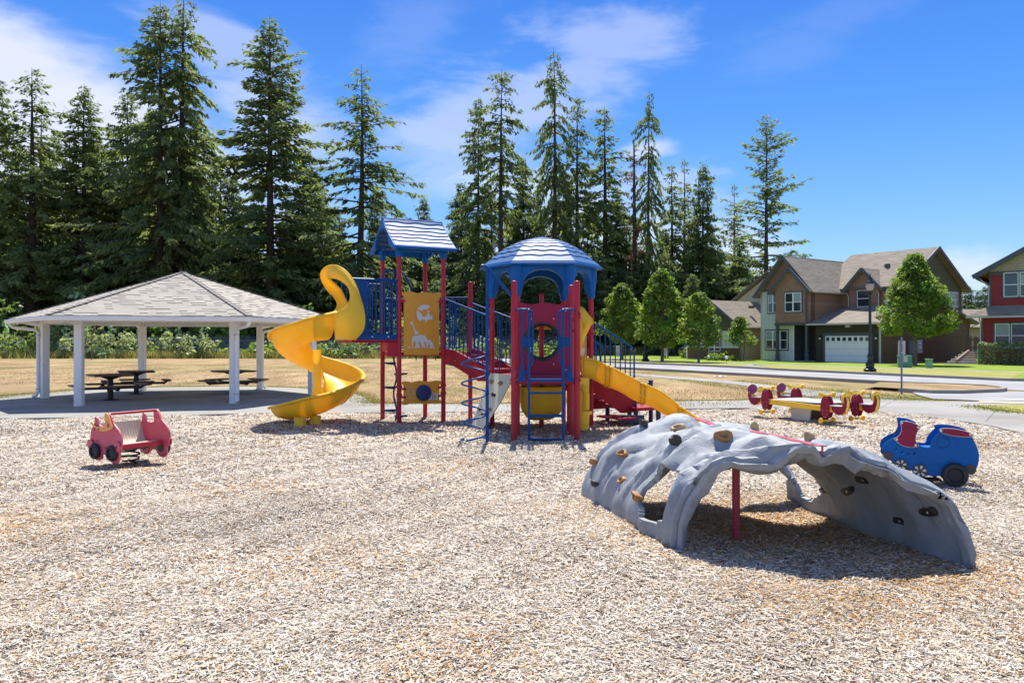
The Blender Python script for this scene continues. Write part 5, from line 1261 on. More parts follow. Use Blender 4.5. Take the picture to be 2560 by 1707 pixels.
    mb.prism([(0, 1.14), (W, 1.14)]+list(reversed(top)), Oq, (1, 0, 0), (0, 0, 1), (0, -.03, 0), holes=[hole]); pp = B(mb, 'porthole_panel', 'red_panel', bevel=.005)
    mb = MB(); mb.lathe(Oq+Vector((cx, .005, cz)), [(rr-.005, .045), (rr+.022, .04), (rr+.022, .0), (rr-.01, -.01), (rr-.02, -.08), (rr-.05, -.12)], 40, axis=(0, -1, 0)); B(mb, 'porthole_ring', 'hold_dark', pp, smooth=40, org=ORG[root.name])
    mb = MB()
    for (t, z) in ((.25, 2.24), (.68, 2.24), (.25, 1.36), (.68, 1.36), (W-.08, 2.4), (.06, 2.4), (W-.08, 1.25)): mb.lathe(Oq+Vector((t, -.03, z)), [(.016, 0), (.012, .008), (0, .01)], 10, axis=(0, -1, 0))
    B(mb, 'bolt', 'steel', pp, org=ORG[root.name])
    # ---------------- ladder and hand loops at the front
    ly = 14.38; x0, x1 = .305, .925; mb = MB()
    for x in (x0, x1): mb.tube([(x, ly, -.03), (x, ly, 1.3), (x, ly+.01, 2.28), (x, ly+.03, 2.36), (x, ly+.09, 2.38)], .024, 12)
    B(mb, 'ladder_rail', 'blue_metal', smooth=60)
    for z in (.03, .45, .87):
        mb = MB(); mb.tube([(x0, ly, z), (x1, ly, z)], .019, 10); 
        if z == .45: mb.box(((x0+x1)/2, ly+.05, z+.01), (x1-x0-.05, .11, .03))
        B(mb, 'rung', 'blue_metal', smooth=60)
    mb = MB(); mb.box(((x0+x1)/2, ly+.06, 1.10), (x1-x0-.05, .16, .05)); B(mb, 'tread', 'blue_metal')
    for sx, xa, xb in ((-1, .18, x0+.06), (1, x1-.06, 1.05)):
        mb = MB(); y = 14.47; inner_x = xb if sx < 0 else xa; outer_x = xa if sx < 0 else xb
        mb.tube([(A.x if sx < 0 else Bp.x, 14.53, 2.37), (outer_x, y, 2.385), ((outer_x+inner_x)/2, y, 2.385), (inner_x-.02*-sx*-1, y, 2.33), (inner_x+.01*-sx, y, 2.24), (inner_x, y, 1.45), ((inner_x+outer_x)/2+.04*-sx, y, 1.30), (outer_x, y, 1.12)], .019, 10)
        mb.tube([(outer_x, y, 2.385), (outer_x, y, 1.10)], .019, 10)
        mb.prism([(outer_x-.075, 1.07), (outer_x+.075, 1.07), (outer_x+.06, 1.16), (outer_x+.03, 1.36), (outer_x-.03, 1.36), (outer_x-.06, 1.16)], (0, y+.015, 0), (1, 0, 0), (0, 0, 1), (0, -.03, 0))
        mb.prism([(inner_x-.03, 1.70), (outer_x+.0, 1.70), (outer_x, 1.88), (inner_x-.03, 1.88)] if sx > 0 else [(outer_x, 1.70), (inner_x+.03, 1.70), (inner_x+.03, 1.88), (outer_x, 1.88)], (0, y+.01, 0), (1, 0, 0), (0, 0, 1), (0, -.025, 0))
        B(mb, 'hand_loop', 'blue_metal', smooth=50)
    # ---------------- ring panel, steering wheel and yellow bucket seats inside the domed tower
    mb = MB(); mb.tube([hc+Vector((.04+.22*math.cos(R(a_)), .25, 1.98+.20*math.sin(R(a_)))) for a_ in range(0, 360, 15)], .02, 8, closed=True)
    for a_ in (90, 210, 330): mb.tube([hc+Vector((.04, .25, 1.98)), hc+Vector((.04+.22*math.cos(R(a_)), .25, 1.98+.20*math.sin(R(a_))))], .014, 6)
    B(mb, 'steering_wheel', 'blue_dark', smooth=60)
    mb = MB(); mb.prism([(-.28, 2.06), (.28, 2.06), (.24, 2.17), (.1, 2.21), (-.1, 2.21), (-.24, 2.17)], hc+Vector((.04, .30, 0)), (1, 0, 0), (0, 0, 1), (0, .04, 0)); B(mb, 'wheel_cover', 'yellow_opaque', bevel=.01)
    for s in (-1, 1):
        mb = MB(); mb.lathe(hc+Vector((s*.06, -.12, .17)), [(.10, .02), (.26, .0), (.40, .07), (.49, .20), (.515, .40), (.52, .66), (.545, .68), (.55, .66)], 20, a0=R(2) if s > 0 else R(182), a1=R(178) if s > 0 else R(358))
        B(mb, 'bucket_seat', 'yellow', smooth=50, solid=.02)
    # ---------------- wave slide
    p0, p1 = Vector((1.44, 16.42, 0)), Vector((4.05, 16.55, 0)); ns = 44; rows = []
    prz = [(0, 1.12), (.08, 1.08), (.2, .95), (.4, .68), (.6, .44), (.75, .25), (.86, .14), (.95, .10), (1, .09)]
    def zz(t):
        for (a_, za), (b_, zb) in zip(prz, prz[1:]):
            if t <= b_: return za+(zb-za)*(t-a_)/(b_-a_)
        return prz[-1][1]
    for i in range(ns+1):
        t = i/ns; c = p0.lerp(p1, t); s = Vector((0, 1, 0)); wob = .012*math.sin(t*26)
        hgt = .42*(1-.78*max(0, (t-.62)/.38)); row = []
        for (w_, h) in ((-.40, .9), (-.385, .985), (-.35, 1.0), (-.32, .93), (-.315, .7), (-.29, .4), (-.22, .12), (-.1, .0), (0, -.02), (.1, .0), (.22, .12), (.29, .4), (.315, .7), (.32, .93), (.35, 1.0), (.385, .985), (.40, .9)):
            side_w = .018*math.sin(t*30+h*3)*(1 if .05 < h < .9 else 0)*(1 if w_ > 0 else -1)
            row.append(c+s*(w_*1.0+side_w)+Vector((0, 0, zz(t)-.05+hgt*h+wob*(1 if abs(w_) < .25 else 0))))
        rows.append(row)
    mb = MB(); mb.grid(rows); ws = B(mb, 'wave_slide', 'yellow', smooth=70, solid=.02, subsurf=1)
    for t in (.20, .47, .75):
        i = int(t*ns); mb = MB()
        for off in (0, 1):
            rws_ = []
            for j in (0, 1):
                src = rows[i+off]
                rws_.append([p+Vector(((j-.5)*.045+off*.02, (p.y-(p0.lerp(p1, t)).y)*.10, -.028)) for p in src])
            mb.grid(rws_)
        B(mb, 'flange', 'yellow', ws, smooth=60, solid=.03, org=ORG[root.name])
    mb = MB(); 
    for t in (.20, .47, .75):
        i = int(t*ns); src = rows[i]
        for k in (2, 5): mb.lathe(src[k]+Vector((-.03, -.05, -.02)), [(.012, 0), (.01, .008), (0, .01)], 8, axis=(0, -1, 0))
    B(mb, 'bolt', 'steel', ws, org=ORG[root.name])
    mb = MB(); mb.lathe(V3(p0.lerp(p1, .88), -.02), [(.10, 0), (.09, .15)], 14); B(mb, 'slide_foot', 'yellow', ws, smooth=50, org=ORG[root.name])
    # slide hood : curved side sheets rising beside the mouth
    def hsheet(pts, Y0, name, mat, dy=.10):
        mb = MB(); q = [P(x, y, Y0) for x, y in pts]; cen = sum(q, Vector())/len(q); n_ = len(q)
        rows_ = [[p+Vector((0, dy*0, 0)) for p in q]]
        for f_, b_ in ((.75, .5), (.4, .85), (.02, 1.0)): rows_.append([cen+(p-cen)*f_+Vector((0, -dy*b_, 0)) for p in q])
        mb.grid(rows_, closed_u=True); B(mb, name, mat, ws if mat == 'yellow' else root, smooth=80, solid=.02, org=ORG[root.name])
    hsheet([(1434, 770), (1452, 765), (1460, 770), (1470, 784), (1482, 797), (1484, 806), (1477, 812), (1466, 835), (1454, 865), (1450, 890), (1432, 893), (1430, 830)], 16.2, 'slide_hood', 'yellow')
    mb = MB(); mb.tube([P(1480, 806, 16.2), P(1489, 806, 16.15)], .02, 10); mb.tube([P(1432, 893, 16.1), P(1428, 905, 16.1), P(1432, 925, 16.1)], .02, 8)
    B(mb, 'hood_bracket', 'yellow', ws, smooth=60, org=ORG[root.name])
    dd = (hx[0]-hx[5]).normalized(); on = Vector((dd.y, -dd.x, 0))
    mb = MB(); Op = hx[5]+dd*.06-on*.14
    mb.prism([(.12, 1.15), (.9, 1.15), (.9, 2.42), (.82, 2.47), (.6, 2.44), (.38, 2.47), (.12, 2.42)], Op+Vector((.06, .12, 0)), dd, (0, 0, 1), on*.03); op = B(mb, 'picture_panel', 'panel_orange', bevel=.005)
    mb = MB(); O3 = Op+Vector((.06, .12, 0))+on*.031; pzz = lambda x, y: on_plane(1380+x/4.611, 740+y/4.611, O3, dd)
    mb.prism([pzz(*p) for p in ((333, 640), (340, 600), (352, 590), (362, 600), (374, 592), (380, 610), (378, 640), (366, 660), (358, 690), (345, 678), (334, 690), (330, 660))], O3, dd, (0, 0, 1), on*.004); B(mb, 'picture', 'panel_white', op, org=ORG[root.name])
    # store counter with talk tube under the slide mouth
    mb = MB(); mb.prism([(1451, 943), (1473, 945), (1473, 1062), (1462, 1060), (1452, 1071), (1451, 1071)][0:0] or [on_plane(x, y, Vector((0, 16.0, 0)), Vector((1, 0, 0))) for x, y in ((1449, 943), (1473, 945), (1473, 1064), (1462, 1062), (1451, 1071), (1447, 1070))], (0, 16.0, 0), (1, 0, 0), (0, 0, 1), (0, .03, 0)); B(mb, 'store_panel', 'yellow_opaque', bevel=.006)
    mb = MB(); mb.tube([P(1449, 968, 15.9), P(1456, 968, 15.85), P(1462, 973, 15.82), (P(1466, 985, 15.8)), P(1466, 1022, 15.8)], .062, 14); B(mb, 'talk_tube', 'yellow', smooth=60)
    mb = MB(); q = P(1461, 1028, 15.75); mb.lathe(q, [(.0, -.05), (.15, -.05), (.155, .0), (.14, .012), (.12, -.02), (0, -.02)], 20); mb.lathe(q-Vector((.02, 0, .36)), [(0, 0), (.09, 0), (.13, .31), (.12, .31)], 18); B(mb, 'basin', 'yellow_opaque', smooth=40)
    # ---------------- transfer stair to the right
    e0, e1 = hx[0]+Vector((.04, .03, 0)), hx[1]+Vector((.03, .05, 0)); d3 = Vector((.866, .5, 0)); Ls = 1.12
    for e in (e0, e1):
        q = e+d3*Ls
        mb = MB(); zt0, zt1 = 2.22, 1.64
        mb.tube([V3(e, zt0), V3(e+d3*Ls*.93, zt1+.05), V3(q, zt1-.05), V3(q, .42)], .019, 10)
        for i in range(0, 8):
            t = (i+.4)/8.2; p = e.lerp(q, t); mb.tube([V3(p, 1.14-.72*t), V3(p, zt0+(zt1+.05-zt0)*t/.93)], .0135, 8)
        B(mb, 'stair_railing', 'blue_metal', smooth=60)
        mb = MB(); o = Vector((d3.y, -d3.x, 0)); mb.prism([(.0, 1.06), (.12, 1.06), (Ls+.02, .52), (Ls+.02, .24), (.75, .24), (.0, .72)], e+o*.02, d3, (0, 0, 1), -o*.035); B(mb, 'stringer', 'red_deck', bevel=.006)
    mb = MB()
    for i in range(4):
        z = .93-i*.16; a_ = e0+d3*(.02+i*.28); b_ = e1+d3*(.02+i*.28); mb.prism([(p.x, p.y) for p in (a_, a_+d3*.29, b_+d3*.29, b_)], (0, 0, z), (1, 0, 0), (0, 1, 0), (0, 0, -.05))
    B(mb, 'stair_step', 'red_deck')
    t0 = e0+d3*Ls-Vector((.0, .3, 0)); tr = [t0, t0+d3*.75, t0+d3*.75+Vector((-.5, .87, 0))*1.2, t0+Vector((-.5, .87, 0))*1.2]
    deck(tr, .36, 'transfer_deck', .07)
    deck([t0-d3*.5+Vector((0, -.1, 0)), t0+Vector((0, -.1, 0)), t0+Vector((-.4, .6, 0)), t0-d3*.5+Vector((-.4, .6, 0))], .17, 'transfer_step', .04)
    for p in tr:
        mb = MB(); mb.box(V3(p.lerp(sum(tr, Vector())/4, .15), .13), (.09, .09, .34)); B(mb, 'deck_leg', 'blue_dark')
    mb = MB(); mb.box(V3(t0-d3*.1, .13), (.5, .06, .16)); B(mb, 'deck_beam', 'blue_dark')
    mb = MB(); mb.prism([(-.03, .30), (.03, .30), (.03, .68), (-.03, .68)], e0+d3*(Ls+.03)+Vector((0, -.05, 0)), (1, 0, 0), (0, 0, 1), (0, .03, 0)); B(mb, 'end_plate', 'blue_dark')
    q = P(1627, 853, 17.9); mb = MB(); mb.tube([V3(q, .0), V3(q, .92)], .048, 12); mb.lathe(V3(q, .90), [(.048, 0), (.058, .01), (.058, .03), (.03, .035), (0, .035)], 14)
    mb.tube([V3(q, .86), V3(q-Vector((.15, 0, 0)), .85), V3(q-Vector((.22, 0, 0)), .80), V3(q-Vector((.23, 0, 0)), .38)], .018, 8); B(mb, 'transfer_handle', 'blue_dark', smooth=50)
play()
# ================================================================== ROCK ARCH
def rock_arch():
    A0, A1, B0, B1 = Vector((1.38, 6.93, 0)), Vector((.80, 9.52, 0)), Vector((3.80, 6.44, 0)), Vector((3.26, 9.2, 0))
    root = empty('climbing_arch', (2.3, 8.0, 0), 'grey moulded rock climbing arch with brown and black hand holds', 'climbing arch')
    NS, NT = 150, 120; H0 = .90
    def base(s, t):
        p = A0.lerp(B0, s).lerp(A1.lerp(B1, s), t)
        sp_ = max(0, math.sin(PI*s)); e = (.34+.20*t if s < .5 else .52-.06*t) ; e = .36+.24*t if s < .5 else .50+.06*t
        z = (H0-.05*t)*sp_**e*(1 if s > 0 else 0)
        return p+Vector((0, 0, z))
    def nz(x, y, z): return noise.noise(Vector((x, y, z)))
    lat = np.random.default_rng(12).random((64, 64))
    def facet(u, v):   # flat triangular facets between random heights
        iu, iv = math.floor(u), math.floor(v); fu, fv = u-iu, v-iv; g = lambda a, b: lat[(iu+a) % 64, (iv+b) % 64]
        if (iu+iv) % 2: return g(0, 0)+(g(1, 0)-g(0, 0))*fu+(g(0, 1)-g(0, 0))*fv if fu+fv < 1 else g(1, 1)+(g(0, 1)-g(1, 1))*(1-fu)+(g(1, 0)-g(1, 1))*(1-fv)
        return g(1, 0)+(g(0, 0)-g(1, 0))*(1-fu)+(g(1, 1)-g(1, 0))*fv if fv < fu else g(0, 1)+(g(1, 1)-g(0, 1))*fu+(g(0, 0)-g(0, 1))*(1-fv)
    grid = []
    for i in range(NS+1):
        row = []
        s = i/NS; s2 = .5-.5*math.cos(PI*s); s2 = s*.35+s2*.65
        for j in range(NT+1):
            t = j/NT
            # ragged front and back rims
            rim = .05*nz(s2*7, 0, 3.1)+.07*(facet(s2*13, .3)-.5)
            tt = t*(1-.02)+rim*(1-t)*.9+(.04*nz(s2*8, 5, 1))*t
            if s2 > .5: tt += (.05*math.sin((s2-.5)*6))*(t-.5)*.3
            p = base(s2, tt); e = .004
            ps = base(min(1, s2+e), tt)-base(max(0, s2-e), tt); pt = base(s2, tt+e)-base(s2, tt-e)
            n = ps.cross(pt); n = n.normalized() if n.length > 1e-9 else Vector((0, 0, 1))
            if n.z < 0 and .1 < s2 < .9: n = -n
            if s2 <= .1 and n.x > 0: n = -n
            if s2 >= .9 and n.x < 0: n = -n
            # folds running down the flanks, cut facets between
            a = s2*2.4; b = tt*2.6+.35*nz(a*1.3, tt*2, 4)
            lf = 1 if s2 < .5 else .5; fold = .08*abs(nz(b*2.1+a*.35, a*.55, 1.7))*1.9+lf*.085*abs(nz(b*4.6-a*.7, a*1.0, 9.2))*1.6+lf*.035*abs(nz(b*9+a, a*2.2, 4.4))*1.5
            wu, wv = b*4.2+.7*nz(a*1.7, b*1.7, 5), a*2.6+.7*nz(a*1.7, b*1.7, 8); fac = .15*facet(wu, wv)+.045*facet(wu*2.3+9, wv*2.1+3)
            fine = .006*nz(b*14, a*14, 2)
            cr = min(1, abs(s2-.5)/.07); cr = cr*cr*(3-2*cr); amp = min(1, math.sin(PI*s2)*2.2+.35)*(.12+.88*cr)
            p = p+n*((.065-fold)*amp*1.0-(.07+.045*(s2 > .5)*cr)+fac*amp+fine*cr)
            p.z = max(p.z, -.05) if 0 < i < NS else -.06
            row.append((p, n, s2, tt))
        grid.append(row)
    def pixel(p): return (1280+F*p.x/p.y, 853+F*(HC-p.z)/p.y)
    def in_poly(x, y, poly):
        c = False; n = len(poly); j = n-1
        for i in range(n):
            xi, yi = poly[i]; xj, yj = poly[j]
            if (yi > y) != (yj > y) and x < (xj-xi)*(y-yi)/(yj-yi)+xi: c = not c
            j = i
        return c
    # openings in surface coordinates (s, t)
    holeL = [(.0035, .13), (.008, .085), (.03, .075), (.065, .085), (.10, .12), (.115, .18), (.105, .25), (.075, .32), (.045, .37), (.015, .36), (.0035, .28)]
    holeR = [(.995, .80), (.975, .73), (.92, .70), (.85, .71), (.76, .75), (.66, .81), (.60, .86), (.66, .885), (.76, .885), (.87, .89), (.95, .90), (.99, .88)]
    # scooped mouth at the near rim and far rim, leaving legs
    mouthL = [(-.1, -1), (-.1, .0), (.0, .0), (.05, .02), (.10, .0), (.3, -.02), (.3, -1)]
    vid = {}; mb = MB()
    faces = []
    for i in range(NS):
        for j in range(NT):
            c = [grid[i][j], grid[i+1][j], grid[i+1][j+1], grid[i][j+1]]
            s_ = sum(q[2] for q in c)/4; t_ = sum(q[3] for q in c)/4
            if in_poly(s_, t_, holeL) or in_poly(s_, t_, holeR): continue
            faces.append(((i, j), (i+1, j), (i+1, j+1), (i, j+1)))
    for f in faces:
        for k in f:
            if k not in vid: vid[k] = len(mb.v); mb.v.append(tuple(grid[k[0]][k[1]][0]))
        mb.f.append(tuple(vid[k] for k in f)); mb.uv.append(None)
    # thick irregular lips curling under along the near and far rims
    for j, sg in ((0, 1), (NT, -1)):
        rows = []
        for q_, (din, dt) in enumerate(((0, 0), (.045, -.012), (.10, .0), (.135, .05), (.13, .10))):
            row = []
            for i in range(0, NS+1):
                p, n, s_, t_ = grid[i][j]; k = .45+.62*math.exp(-((s_-.10)/.09)**2)*(1 if j == 0 else .3)-.25*(s_ > .62)+.9*(facet(s_*17+3, q_*1.3+j)-.5)
                w_ = (A1-A0).normalized()*sg
                z_ = p-n*din*k+w_*dt
                if p.z < .03: z_.z = p.z
                row.append(z_)
            rows.append(row)
        mb.grid(rows)
    sh = mb.build('rock_shell', M['rock'], root, smooth=14)
    m = sh.modifiers.new('weld', 'WELD'); m.merge_threshold = .001
    m = sh.modifiers.new('chisel', 'DECIMATE'); m.ratio = .15
    m = sh.modifiers.new('thickness', 'SOLIDIFY'); m.thickness = .055; m.offset = 0; m.use_even_offset = False
    m = sh.modifiers.new('edge', 'BEVEL'); m.width = .012; m.segments = 2; m.limit_method = 'ANGLE'; m.angle_limit = R(60)
    # crown strap
    mb = MB(); i0 = min(range(NS+1), key=lambda i: abs(grid[i][0][2]-.5)); rows = []
    js = list(range(0, NT+1, 2))
    for j in js:
        p = grid[i0][j][0]; a = (B0-A0).normalized(); z = max(grid[k][jj][0].z for k in range(i0-5, i0+6) for jj in range(max(0, j-3), min(NT, j+3)+1))+.018
        rows.append([Vector((p.x, p.y, z))-a*.042, Vector((p.x, p.y, z))+a*.042])
    zs = [r_[0].z for r_ in rows]
    for k in range(len(rows)):
        w_ = zs[max(0, k-6):k+7]; zz = sum(w_)/len(w_)+.006
        for q in rows[k]: q.z = zz
    mb.grid(rows); mb.build('crown_strap', M['red_strap'], root, smooth=30, solid=.008)
    p = rows[0]; mb = MB(); mb.prism([(-.008, -.10), (.008, -.10), (.008, 0.0), (-.008, .0)], (p[0]+p[1])/2+Vector((0, -.006, 0)), (B0-A0).normalized(), (0, 0, 1), (0, -.006, 0)); mb.build('strap_end', M['red_strap'], root)
    mb = MB()
    for k in range(3, len(rows)-2, 9): mb.lathe((rows[k][0]+rows[k][1])/2, [(.016, .005), (.013, .014), (0, .016)], 10)
    mb.build('bolt', M['steel'], root)
    # post under the arch
    q = G(1840, 1333); mb = MB(); mb.box((q.x, q.y, .40), (.055, .055, .9), .3); mb.build('support_post', M['red_strap'], root, bevel=.004)
    # hand holds: find the surface point seen at each photo pixel
    flat = [(grid[i][j], i, j) for i in range(2, NS-1, 1) for j in range(1, NT, 1)]
    cache = [(pixel(g_[0]), g_, i, j) for g_, i, j in flat]
    def find(x, y, inner=False, far=False):
        best = None
        for (px, py), g_, i, j in cache:
            d = (px-x)**2+(py-y)**2
            if d < 64:
                key = d*.02+(g_[0].y if not far else -g_[0].y)*2
                if best is None or key < best[0]: best = (key, g_, i, j)
        if best is None:
            best = min(((px-x)**2+(py-y)**2, g_, i, j) for (px, py), g_, i, j in cache)
        return best[1], best[2], best[3]
    Z3 = lambda x, y: (1420+x/2.2615, 1000+y/2.2615)
    rg = random.Random(3)
    def hold(x, y, size, mat, kind, inner=False):
        (p, n, s_, t_), i, j = find(*Z3(x, y))
        i = max(2, min(NS-2, i)); j = max(2, min(NT-2, j))
        n2 = (grid[i+2][j][0]-grid[i-2][j][0]).cross(grid[i][j+2][0]-grid[i][j-2][0]).normalized()
        camv = (Vector((0, 0, HC))-p).normalized()
        if n2.dot(n) < 0: n2 = -n2
        if inner: n2 = -n2
        off = .026
        c = p+n2*off; a = n2.orthogonal().normalized(); up = Vector((0, 0, 1)); a = up.cross(n2).normalized() if abs(n2.z) < .95 else a; b = n2.cross(a)
        rot = rg.uniform(-.5, .5); a, b = a*math.cos(rot)+b*math.sin(rot), b*math.cos(rot)-a*math.sin(rot)
        mb = MB(); rows = []; ph = rg.uniform(0, 6); lob = rg.choice([2, 3])
        if kind == 'grip':
            prof = ((1.0, -.03), (1.02, .010), (.98, .035), (.85, .052), (.66, .054), (.40, .030), (.0, .022))
            for (rr, h) in prof:
                rows.append([c+(a*math.cos(k*PI/10)*1.25+b*math.sin(k*PI/10)*.75)*rr*size*(1+.16*math.sin(lob*k*PI/10+ph))+n2*h*(1+.35*math.sin(k*PI/10+ph)) for k in range(20)])
            mb.grid(rows, closed_u=True); mb.build('hand_hold', M[mat], root, smooth=60)
        else:
            for (rr, h) in ((1.0, -.01), (1.0, .010), (.93, .016), (0, .016)):
                rows.append([c+(a*math.cos(k*PI/12)*1.5+b*math.sin(k*PI/12)*.62*(1+.25*math.cos(2*k*PI/12)))*rr*size*(1+.1*math.sin(3*k*PI/12+ph))+n2*h for k in range(24)])
            mb.grid(rows, closed_u=True); o = mb.build('hold_plate', M[mat], root, smooth=50)
            mb = MB(); mb.lathe(c+n2*.016, [(.014, 0), (.010, .006), (0, .007)], 10, axis=n2); mb.build('bolt', M['steel'], o, org=ORG[root.name])
    for (x, y, s_, m_) in ((438, 140, .052, 'hold_dark'), (622, 158, .060, 'hold_tan'), (885, 225, .068, 'hold_brown'), (612, 245, .055, 'hold_dark'), (322, 308, .058, 'hold_brown'), (140, 345, .055, 'hold_brown'), (325, 450, .058, 'hold_brown'), (168, 475, .048, 'hold_dark'), (405, 552, .056, 'hold_brown'), (1062, 116, .05, 'hold_tan'), (1360, 180, .055, 'hold_tan')):
        hold(x, y, s_, m_, 'grip')
    for (x, y, s_) in ((1450, 500, .064), (1590, 505, .078), (1680, 442, .070), (2048, 620, .078), (1888, 672, .062), (1635, 335, .06)):
        hold(x, y, s_, 'hold_dark', 'plate', True)
M['red_strap'] = plain('red_strap', (.46, .05, .07), .45, .15, 4)
M['hold_tan'] = plain('hold_tan', (.46, .30, .14), .6, .25, 6, .4, 40)
rock_arch()
# ================================================================== SPRING CAR
def coil(c, r0, r1, z0, z1, turns, w=.012):
    pts = []
    for i in range(int(turns*20)+1):
        t = i/(turns*20); th = 2*PI*turns*t; rr = r0+(r1-r0)*math.sin(PI*t)
        pts.append(Vector((c[0]+rr*math.cos(th), c[1]+rr*math.sin(th), z0+(z1-z0)*t)))
    mb = MB(); mb.tube(pts, w, 8); return mb
def spring_car():
    p = Vector((.853, -.522, 0)); q = Vector((.522, .853, 0)); O = Vector((-5.68, 11.35, 0)); W = .78
    c0 = O-p*.21+q*W/2
    root = empty('spring_car', (c0.x, c0.y, 0), 'faded red spring rider shaped like a car with a ribbed tan bench', 'spring rider')
    T = lambda x, y: on_plane(200+x/7.838, 990+y/7.838, O, p)
    B = lambda mb, n, m, par=root, **k: mb.build(n, M[m], par, **k)
    body_ = [(205, 760), (220, 645), (268, 570), (283, 500), (285, 415), (305, 400), (330, 420), (352, 480), (378, 560), (430, 592), (490, 590), (512, 560), (505, 440), (505, 360), (520, 330), (560, 330), (600, 400), (650, 520), (690, 580), (740, 645), (790, 740), (815, 850), (820, 900), (800, 1020), (795, 1080), (768, 1100), (765, 1240), (740, 1300), (700, 1325), (640, 1310), (590, 1260), (568, 1180), (500, 1155), (440, 1140), (430, 1210), (380, 1252), (320, 1245), (270, 1200), (240, 1110), (225, 1000), (205, 990), (200, 870)]
    body = [(v_.x, v_.y) for v_ in smooth_line([Vector((a_, b_, 0)) for a_, b_ in body_+[body_[0]]], 3)][:-1]
    tri = [(550, 455), (580, 520), (606, 560), (590, 600), (560, 612), (552, 590)]
    orange = [(243, 500), (262, 497), (310, 560), (380, 600), (440, 607), (490, 600), (520, 560), (512, 480), (503, 370), (515, 330), (545, 328), (572, 350), (605, 430), (650, 550), (668, 590), (660, 625), (600, 665), (520, 685), (430, 680), (360, 650), (290, 590), (250, 540)]
    bl = [T(*k) for k in body]; tr = [T(*k) for k in tri]; og = [T(*k) for k in orange]
    Tw = [T(330, 1070), T(662, 1110)]
    for side in (0, 1):
        off = q*(W*side); mb = MB(); mb.prism(bl, O+off, p, (0, 0, 1), q*.022*(1 if side == 0 else -1)*1.0, holes=[tr]); pan = B(mb, 'side_panel', 'car_red', bevel=.005)
        mb = MB(); on = O+off-q*.004*(1 if side == 0 else -1); mb.prism(og, on, p, (0, 0, 1), -q*.018*(1 if side == 0 else -1), holes=[tr]); B(mb, 'trim_panel', 'car_orange', pan, bevel=.004, org=ORG[root.name])
        for w in Tw:
            mb = MB(); ax = -q if side == 0 else q; cc = O+off+p*w[0]+Vector((0, 0, w[1])); r_ = .112
            mb.lathe(cc, [(.06, .0), (r_*.85, .0), (r_, .018), (r_, .05), (r_*.88, .066), (r_*.62, .070), (r_*.55, .045), (0, .045)], 28, axis=ax); wh = B(mb, 'wheel', 'rubber', pan, smooth=45, org=ORG[root.name])
            mb = MB(); mb.lathe(cc-ax*.024, [(.105, .0), (.125, .0), (.125, -.012), (0, -.012)], 24, axis=ax); B(mb, 'wheel_disc', 'car_red', pan, smooth=40, org=ORG[root.name])
            if side:
                mb = MB(); mb.lathe(cc-ax*.037, [(0, -.004), (.075, -.004), (.075, .0)], 20, axis=ax); B(mb, 'hub', 'wheel_hub', pan, org=ORG[root.name])
        for (x, y, r_) in ((225, 930, .07), (752, 990, .075)):
            mb = MB(); t = T(x, y); mb.lathe(O+off+p*t[0]+Vector((0, 0, t[1]))-q*.012*(1 if side == 0 else -1), [(r_, .0), (r_, .016), (0, .016)], 20, axis=(-q if side == 0 else q))
            B(mb, 'lamp_disc', 'car_red', pan, org=ORG[root.name])
        mb = MB()
        for (x, y) in ((400, 635), (368, 870), (445, 1000), (540, 1005), (320, 640), (752, 990)):
            t = T(x, y); mb.lathe(O+off+p*t[0]+Vector((0, 0, t[1]))-q*.026*(1 if side == 0 else -1), [(.014, 0), (.012, .01), (0, .012)], 8, axis=(-q if side == 0 else q))
        B(mb, 'bolt', 'wheel_hub', pan, org=ORG[root.name])
    a = T(540, 350); mb = MB(); mb.tube([O+p*a[0]+Vector((0, 0, a[1])), O+q*W+p*a[0]+Vector((0, 0, a[1]))], .020, 12); B(mb, 'hand_bar', 'red_post', smooth=60)
    # ribbed bench : back and seat as one swept sheet
    def pz_(x, y): return T(x, y)
    prof = [(-.52, .60), (-.50, .54), (-.465, .44), (-.42, .34), (-.36, .285), (-.29, .27), (-.20, .285), (-.12, .295), (-.04, .29)]
    prof = smooth_line([Vector((a_, b_, 0)) for a_, b_ in prof], 4)
    mb = MB(); rows = []; n = 17*6
    for k in range(n+1):
        w = .02+(W-.04)*k/n; ph = (k % 6)/6; bump = .0075*abs(math.sin(PI*k/6))
        rows.append([O+q*w+p*(v_.x-.0)+Vector((0, 0, v_.y+bump)) for v_ in prof])
    mb.grid(rows); B(mb, 'ribbed_seat', 'tan_seat', smooth=80, solid=.018)
    mb = MB(); mb.prism([(-.06, .245), (.14, .245), (.14, .31), (-.06, .31)][0:0] or [(.0, .25), (.03, .25), (.03, .32), (.0, .32)], O+p*.02+q*.01, p, (0, 0, 1), q*(W-.02)); 
    B(mb, 'front_board', 'red_post', bevel=.004)
    mb = MB(); mb.prism([(-.47, .22), (-.02, .22), (-.02, .26), (-.47, .26)], O+q*.2, p, (0, 0, 1), q*.38); mb.prism([(-.5, .16), (-.10, .16), (-.10, .245), (-.5, .245)], O+q*.03, p, (0, 0, 1), q*.02); B(mb, 'chassis', 'wheel_hub')
    c1 = c0; B(coil((c1.x, c1.y), .07, .13, .0, .23, 3.4, .0125), 'spring', 'rubber', smooth=60)
spring_car()
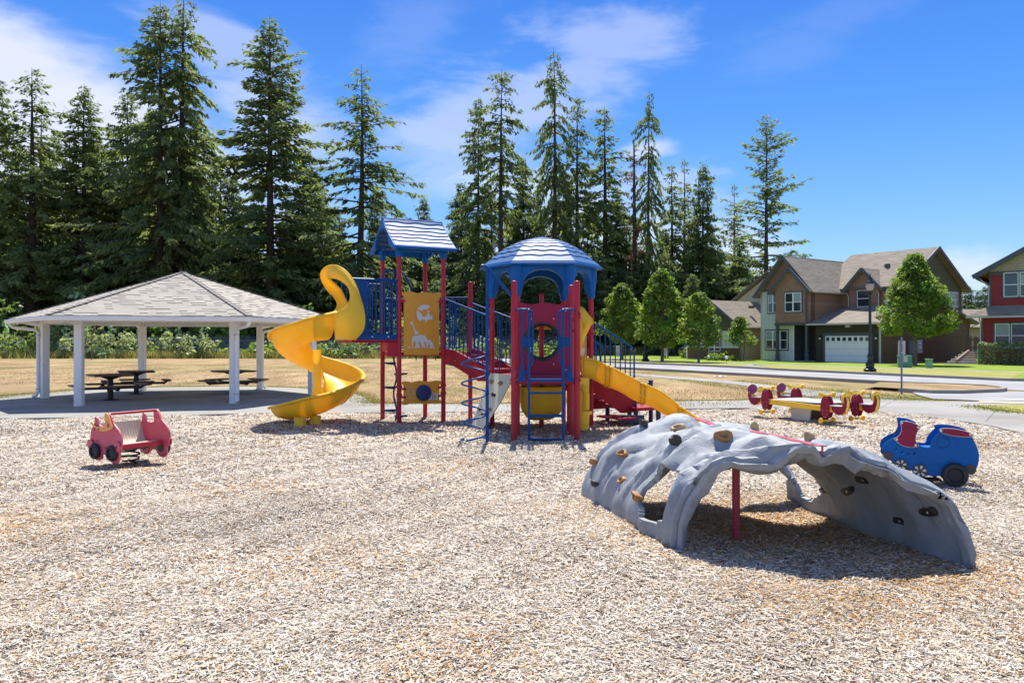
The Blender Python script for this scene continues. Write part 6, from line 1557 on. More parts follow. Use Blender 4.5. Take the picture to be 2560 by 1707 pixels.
# ================================================================== SPRING TRAIN
def spring_train():
    O = Vector((5.51, 9.93, 0)); p = Vector((.932, -.362, 0)); q = Vector((.362, .932, 0)); W = .50
    c0 = O-p*.27+q*W/2
    root = empty('spring_train', (c0.x, c0.y, 0), 'blue locomotive spring rider with red chimney plate and black wheels', 'spring rider')
    T = lambda x, y: on_plane(1840+x/3.2667, 940+y/3.2667, O, p)
    B = lambda mb, n, m, par=root, **k: mb.build(n, M[m], par, **k)
    def sm(pts, n=3): 
        v_ = smooth_line([Vector((a[0], a[1], 0)) for a in pts], n); return [(k.x, k.y) for k in v_]
    body = sm([T(*k) for k in [(1195, 600), (1205, 560), (1240, 527), (1295, 500), (1335, 500), (1352, 440), (1348, 372), (1360, 364), (1430, 375), (1500, 408), (1478, 455), (1466, 510), (1478, 552), (1500, 568), (1580, 580), (1600, 530), (1630, 490), (1665, 455), (1668, 428), (1730, 424), (1830, 440), (1925, 468), (1928, 490), (1958, 555), (1982, 620), (1985, 680), (1972, 735), (1945, 775), (1900, 800), (1800, 812), (1690, 815), (1560, 810), (1490, 790), (1400, 745), (1330, 712), (1270, 690), (1215, 660)]])
    red1 = sm([T(*k) for k in [(1342, 375), (1352, 364), (1430, 374), (1500, 405), (1500, 420), (1478, 455), (1466, 505), (1470, 535), (1490, 560), (1480, 573), (1420, 578), (1350, 560), (1302, 520), (1290, 508), (1325, 487), (1348, 450), (1350, 410)]])
    red2 = sm([T(*k) for k in [(1660, 440), (1668, 428), (1720, 423), (1800, 430), (1880, 448), (1925, 468), (1928, 485), (1900, 493), (1830, 491), (1740, 478), (1680, 460)]])
    ports = []
    c = T(1690, 537); rr = .072; ring_o = [(c[0]+rr*math.cos(R(a)), c[1]+rr*math.sin(R(a))) for a in range(0, 360, 15)]
    cres = [T(*k) for k in ((1694, 500), (1708, 500), (1728, 520), (1718, 522), (1700, 510))]
    eyes = [[T(x+8*math.cos(R(a))-3*math.sin(R(a)), y+16*math.sin(R(a))+6*math.cos(R(a))) for a in range(0, 360, 40)] for x, y in ((1308, 596), (1354, 622), (1404, 635), (1455, 632))]
    for side in (0, 1):
        s = 1 if side == 0 else -1; OO = O+q*W*side
        mb = MB(); mb.prism(body, OO, p, (0, 0, 1), q*.02*s, holes=[cres]+eyes); pan = B(mb, 'side_panel', 'blue_plastic', bevel=.004)
        mb = MB(); mb.prism(red1, OO-q*.004*s, p, (0, 0, 1), -q*.016*s); B(mb, 'chimney_plate', 'red_panel', pan, bevel=.004, org=ORG[root.name])
        mb = MB(); mb.prism(red2, OO-q*.004*s, p, (0, 0, 1), -q*.016*s); B(mb, 'roof_plate', 'red_panel', pan, bevel=.004, org=ORG[root.name])
        # pale machined edge of each plate
        mb = MB()
        for loop in (red1, red2): mb.tube([OO-q*.019*s+p*a[0]+Vector((0, 0, a[1])) for a in loop], .0035, 4, closed=True)
        B(mb, 'plate_edge', 'panel_white', pan, org=ORG[root.name])
        mb = MB(); mb.tube([OO-q*.001*s+p*a[0]+Vector((0, 0, a[1])) for a in ring_o], .0035, 5, closed=True); B(mb, 'porthole_groove', 'blue_dark', pan, org=ORG[root.name])
        if side == 0:
            t0, t1, t2 = T(1375, 402), T(1405, 418), T(1465, 428); mb = MB(); mb.tube([OO-q*.021+p*t[0]+Vector((0, 0, t[1])) for t in (t0, t1, t2)], .004, 5); B(mb, 'groove', 'blue_dark', pan, org=ORG[root.name])
        mb = MB()
        for (x, y, d) in ((1352, 378, .02), (1487, 415, .02), (1312, 512, .02), (1466, 560, .02), (1672, 442, .02), (1912, 472, .02)):
            t = T(x, y); mb.lathe(OO+p*t[0]+Vector((0, 0, t[1]))-q*d*s, [(.017, 0), (.015, .006), (.0, .007)], 12, axis=-q*s)
        B(mb, 'bolt', 'steel', pan, org=ORG[root.name])
        mb = MB()
        for (x, y) in ((1808, 580), (1527, 706), (1656, 726), (1754, 684)):
            t = T(x, y); mb.lathe(OO+p*t[0]+Vector((0, 0, t[1]))-q*.0*s, [(.024, 0), (.022, .006), (.010, .003), (0, .003)], 14, axis=-q*s)
        B(mb, 'bolt_cap', 'blue_plastic', pan, org=ORG[root.name])
        for (x, y, w_) in ((1240, 650, .055), (1915, 760, .062)):
            t = T(x, y); mb = MB(); mb.lathe(OO+p*t[0]+Vector((0, 0, t[1]))-q*.003*s, [(w_, 0), (w_, .014), (0, .014)], 20, axis=-q*s); B(mb, 'buffer', 'wheel_hub', pan, org=ORG[root.name])
        t = T(1785, 800); cc = OO+p*t[0]+Vector((0, 0, t[1]))-q*.004*s; r_ = .148
        mb = MB(); mb.lathe(cc, [(r_*.8, 0), (r_, .02), (r_, .065), (r_*.9, .085), (r_*.62, .09), (r_*.52, .06), (0, .055)], 32, axis=-q*s); B(mb, 'wheel', 'rubber', pan, smooth=45, org=ORG[root.name])
        for (x, y, rw) in ((1500, 772, .086), (1345, 722, .075)):
            t = T(x, y); cc = OO+p*t[0]+Vector((0, 0, t[1]))-q*.004*s
            mb = MB(); mb.lathe(cc, [(rw, 0), (rw, .014), (0, .014)], 26, axis=-q*s); wh = B(mb, 'small_wheel', 'wheel_hub', pan, org=ORG[root.name])
            mb = MB()
            for k in range(6):
                a = k*PI/3+.2; pts = [(rw*.32*math.cos(a-.22), rw*.32*math.sin(a-.22)), (rw*.82*math.cos(a-.25), rw*.82*math.sin(a-.25)), (rw*.86*math.cos(a), rw*.86*math.sin(a)), (rw*.82*math.cos(a+.25), rw*.82*math.sin(a+.25)), (rw*.32*math.cos(a+.22), rw*.32*math.sin(a+.22))]
                mb.prism(pts, cc-q*.0145*s, p, (0, 0, 1), -q*.003*s)
            B(mb, 'spoke_gap', 'panel_white', wh, org=ORG[root.name])
    mb = MB(); t = T(1420, 395); mb.tube([O+p*t[0]+Vector((0, 0, t[1])), O+q*W+p*t[0]+Vector((0, 0, t[1]))], .016, 10); B(mb, 'hand_bar', 'blue_plastic', smooth=60)
    t = T(1480, 470); mb = MB(); mb.prism([(0, 0), (.20, .02), (.20, .045), (0, .025)], O+p*(T(1560, 600)[0]-.06)+Vector((0, 0, T(1560, 600)[1]-.03))+q*.02, p, (0, 0, 1), q*(W-.04)); B(mb, 'seat', 'blue_plastic', bevel=.006)
    mb = MB(); mb.prism([(-.55, .16), (.02, .16), (.02, .20), (-.55, .20)], O+q*.02, p, (0, 0, 1), q*(W-.04)); mb.prism([(-.42, .03), (-.10, .03), (-.14, .05), (-.38, .05)], O+q*.1, p, (0, 0, 1), q*.2); B(mb, 'chassis', 'wheel_hub')
    B(coil((c0.x, c0.y), .07, .10, .0, .17, 2.6, .014), 'spring', 'rubber', smooth=60)
spring_train()
# ================================================================== FOUR SEAT SEE-SAW
def seesaw():
    c0 = Vector((6.87, 18.3, 0)); b = Vector((.50, -.866, 0)); c = Vector((.866, .50, 0))
    root = empty('seesaw', c0, 'red and yellow four seat see-saw with grey centre platform', 'see-saw')
    B = lambda mb, n, m, par=root, **k: mb.build(n, M[m], par, **k)
    mb = MB(); sh = [(-.78, -.40), (-.55, -.52), (.55, -.52), (.80, -.38), (.80, .38), (.55, .52), (-.55, .52), (-.78, .40)]
    mb.prism(sh, c0+Vector((0, 0, .435)), b, c, (0, 0, .018)); B(mb, 'platform', 'platform_grey', bevel=.004)
    for s in (-1, 1):
        mb = MB(); mb.prism([(-.28, .42), (.28, .42), (.30, .34), (.24, -.02), (-.24, -.02), (-.30, .34)], c0-b*.02+c*(s*.30)-c*.0, b, (0, 0, 1), c*.03*s); ped = B(mb, 'pedestal', 'panel_white' if s < 0 else 'table_brown', bevel=.004)
        mb = MB()
        for x in (-.2, 0, .2):
            for z in (.38, .34): mb.lathe(c0-b*.02+c*(s*.332)+b*x+Vector((0, 0, z)), [(.012, 0), (.01, .006), (0, .007)], 8, axis=c*s)
        B(mb, 'bolt', 'wheel_hub', ped, org=ORG[root.name])
    tilt = -.035
    def zl(t): return .36+tilt*t
    for s in (-1, 1):
        off = c*(.50*s)
        mb = MB(); mb.obox(c0+off-b*1.34-c*.04+Vector((0, 0, zl(-1.34)-.055)), b*2.68+Vector((0, 0, tilt*2.68)), c*.08, (0, 0, .12)); B(mb, 'beam', 'yellow_opaque', bevel=.008)
        for e in (-1, 1):
            t = .84*e; base = c0+off+b*t; zb = zl(t)
            # pair of oval plates, handle bar above, foot bar below
            for k in (-1, 1):
                mb = MB(); ov = [(.115*math.cos(R(a)), .04+.245*math.sin(R(a))) for a in range(0, 360, 12)]
                mb.prism(ov, base+c*(k*.06)+Vector((0, 0, zb)), b, (0, 0, 1), c*.02*k); pl = B(mb, 'oval_plate', 'red_panel', bevel=.004)
                mb = MB()
                for (x, z) in ((-.02, .25), (.03, .25), (-.05, -.02), (.05, -.02), (-.05, -.1), (.05, -.1), (-.02, -.17), (.02, -.17)): mb.lathe(base+c*(k*.081)+b*x+Vector((0, 0, zb+z)), [(.008, 0), (.007, .004), (0, .005)], 8, axis=c*k)
                B(mb, 'bolt', 'steel', pl, org=ORG[root.name])
            for nm, z in (('handle_bar', .31), ('foot_bar', -.245)):
                mb = MB(); q = base+Vector((0, 0, zb+z)); mb.tube([q-c*.20, q+c*.20], .018, 10); mb.box(q-Vector((0, 0, .01)), (.12, .07, .03), math.atan2(c.y, c.x))
                for k in (-1, 1): mb.lathe(q+c*(.20*k), [(.02, -.03), (.05, -.02), (.062, .0), (.055, .02), (.0, .035)], 16, axis=c*k)
                B(mb, nm, 'yellow_opaque', smooth=50)
            # seat shell: curved red cheeks with yellow core, grey seat, round back pad
            fwd = b*e; o3 = base+fwd*.16
            cheek = [(0, .03), (.02, -.02), (.09, -.08), (.17, -.11), (.26, -.09), (.33, -.03), (.37, .08), (.38, .20), (.35, .28), (.31, .30), (.29, .26), (.30, .16), (.27, .09), (.20, .07), (0, .07)]
            for k, m_, w0, w1 in ((-1, 'red_panel', .045, .065), (1, 'red_panel', .045, .065), (0, 'yellow_opaque', -.044, .044)):
                mb = MB()
                if k: mb.prism(cheek, o3+c*(k*w0)+Vector((0, 0, zb)), fwd, (0, 0, 1), c*(w1-w0)*k)
                else: mb.prism([(a_[0]-.004, a_[1]*.97+.002) for a_ in cheek], o3+c*w0+Vector((0, 0, zb)), fwd, (0, 0, 1), c*(w1-w0))
                B(mb, 'seat_cheek' if k else 'seat_core', m_, bevel=.004)
            mb = MB(); mb.prism([(-.02, -.11), (.22, -.13), (.26, -.09), (.26, .09), (.22, .13), (-.02, .11)], o3+Vector((0, 0, zb+.078)), fwd, c, (0, 0, .016)); B(mb, 'seat', 'platform_grey')
            for j, (m_, dd) in enumerate((('back_purple', .285), ('yellow_opaque', .305))):
                mb = MB(); q = o3+fwd*dd+Vector((0, 0, zb+.27)); mb.prism([(.155*math.cos(R(a)), .115*math.sin(R(a))) for a in range(0, 360, 12)], q, c, (0, 0, 1), fwd*.018); B(mb, 'back_pad', m_, bevel=.004)
M['platform_grey'] = plain('platform_grey', (.42, .42, .46), .45, .1, 3)
M['back_purple'] = plain('back_purple', (.20, .015, .10), .45, .1, 3)
seesaw()
# ================================================================== HOUSES
class Frame:
    def __init__(s, O, A, B, z0=0.1): s.O = Vector(O); s.A = Vector(A).normalized(); s.B = Vector(B).normalized(); s.z0 = z0
    def w(s, a, b, z): return s.O+s.A*a+s.B*b+Vector((0, 0, z))
    def a_at(s, x, b, y_=None):   # a where the ray of photo column x meets plane b
        k = (x-1280)/F; o = s.O+s.B*b; return (k*o.y-o.x)/(s.A.x-k*s.A.y)
    def b_at(s, x, a):
        k = (x-1280)/F; o = s.O+s.A*a; return (k*o.y-o.x)/(s.B.x-k*s.B.y)
    def z_at(s, y, a, b): return HC-(y-853)*s.w(a, b, 0).y/F
Z7 = lambda x, y: (1740+x/2.868, 580+y/2.868)
def ex(fr, poly, along, a0, a1, mb=None):
    """extrude an upright profile. along='a': profile in (b,z) run along a; 'b': profile in (a,z) run along b"""
    mb = mb or MB()
    if along == 'a': mb.prism(poly, fr.w(a0, 0, 0), fr.B, (0, 0, 1), fr.A*(a1-a0))
    else: mb.prism(poly, fr.w(0, a0, 0), fr.A, (0, 0, 1), fr.B*(a1-a0))
    # side faces keep metre UVs: run length along the extrusion
    return mb
def slab(p, th=.16, mb=None, uvo=0):
    """roof plane from four corners: eave0, eave1, ridge1, ridge0"""
    mb = mb or MB(); p = [Vector(k) for k in p]; n = (p[1]-p[0]).cross(p[3]-p[0]).normalized()
    if n.z < 0: n = -n
    w = (p[1]-p[0]).length; h = (p[3]-p[0]).length; e = (p[1]-p[0]).normalized()
    uv = [((k-p[0]).dot(e)+uvo, (k-p[0]-e*(k-p[0]).dot(e)).length) for k in p]
    b = [k-n*th for k in p]
    mb.add(p+b, [(0, 1, 2, 3), (7, 6, 5, 4), (0, 4, 5, 1), (1, 5, 6, 2), (2, 6, 7, 3), (3, 7, 4, 0)], [tuple(uv), tuple(reversed(uv)), ((0, .02),)*4, ((0, .02),)*4, ((0, .02),)*4, ((0, .02),)*4])
    return mb
def window(par, root, O, d, n, t0, t1, z0, z1, cols=2, trim=True, blinds=(), frame='white_trim'):
    O = Vector(O); d = Vector(d); n = Vector(n); org = ORG[root.name]; W = t1-t0; fw = .055
    mb = MB()
    def r_(a0, a1, b0, b1, dep0, dep1, m_=mb): m_.prism([(a0, b0), (a1, b0), (a1, b1), (a0, b1)], O+n*dep0, d, (0, 0, 1), n*(dep1-dep0))
    r_(t0, t1, z1-fw, z1, .01, .06); r_(t0, t1, z0, z0+fw, .01, .07); r_(t0, t0+fw, z0+fw, z1-fw, .01, .06); r_(t1-fw, t1, z0+fw, z1-fw, .01, .06)
    zm = (z0+z1)/2
    for c in range(1, cols): x = t0+W*c/cols; r_(x-.06, x+.06, z0+fw, z1-fw, .012, .062)
    for c in range(cols): a = t0+W*c/cols+(.06 if c else fw); b = t0+W*(c+1)/cols-(.06 if c < cols-1 else fw); r_(a, b, zm-.03, zm+.03, .012, .055)
    w_ = mb.build('window', M[frame], par, org=org)
    for c in range(cols):
        a = t0+W*c/cols+.04; b = t0+W*(c+1)/cols-.04
        mb = MB(); mb.prism([(a, z0+.04), (b, z0+.04), (b, z1-.04), (a, z1-.04)], O+n*.006, d, (0, 0, 1), n*.012); mb.build('pane', M['glass_dark'], w_, org=org)
        if c in blinds:
            mb = MB(); zb = zm-.1 if c % 2 == 0 else zm+.04
            mb.prism([(a, zm), (b, zm), (b, z1-.05), (a, z1-.05)], O+n*.019, d, (0, 0, 1), n*.004); mb.build('blind', M['blind'], w_, org=org)
    if trim:
        mb = MB(); e = .11
        for (a, b, c, f) in ((t0-e, t1+e, z1, z1+e), (t0-e, t1+e, z0-e, z0), (t0-e, t0, z0, z1), (t1, t1+e, z0, z1)): mb.prism([(a, c), (b, c), (b, f), (a, f)], O, d, (0, 0, 1), n*.035)
        mb.build('trim', M['house_trim'], w_, org=org)
    return w_
def brown_house():
    fr = Frame((28.96, 62.5, .1), (-.58, .815, 0), (.815, .58, 0)); A, Bv = fr.A, fr.B; up = (0, 0, 1)
    root = empty('brown_house', fr.w(4, 4, -.1), 'two storey brown and olive house with white garage door', 'house'); org = ORG[root.name]
    Bd = lambda mb, n, m, par=root, **k: mb.build(n, M[m], par, **k)
    # lower block with garage
    low = ex(fr, [(0, -.4), (14.6, -.4), (14.6, 3.42), (7.3, 5.3), (0, 3.3)], 'a', .02, 5.75); lowo = Bd(low, 'wall', 'side_olive')
    mb = MB(); mb.prism([(0.02, -.3), (14.58, -.3), (14.58, 3.35), (9.0, 4.8), (7.3, 5.2), (.02, 3.25)], fr.w(.02, 0, 0), Bv, up, -A*.03); Bd(mb, 'side_wall', 'side_umber', lowo, org=org)
    # two storey range R (gable towards the viewer's right)
    ra, rb0, rb1, rz = .8, 4.5, 14.7, 6.55
    mb = ex(fr, [(rb0, 2.9), (rb1, 2.9), (rb1, rz), (9.6, 9.55), (rb0, rz)], 'a', ra, 8.2); Bd(mb, 'gable_wall', 'side_olive')
    mb = MB(); mb.prism([(ra+1.2, 3.6), (6.3, 3.6), (6.3, rz), (ra+1.2, rz)], fr.w(0, rb0, 0), A, up, -Bv*.03); Bd(mb, 'front_wall', 'side_tan')
    # range L
    lz = 6.3; la0, la1, lr, lrz = 6.2, 11.15, 8.67, 8.95
    mb = ex(fr, [(la0, 3.2), (la1, 3.2), (la1, lz-.1), (lr, lrz), (la0, lz)], 'b', 0, 13.5); Bd(mb, 'upper_wall', 'side_tan')
    mb = MB(); mb.prism([(7.9, -.3), (la1, -.3), (la1, 3.2), (7.9, 3.2)], fr.w(0, .02, 0), A, up, Bv*12); mb.prism([(5.75, -.3), (7.9, -.3), (7.9, 3.2), (5.75, 3.2)], fr.w(0, 1.9, 0), A, up, Bv*4); Bd(mb, 'lower_wall', 'house_trim')
    mb = MB(); mb.prism([(7.85, -.25), (la1+.02, -.25), (la1+.02, 3.2), (7.85, 3.2)], fr.w(0, 0, 0), A, up, -Bv*.03); mb.prism([(9.32, 3.2), (la1+.02, 3.2), (la1+.02, 6.3), (9.32, 6.3)], fr.w(0, 0, 0), A, up, -Bv*.03); Bd(mb, 'board_wall', 'board_cream')
    # jettied bay with its own gable
    ba0, ba1, bb, bz = 6.2, 9.3, -.62, 6.25
    mb = ex(fr, [(ba0, 3.3), (ba1, 3.3), (ba1, bz), ((ba0+ba1)/2, 7.85), (ba0, bz)], 'b', bb, .6); bay = Bd(mb, 'bay', 'side_tan')
    mb = MB(); mb.prism([(ba0-.05, 3.08), (ba1+.05, 3.08), (ba1+.05, 3.32), (ba0-.05, 3.32)], fr.w(0, bb-.04, 0), A, up, Bv*.66); mb.prism([(ba0-.03, 3.3), (ba0+.12, 3.3), (ba0+.12, bz), (ba0-.03, bz)], fr.w(0, bb-.03, 0), A, up, Bv*.12); Bd(mb, 'bay_trim', 'house_trim', bay, org=org)
    mb = MB(); mb.prism([(9.3, 6.18), (la1+.05, 6.12), (la1+.05, 6.3), (9.3, 6.36)], fr.w(0, -.05, 0), A, up, Bv*.04); Bd(mb, 'band_board', 'house_trim')
    # dormer
    da0, da1, db = 2.55, 5.3, 4.25
    mb = ex(fr, [(da0, 3.9), (da1, 3.9), (da1, 6.35), ((da0+da1)/2, 7.8), (da0, 6.35)], 'b', db, 7.4); dorm = Bd(mb, 'dormer', 'side_tan')
    # roofs
    def gable_roof(name, pts_list, mat='roof_house', th=.14):
        mb = MB()
        for k, p in enumerate(pts_list): slab(p, th, mb, k*7.3)
        return Bd(mb, name, mat)
    o = .55
    gable_roof('roof', [[fr.w(ra-o, rb0-.5, rz-.27), fr.w(8.4, rb0-.5, rz-.27), fr.w(8.4, 9.6, 9.82), fr.w(ra-o, 9.6, 9.82)], [fr.w(8.4, rb1+.6, rz-.35), fr.w(ra-o, rb1+.6, rz-.35), fr.w(ra-o, 9.6, 9.82), fr.w(8.4, 9.6, 9.82)]])
    gable_roof('roof', [[fr.w(la0-.45, 10, lz-.42), fr.w(la0-.45, -.55, lz-.42), fr.w(lr, -.55, lrz+.22), fr.w(lr, 10, lrz+.22)], [fr.w(la1+.55, -.55, lz-.62), fr.w(la1+.55, 13.6, lz-.62), fr.w(lr, 13.6, lrz+.22), fr.w(lr, -.55, lrz+.22)]])
    bm = (ba0+ba1)/2
    gable_roof('bay_roof', [[fr.w(ba0-.5, 1.4, bz-.35), fr.w(ba0-.5, bb-.35, bz-.35), fr.w(bm, bb-.35, 8.02), fr.w(bm, 1.4, 8.02)], [fr.w(ba1+.5, bb-.35, bz-.35), fr.w(ba1+.5, 1.0, bz-.35), fr.w(bm, 1.0, 8.02), fr.w(bm, bb-.35, 8.02)]])
    dm = (da0+da1)/2
    gable_roof('dormer_roof', [[fr.w(da0-.5, 7.5, 6.0), fr.w(da0-.5, db-.4, 6.0), fr.w(dm, db-.4, 7.97), fr.w(dm, 7.5, 7.97)], [fr.w(da1+.5, db-.4, 6.0), fr.w(da1+.5, 7.5, 6.0), fr.w(dm, 7.5, 7.97), fr.w(dm, db-.4, 7.97)]])
    gable_roof('garage_roof', [[fr.w(-.35, -.6, 3.2), fr.w(6.2, -.6, 3.2), fr.w(6.2, 4.5, 4.75), fr.w(-.35, 4.5, 4.75)], [fr.w(-.35, 4.5, 4.76), fr.w(.8, 4.5, 4.76), fr.w(.8, 7.3, 5.46), fr.w(-.35, 7.3, 5.46)], [fr.w(.8, 15.4, 3.35), fr.w(-.35, 15.4, 3.35), fr.w(-.35, 7.3, 5.46), fr.w(.8, 7.3, 5.46)]])
    # barge boards and fascias
    def board(a, b, w=.06, h=.24): m_ = MB(); m_.bar(a, b, w, h); Bd(m_, 'barge_board', 'house_trim')
    board(fr.w(ra-o-.03, rb0-.5, rz-.32), fr.w(ra-o-.03, 9.6, 9.77)); board(fr.w(ra-o-.03, 9.6, 9.77), fr.w(ra-o-.03, rb1+.6, rz-.40))
    board(fr.w(la0-.45, -.58, lz-.47), fr.w(lr, -.58, lrz+.17)); board(fr.w(lr, -.58, lrz+.17), fr.w(la1+.55, -.58, lz-.67))
    board(fr.w(ba0-.5, bb-.38, bz-.4), fr.w(bm, bb-.38, 7.97)); board(fr.w(bm, bb-.38, 7.97), fr.w(ba1+.5, bb-.38, bz-.4))
    board(fr.w(da0-.5, db-.43, 5.95), fr.w(dm, db-.43, 7.92)); board(fr.w(dm, db-.43, 7.92), fr.w(da1+.5, db-.43, 5.95))
    board(fr.w(-.38, -.6, 3.15), fr.w(-.38, 7.3, 5.41), .05, .2); board(fr.w(-.38, 7.3, 5.41), fr.w(-.38, 15.4, 3.30), .05, .2)
    mb = MB()
    mb.bar(fr.w(-.35, -.66, 3.12), fr.w(6.2, -.66, 3.12), .12, .13); mb.bar(fr.w(la0-.5, -.5, lz-.42), fr.w(la0-.5, 4.4, lz-.42), .1, .1)
    for (a, b, zt, zb) in ((.06, -.06, 3.1, 0), (da0+.0, db-.08, 6.0, 4.7), (da1, db-.08, 5.9, 4.7)): mb.tube([fr.w(a, b-.35, zt), fr.w(a, b-.05, zt-.3), fr.w(a, b-.05, zb)], .045, 6, False)
    mb.tube([fr.w(-.30, 15.2, 3.2), fr.w(-.07, 14.3, 2.9), fr.w(-.07, 14.2, .2)], .045, 6, False)
    mb.tube([fr.w(ra-.08, rb1-.05, 6.2), fr.w(ra-.08, rb1-.05, 3.6)], .045, 6, False); mb.tube([fr.w(la1+.06, -.06, 5.9), fr.w(la1+.06, -.06, 0)], .045, 6, False)
    Bd(mb, 'gutter', 'trim_beige')
    mb = MB(); mb.prism([(-.02, -.2), (.12, -.2), (.12, 3.2), (-.02, 3.2)], fr.w(0, -.04, 0), A, up, Bv*.03); mb.prism([(7.82, -.2), (7.95, -.2), (7.95, 3.1), (7.82, 3.1)], fr.w(0, -.045, 0), A, up, Bv*.04)
    mb.prism([(ra+1.15, 3.7), (ra+1.3, 3.7), (ra+1.3, 6.3), (ra+1.15, 6.3)], fr.w(0, rb0-.05, 0), A, up, Bv*.05); Bd(mb, 'corner_board', 'white_trim')
    # garage door with a row of small lights
    g0, g1 = fr.a_at(2172.5, 0)-.12, fr.a_at(2063.6, 0); gO = fr.w(0, -.0, 0)
    mb = MB(); 
    for k in range(4): mb.prism([(g0, .02+k*.535), (g1, .02+k*.535), (g1, .545+k*.535), (g0, .545+k*.535)], gO, A, up, -Bv*.05)
    gd = Bd(mb, 'garage_door', 'white_trim', bevel=.01)
    n = 8; w = (g1-g0)/n
    for k in range(n):
        mb = MB(); mb.prism([(g0+w*(k+.2), 1.74), (g0+w*(k+.8), 1.74), (g0+w*(k+.8), 2.05), (g0+w*(k+.2), 2.05)], gO-Bv*.05, A, up, -Bv*.012); Bd(mb, 'door_light', 'glass_dark', gd, org=org)
    mb = MB()
    for (a, b, c, d) in ((g0-.2, g0, 0, 2.4), (g1, g1+.2, 0, 2.4), (g0, g1, 2.17, 2.4)): mb.prism([(a, c), (b, c), (b, d), (a, d)], gO, A, up, -Bv*.04)
    Bd(mb, 'door_surround', 'house_trim', gd, org=org)
    for a in (g0-.55, g1+.42):
        mb = MB(); mb.box(fr.w(a, -.1, 2.12), (.14, .14, .2), math.atan2(A.y, A.x)); l_ = Bd(mb, 'wall_lamp', 'lamp_black')
        mb = MB(); mb.lathe(fr.w(a, -.16, 1.93), [(0, -.06), (.07, -.04), (.09, .02), (.07, .08), (0, .1)], 12); Bd(mb, 'lamp_shade', 'lamp_glass', l_, smooth=60, org=org)
    gm = (g0+g1)/2-.1
    mb = MB(); mb.prism([(gm-.36, 2.83), (gm+.30, 2.83), (gm+.30, 3.06), (gm-.36, 3.06)], gO, A, up, -Bv*.05); pq = Bd(mb, 'number_plate', 'table_brown')
    mb = MB(); mb.prism([(gm-.14, 2.86), (gm+.26, 2.86), (gm+.26, 3.03), (gm-.14, 3.03)], gO-Bv*.05, A, up, -Bv*.01); Bd(mb, 'number_field', 'white_trim', pq, org=org)
    mb = MB()
    for x in (-.07, .02, .11, .19):
        for (xa, xb, za, zb) in ((x-.02, x+.02, 2.985, 3.0), (x-.02, x-.008, 2.89, 2.99), (x-.02, x+.02, 2.94, 2.955)): mb.prism([(gm+xa, za), (gm+xb, za), (gm+xb, zb), (gm+xa, zb)], gO-Bv*.06, A, up, -Bv*.004)
    Bd(mb, 'number_marks', 'house_trim', pq, org=org)
    mb = MB(); mb.lathe(fr.w(g0-.62, -.0, 2.98), [(.11, 0), (.11, .06), (0, .08)], 16, axis=-Bv); Bd(mb, 'alarm_bell', 'red_post')
    # porch: recess, door, posts
    mb = MB(); mb.prism([(5.75, 0), (7.85, 0), (7.85, 3.0), (5.75, 3.0)], fr.w(0, 1.88, 0), A, up, -Bv*.02); Bd(mb, 'porch_back', 'door_dark')
    mb = MB(); mb.prism([(5.9, 0), (6.75, 0), (6.75, 2.1), (5.9, 2.1)], fr.w(0, 1.84, 0), A, up, -Bv*.05); dr = Bd(mb, 'front_door', 'white_trim', bevel=.01)
    mb = MB(); mb.lathe(fr.w(6.0, 1.79, 1.0), [(.03, 0), (.03, .05), (0, .06)], 10, axis=-Bv); Bd(mb, 'handle', 'steel', dr, org=org)
    for a in (6.28, 9.2):
        mb = MB(); mb.box(fr.w(a, bb+.15, 1.85), (.2, .2, 2.5), math.atan2(A.y, A.x)); mb.lathe(fr.w(a, bb+.15, 0), [(.22, 0), (.22, .1), (.16, .2), (.2, .5), (.14, .75), (.19, .95), (.15, 1.05)], 14); Bd(mb, 'porch_post', 'house_trim')
    mb = MB(); mb.prism([(5.8, -.1), (9.5, -.1), (9.5, .04), (5.8, .04)], fr.w(0, -1.0, 0), A, up, Bv*2.9); Bd(mb, 'porch_step', 'trim_beige')
    # windows
    fO = fr.w(0, bb-.0, 0); t0, t1 = fr.a_at(2004, bb), fr.a_at(1963, bb); z1, z0 = fr.z_at(731.5, 7.7, bb)-.1, fr.z_at(779, 7.7, bb)-.1
    window(root, root, fO, A, -Bv, t0, t1, z0, z1, 2, blinds=(0,))
    cO = fr.w(0, -.03, 0); window(root, root, cO, A, -Bv, 9.40, fr.a_at(1921, 0), 4.25, 6.0, 2, blinds=(1,))
    window(root, root, cO, A, -Bv, fr.a_at(1970, 0), fr.a_at(1915.5, 0), 1.0, 2.65, 3, blinds=(1, 2))
    dO = fr.w(0, db, 0); window(root, root, dO, A, -Bv, da0+.85, da0+2.0, 4.65, 6.1, 1)
    rO = fr.w(ra, 0, 0); w0, w1 = fr.b_at(2348.5, ra), fr.b_at(2393.5, ra); window(root, root, rO, Bv, -A, w0, w1, 4.75, 6.85 if False else fr.z_at(729, ra, (w0+w1)/2)-.1, 2, blinds=())
    # meters on the side wall
    b0 = fr.b_at(2288, 0); mb = MB(); mb.prism([(b0, .75), (b0+.75, .75), (b0+.75, 1.85), (b0+.25, 1.85), (b0, 1.7)], fr.w(-.01, 0, 0), Bv, up, -A*.2); mt = Bd(mb, 'meter_cabinet', 'meter_grey')
    mb = MB()
    for z in (1.55, 1.22): mb.lathe(fr.w(-.21, b0+.32, z), [(.11, 0), (.10, .1), (0, .12)], 14, axis=-A)
    Bd(mb, 'meter_dial', 'white_trim', mt, org=org)
    b1 = fr.b_at(2274, 0); mb = MB(); mb.prism([(b1-.3, .7), (b1+.35, .7), (b1+.35, 1.8), (b1-.3, 1.8)], fr.w(-.01, 0, 0), Bv, up, -A*.14); Bd(mb, 'meter_cabinet', 'pipe_blue')
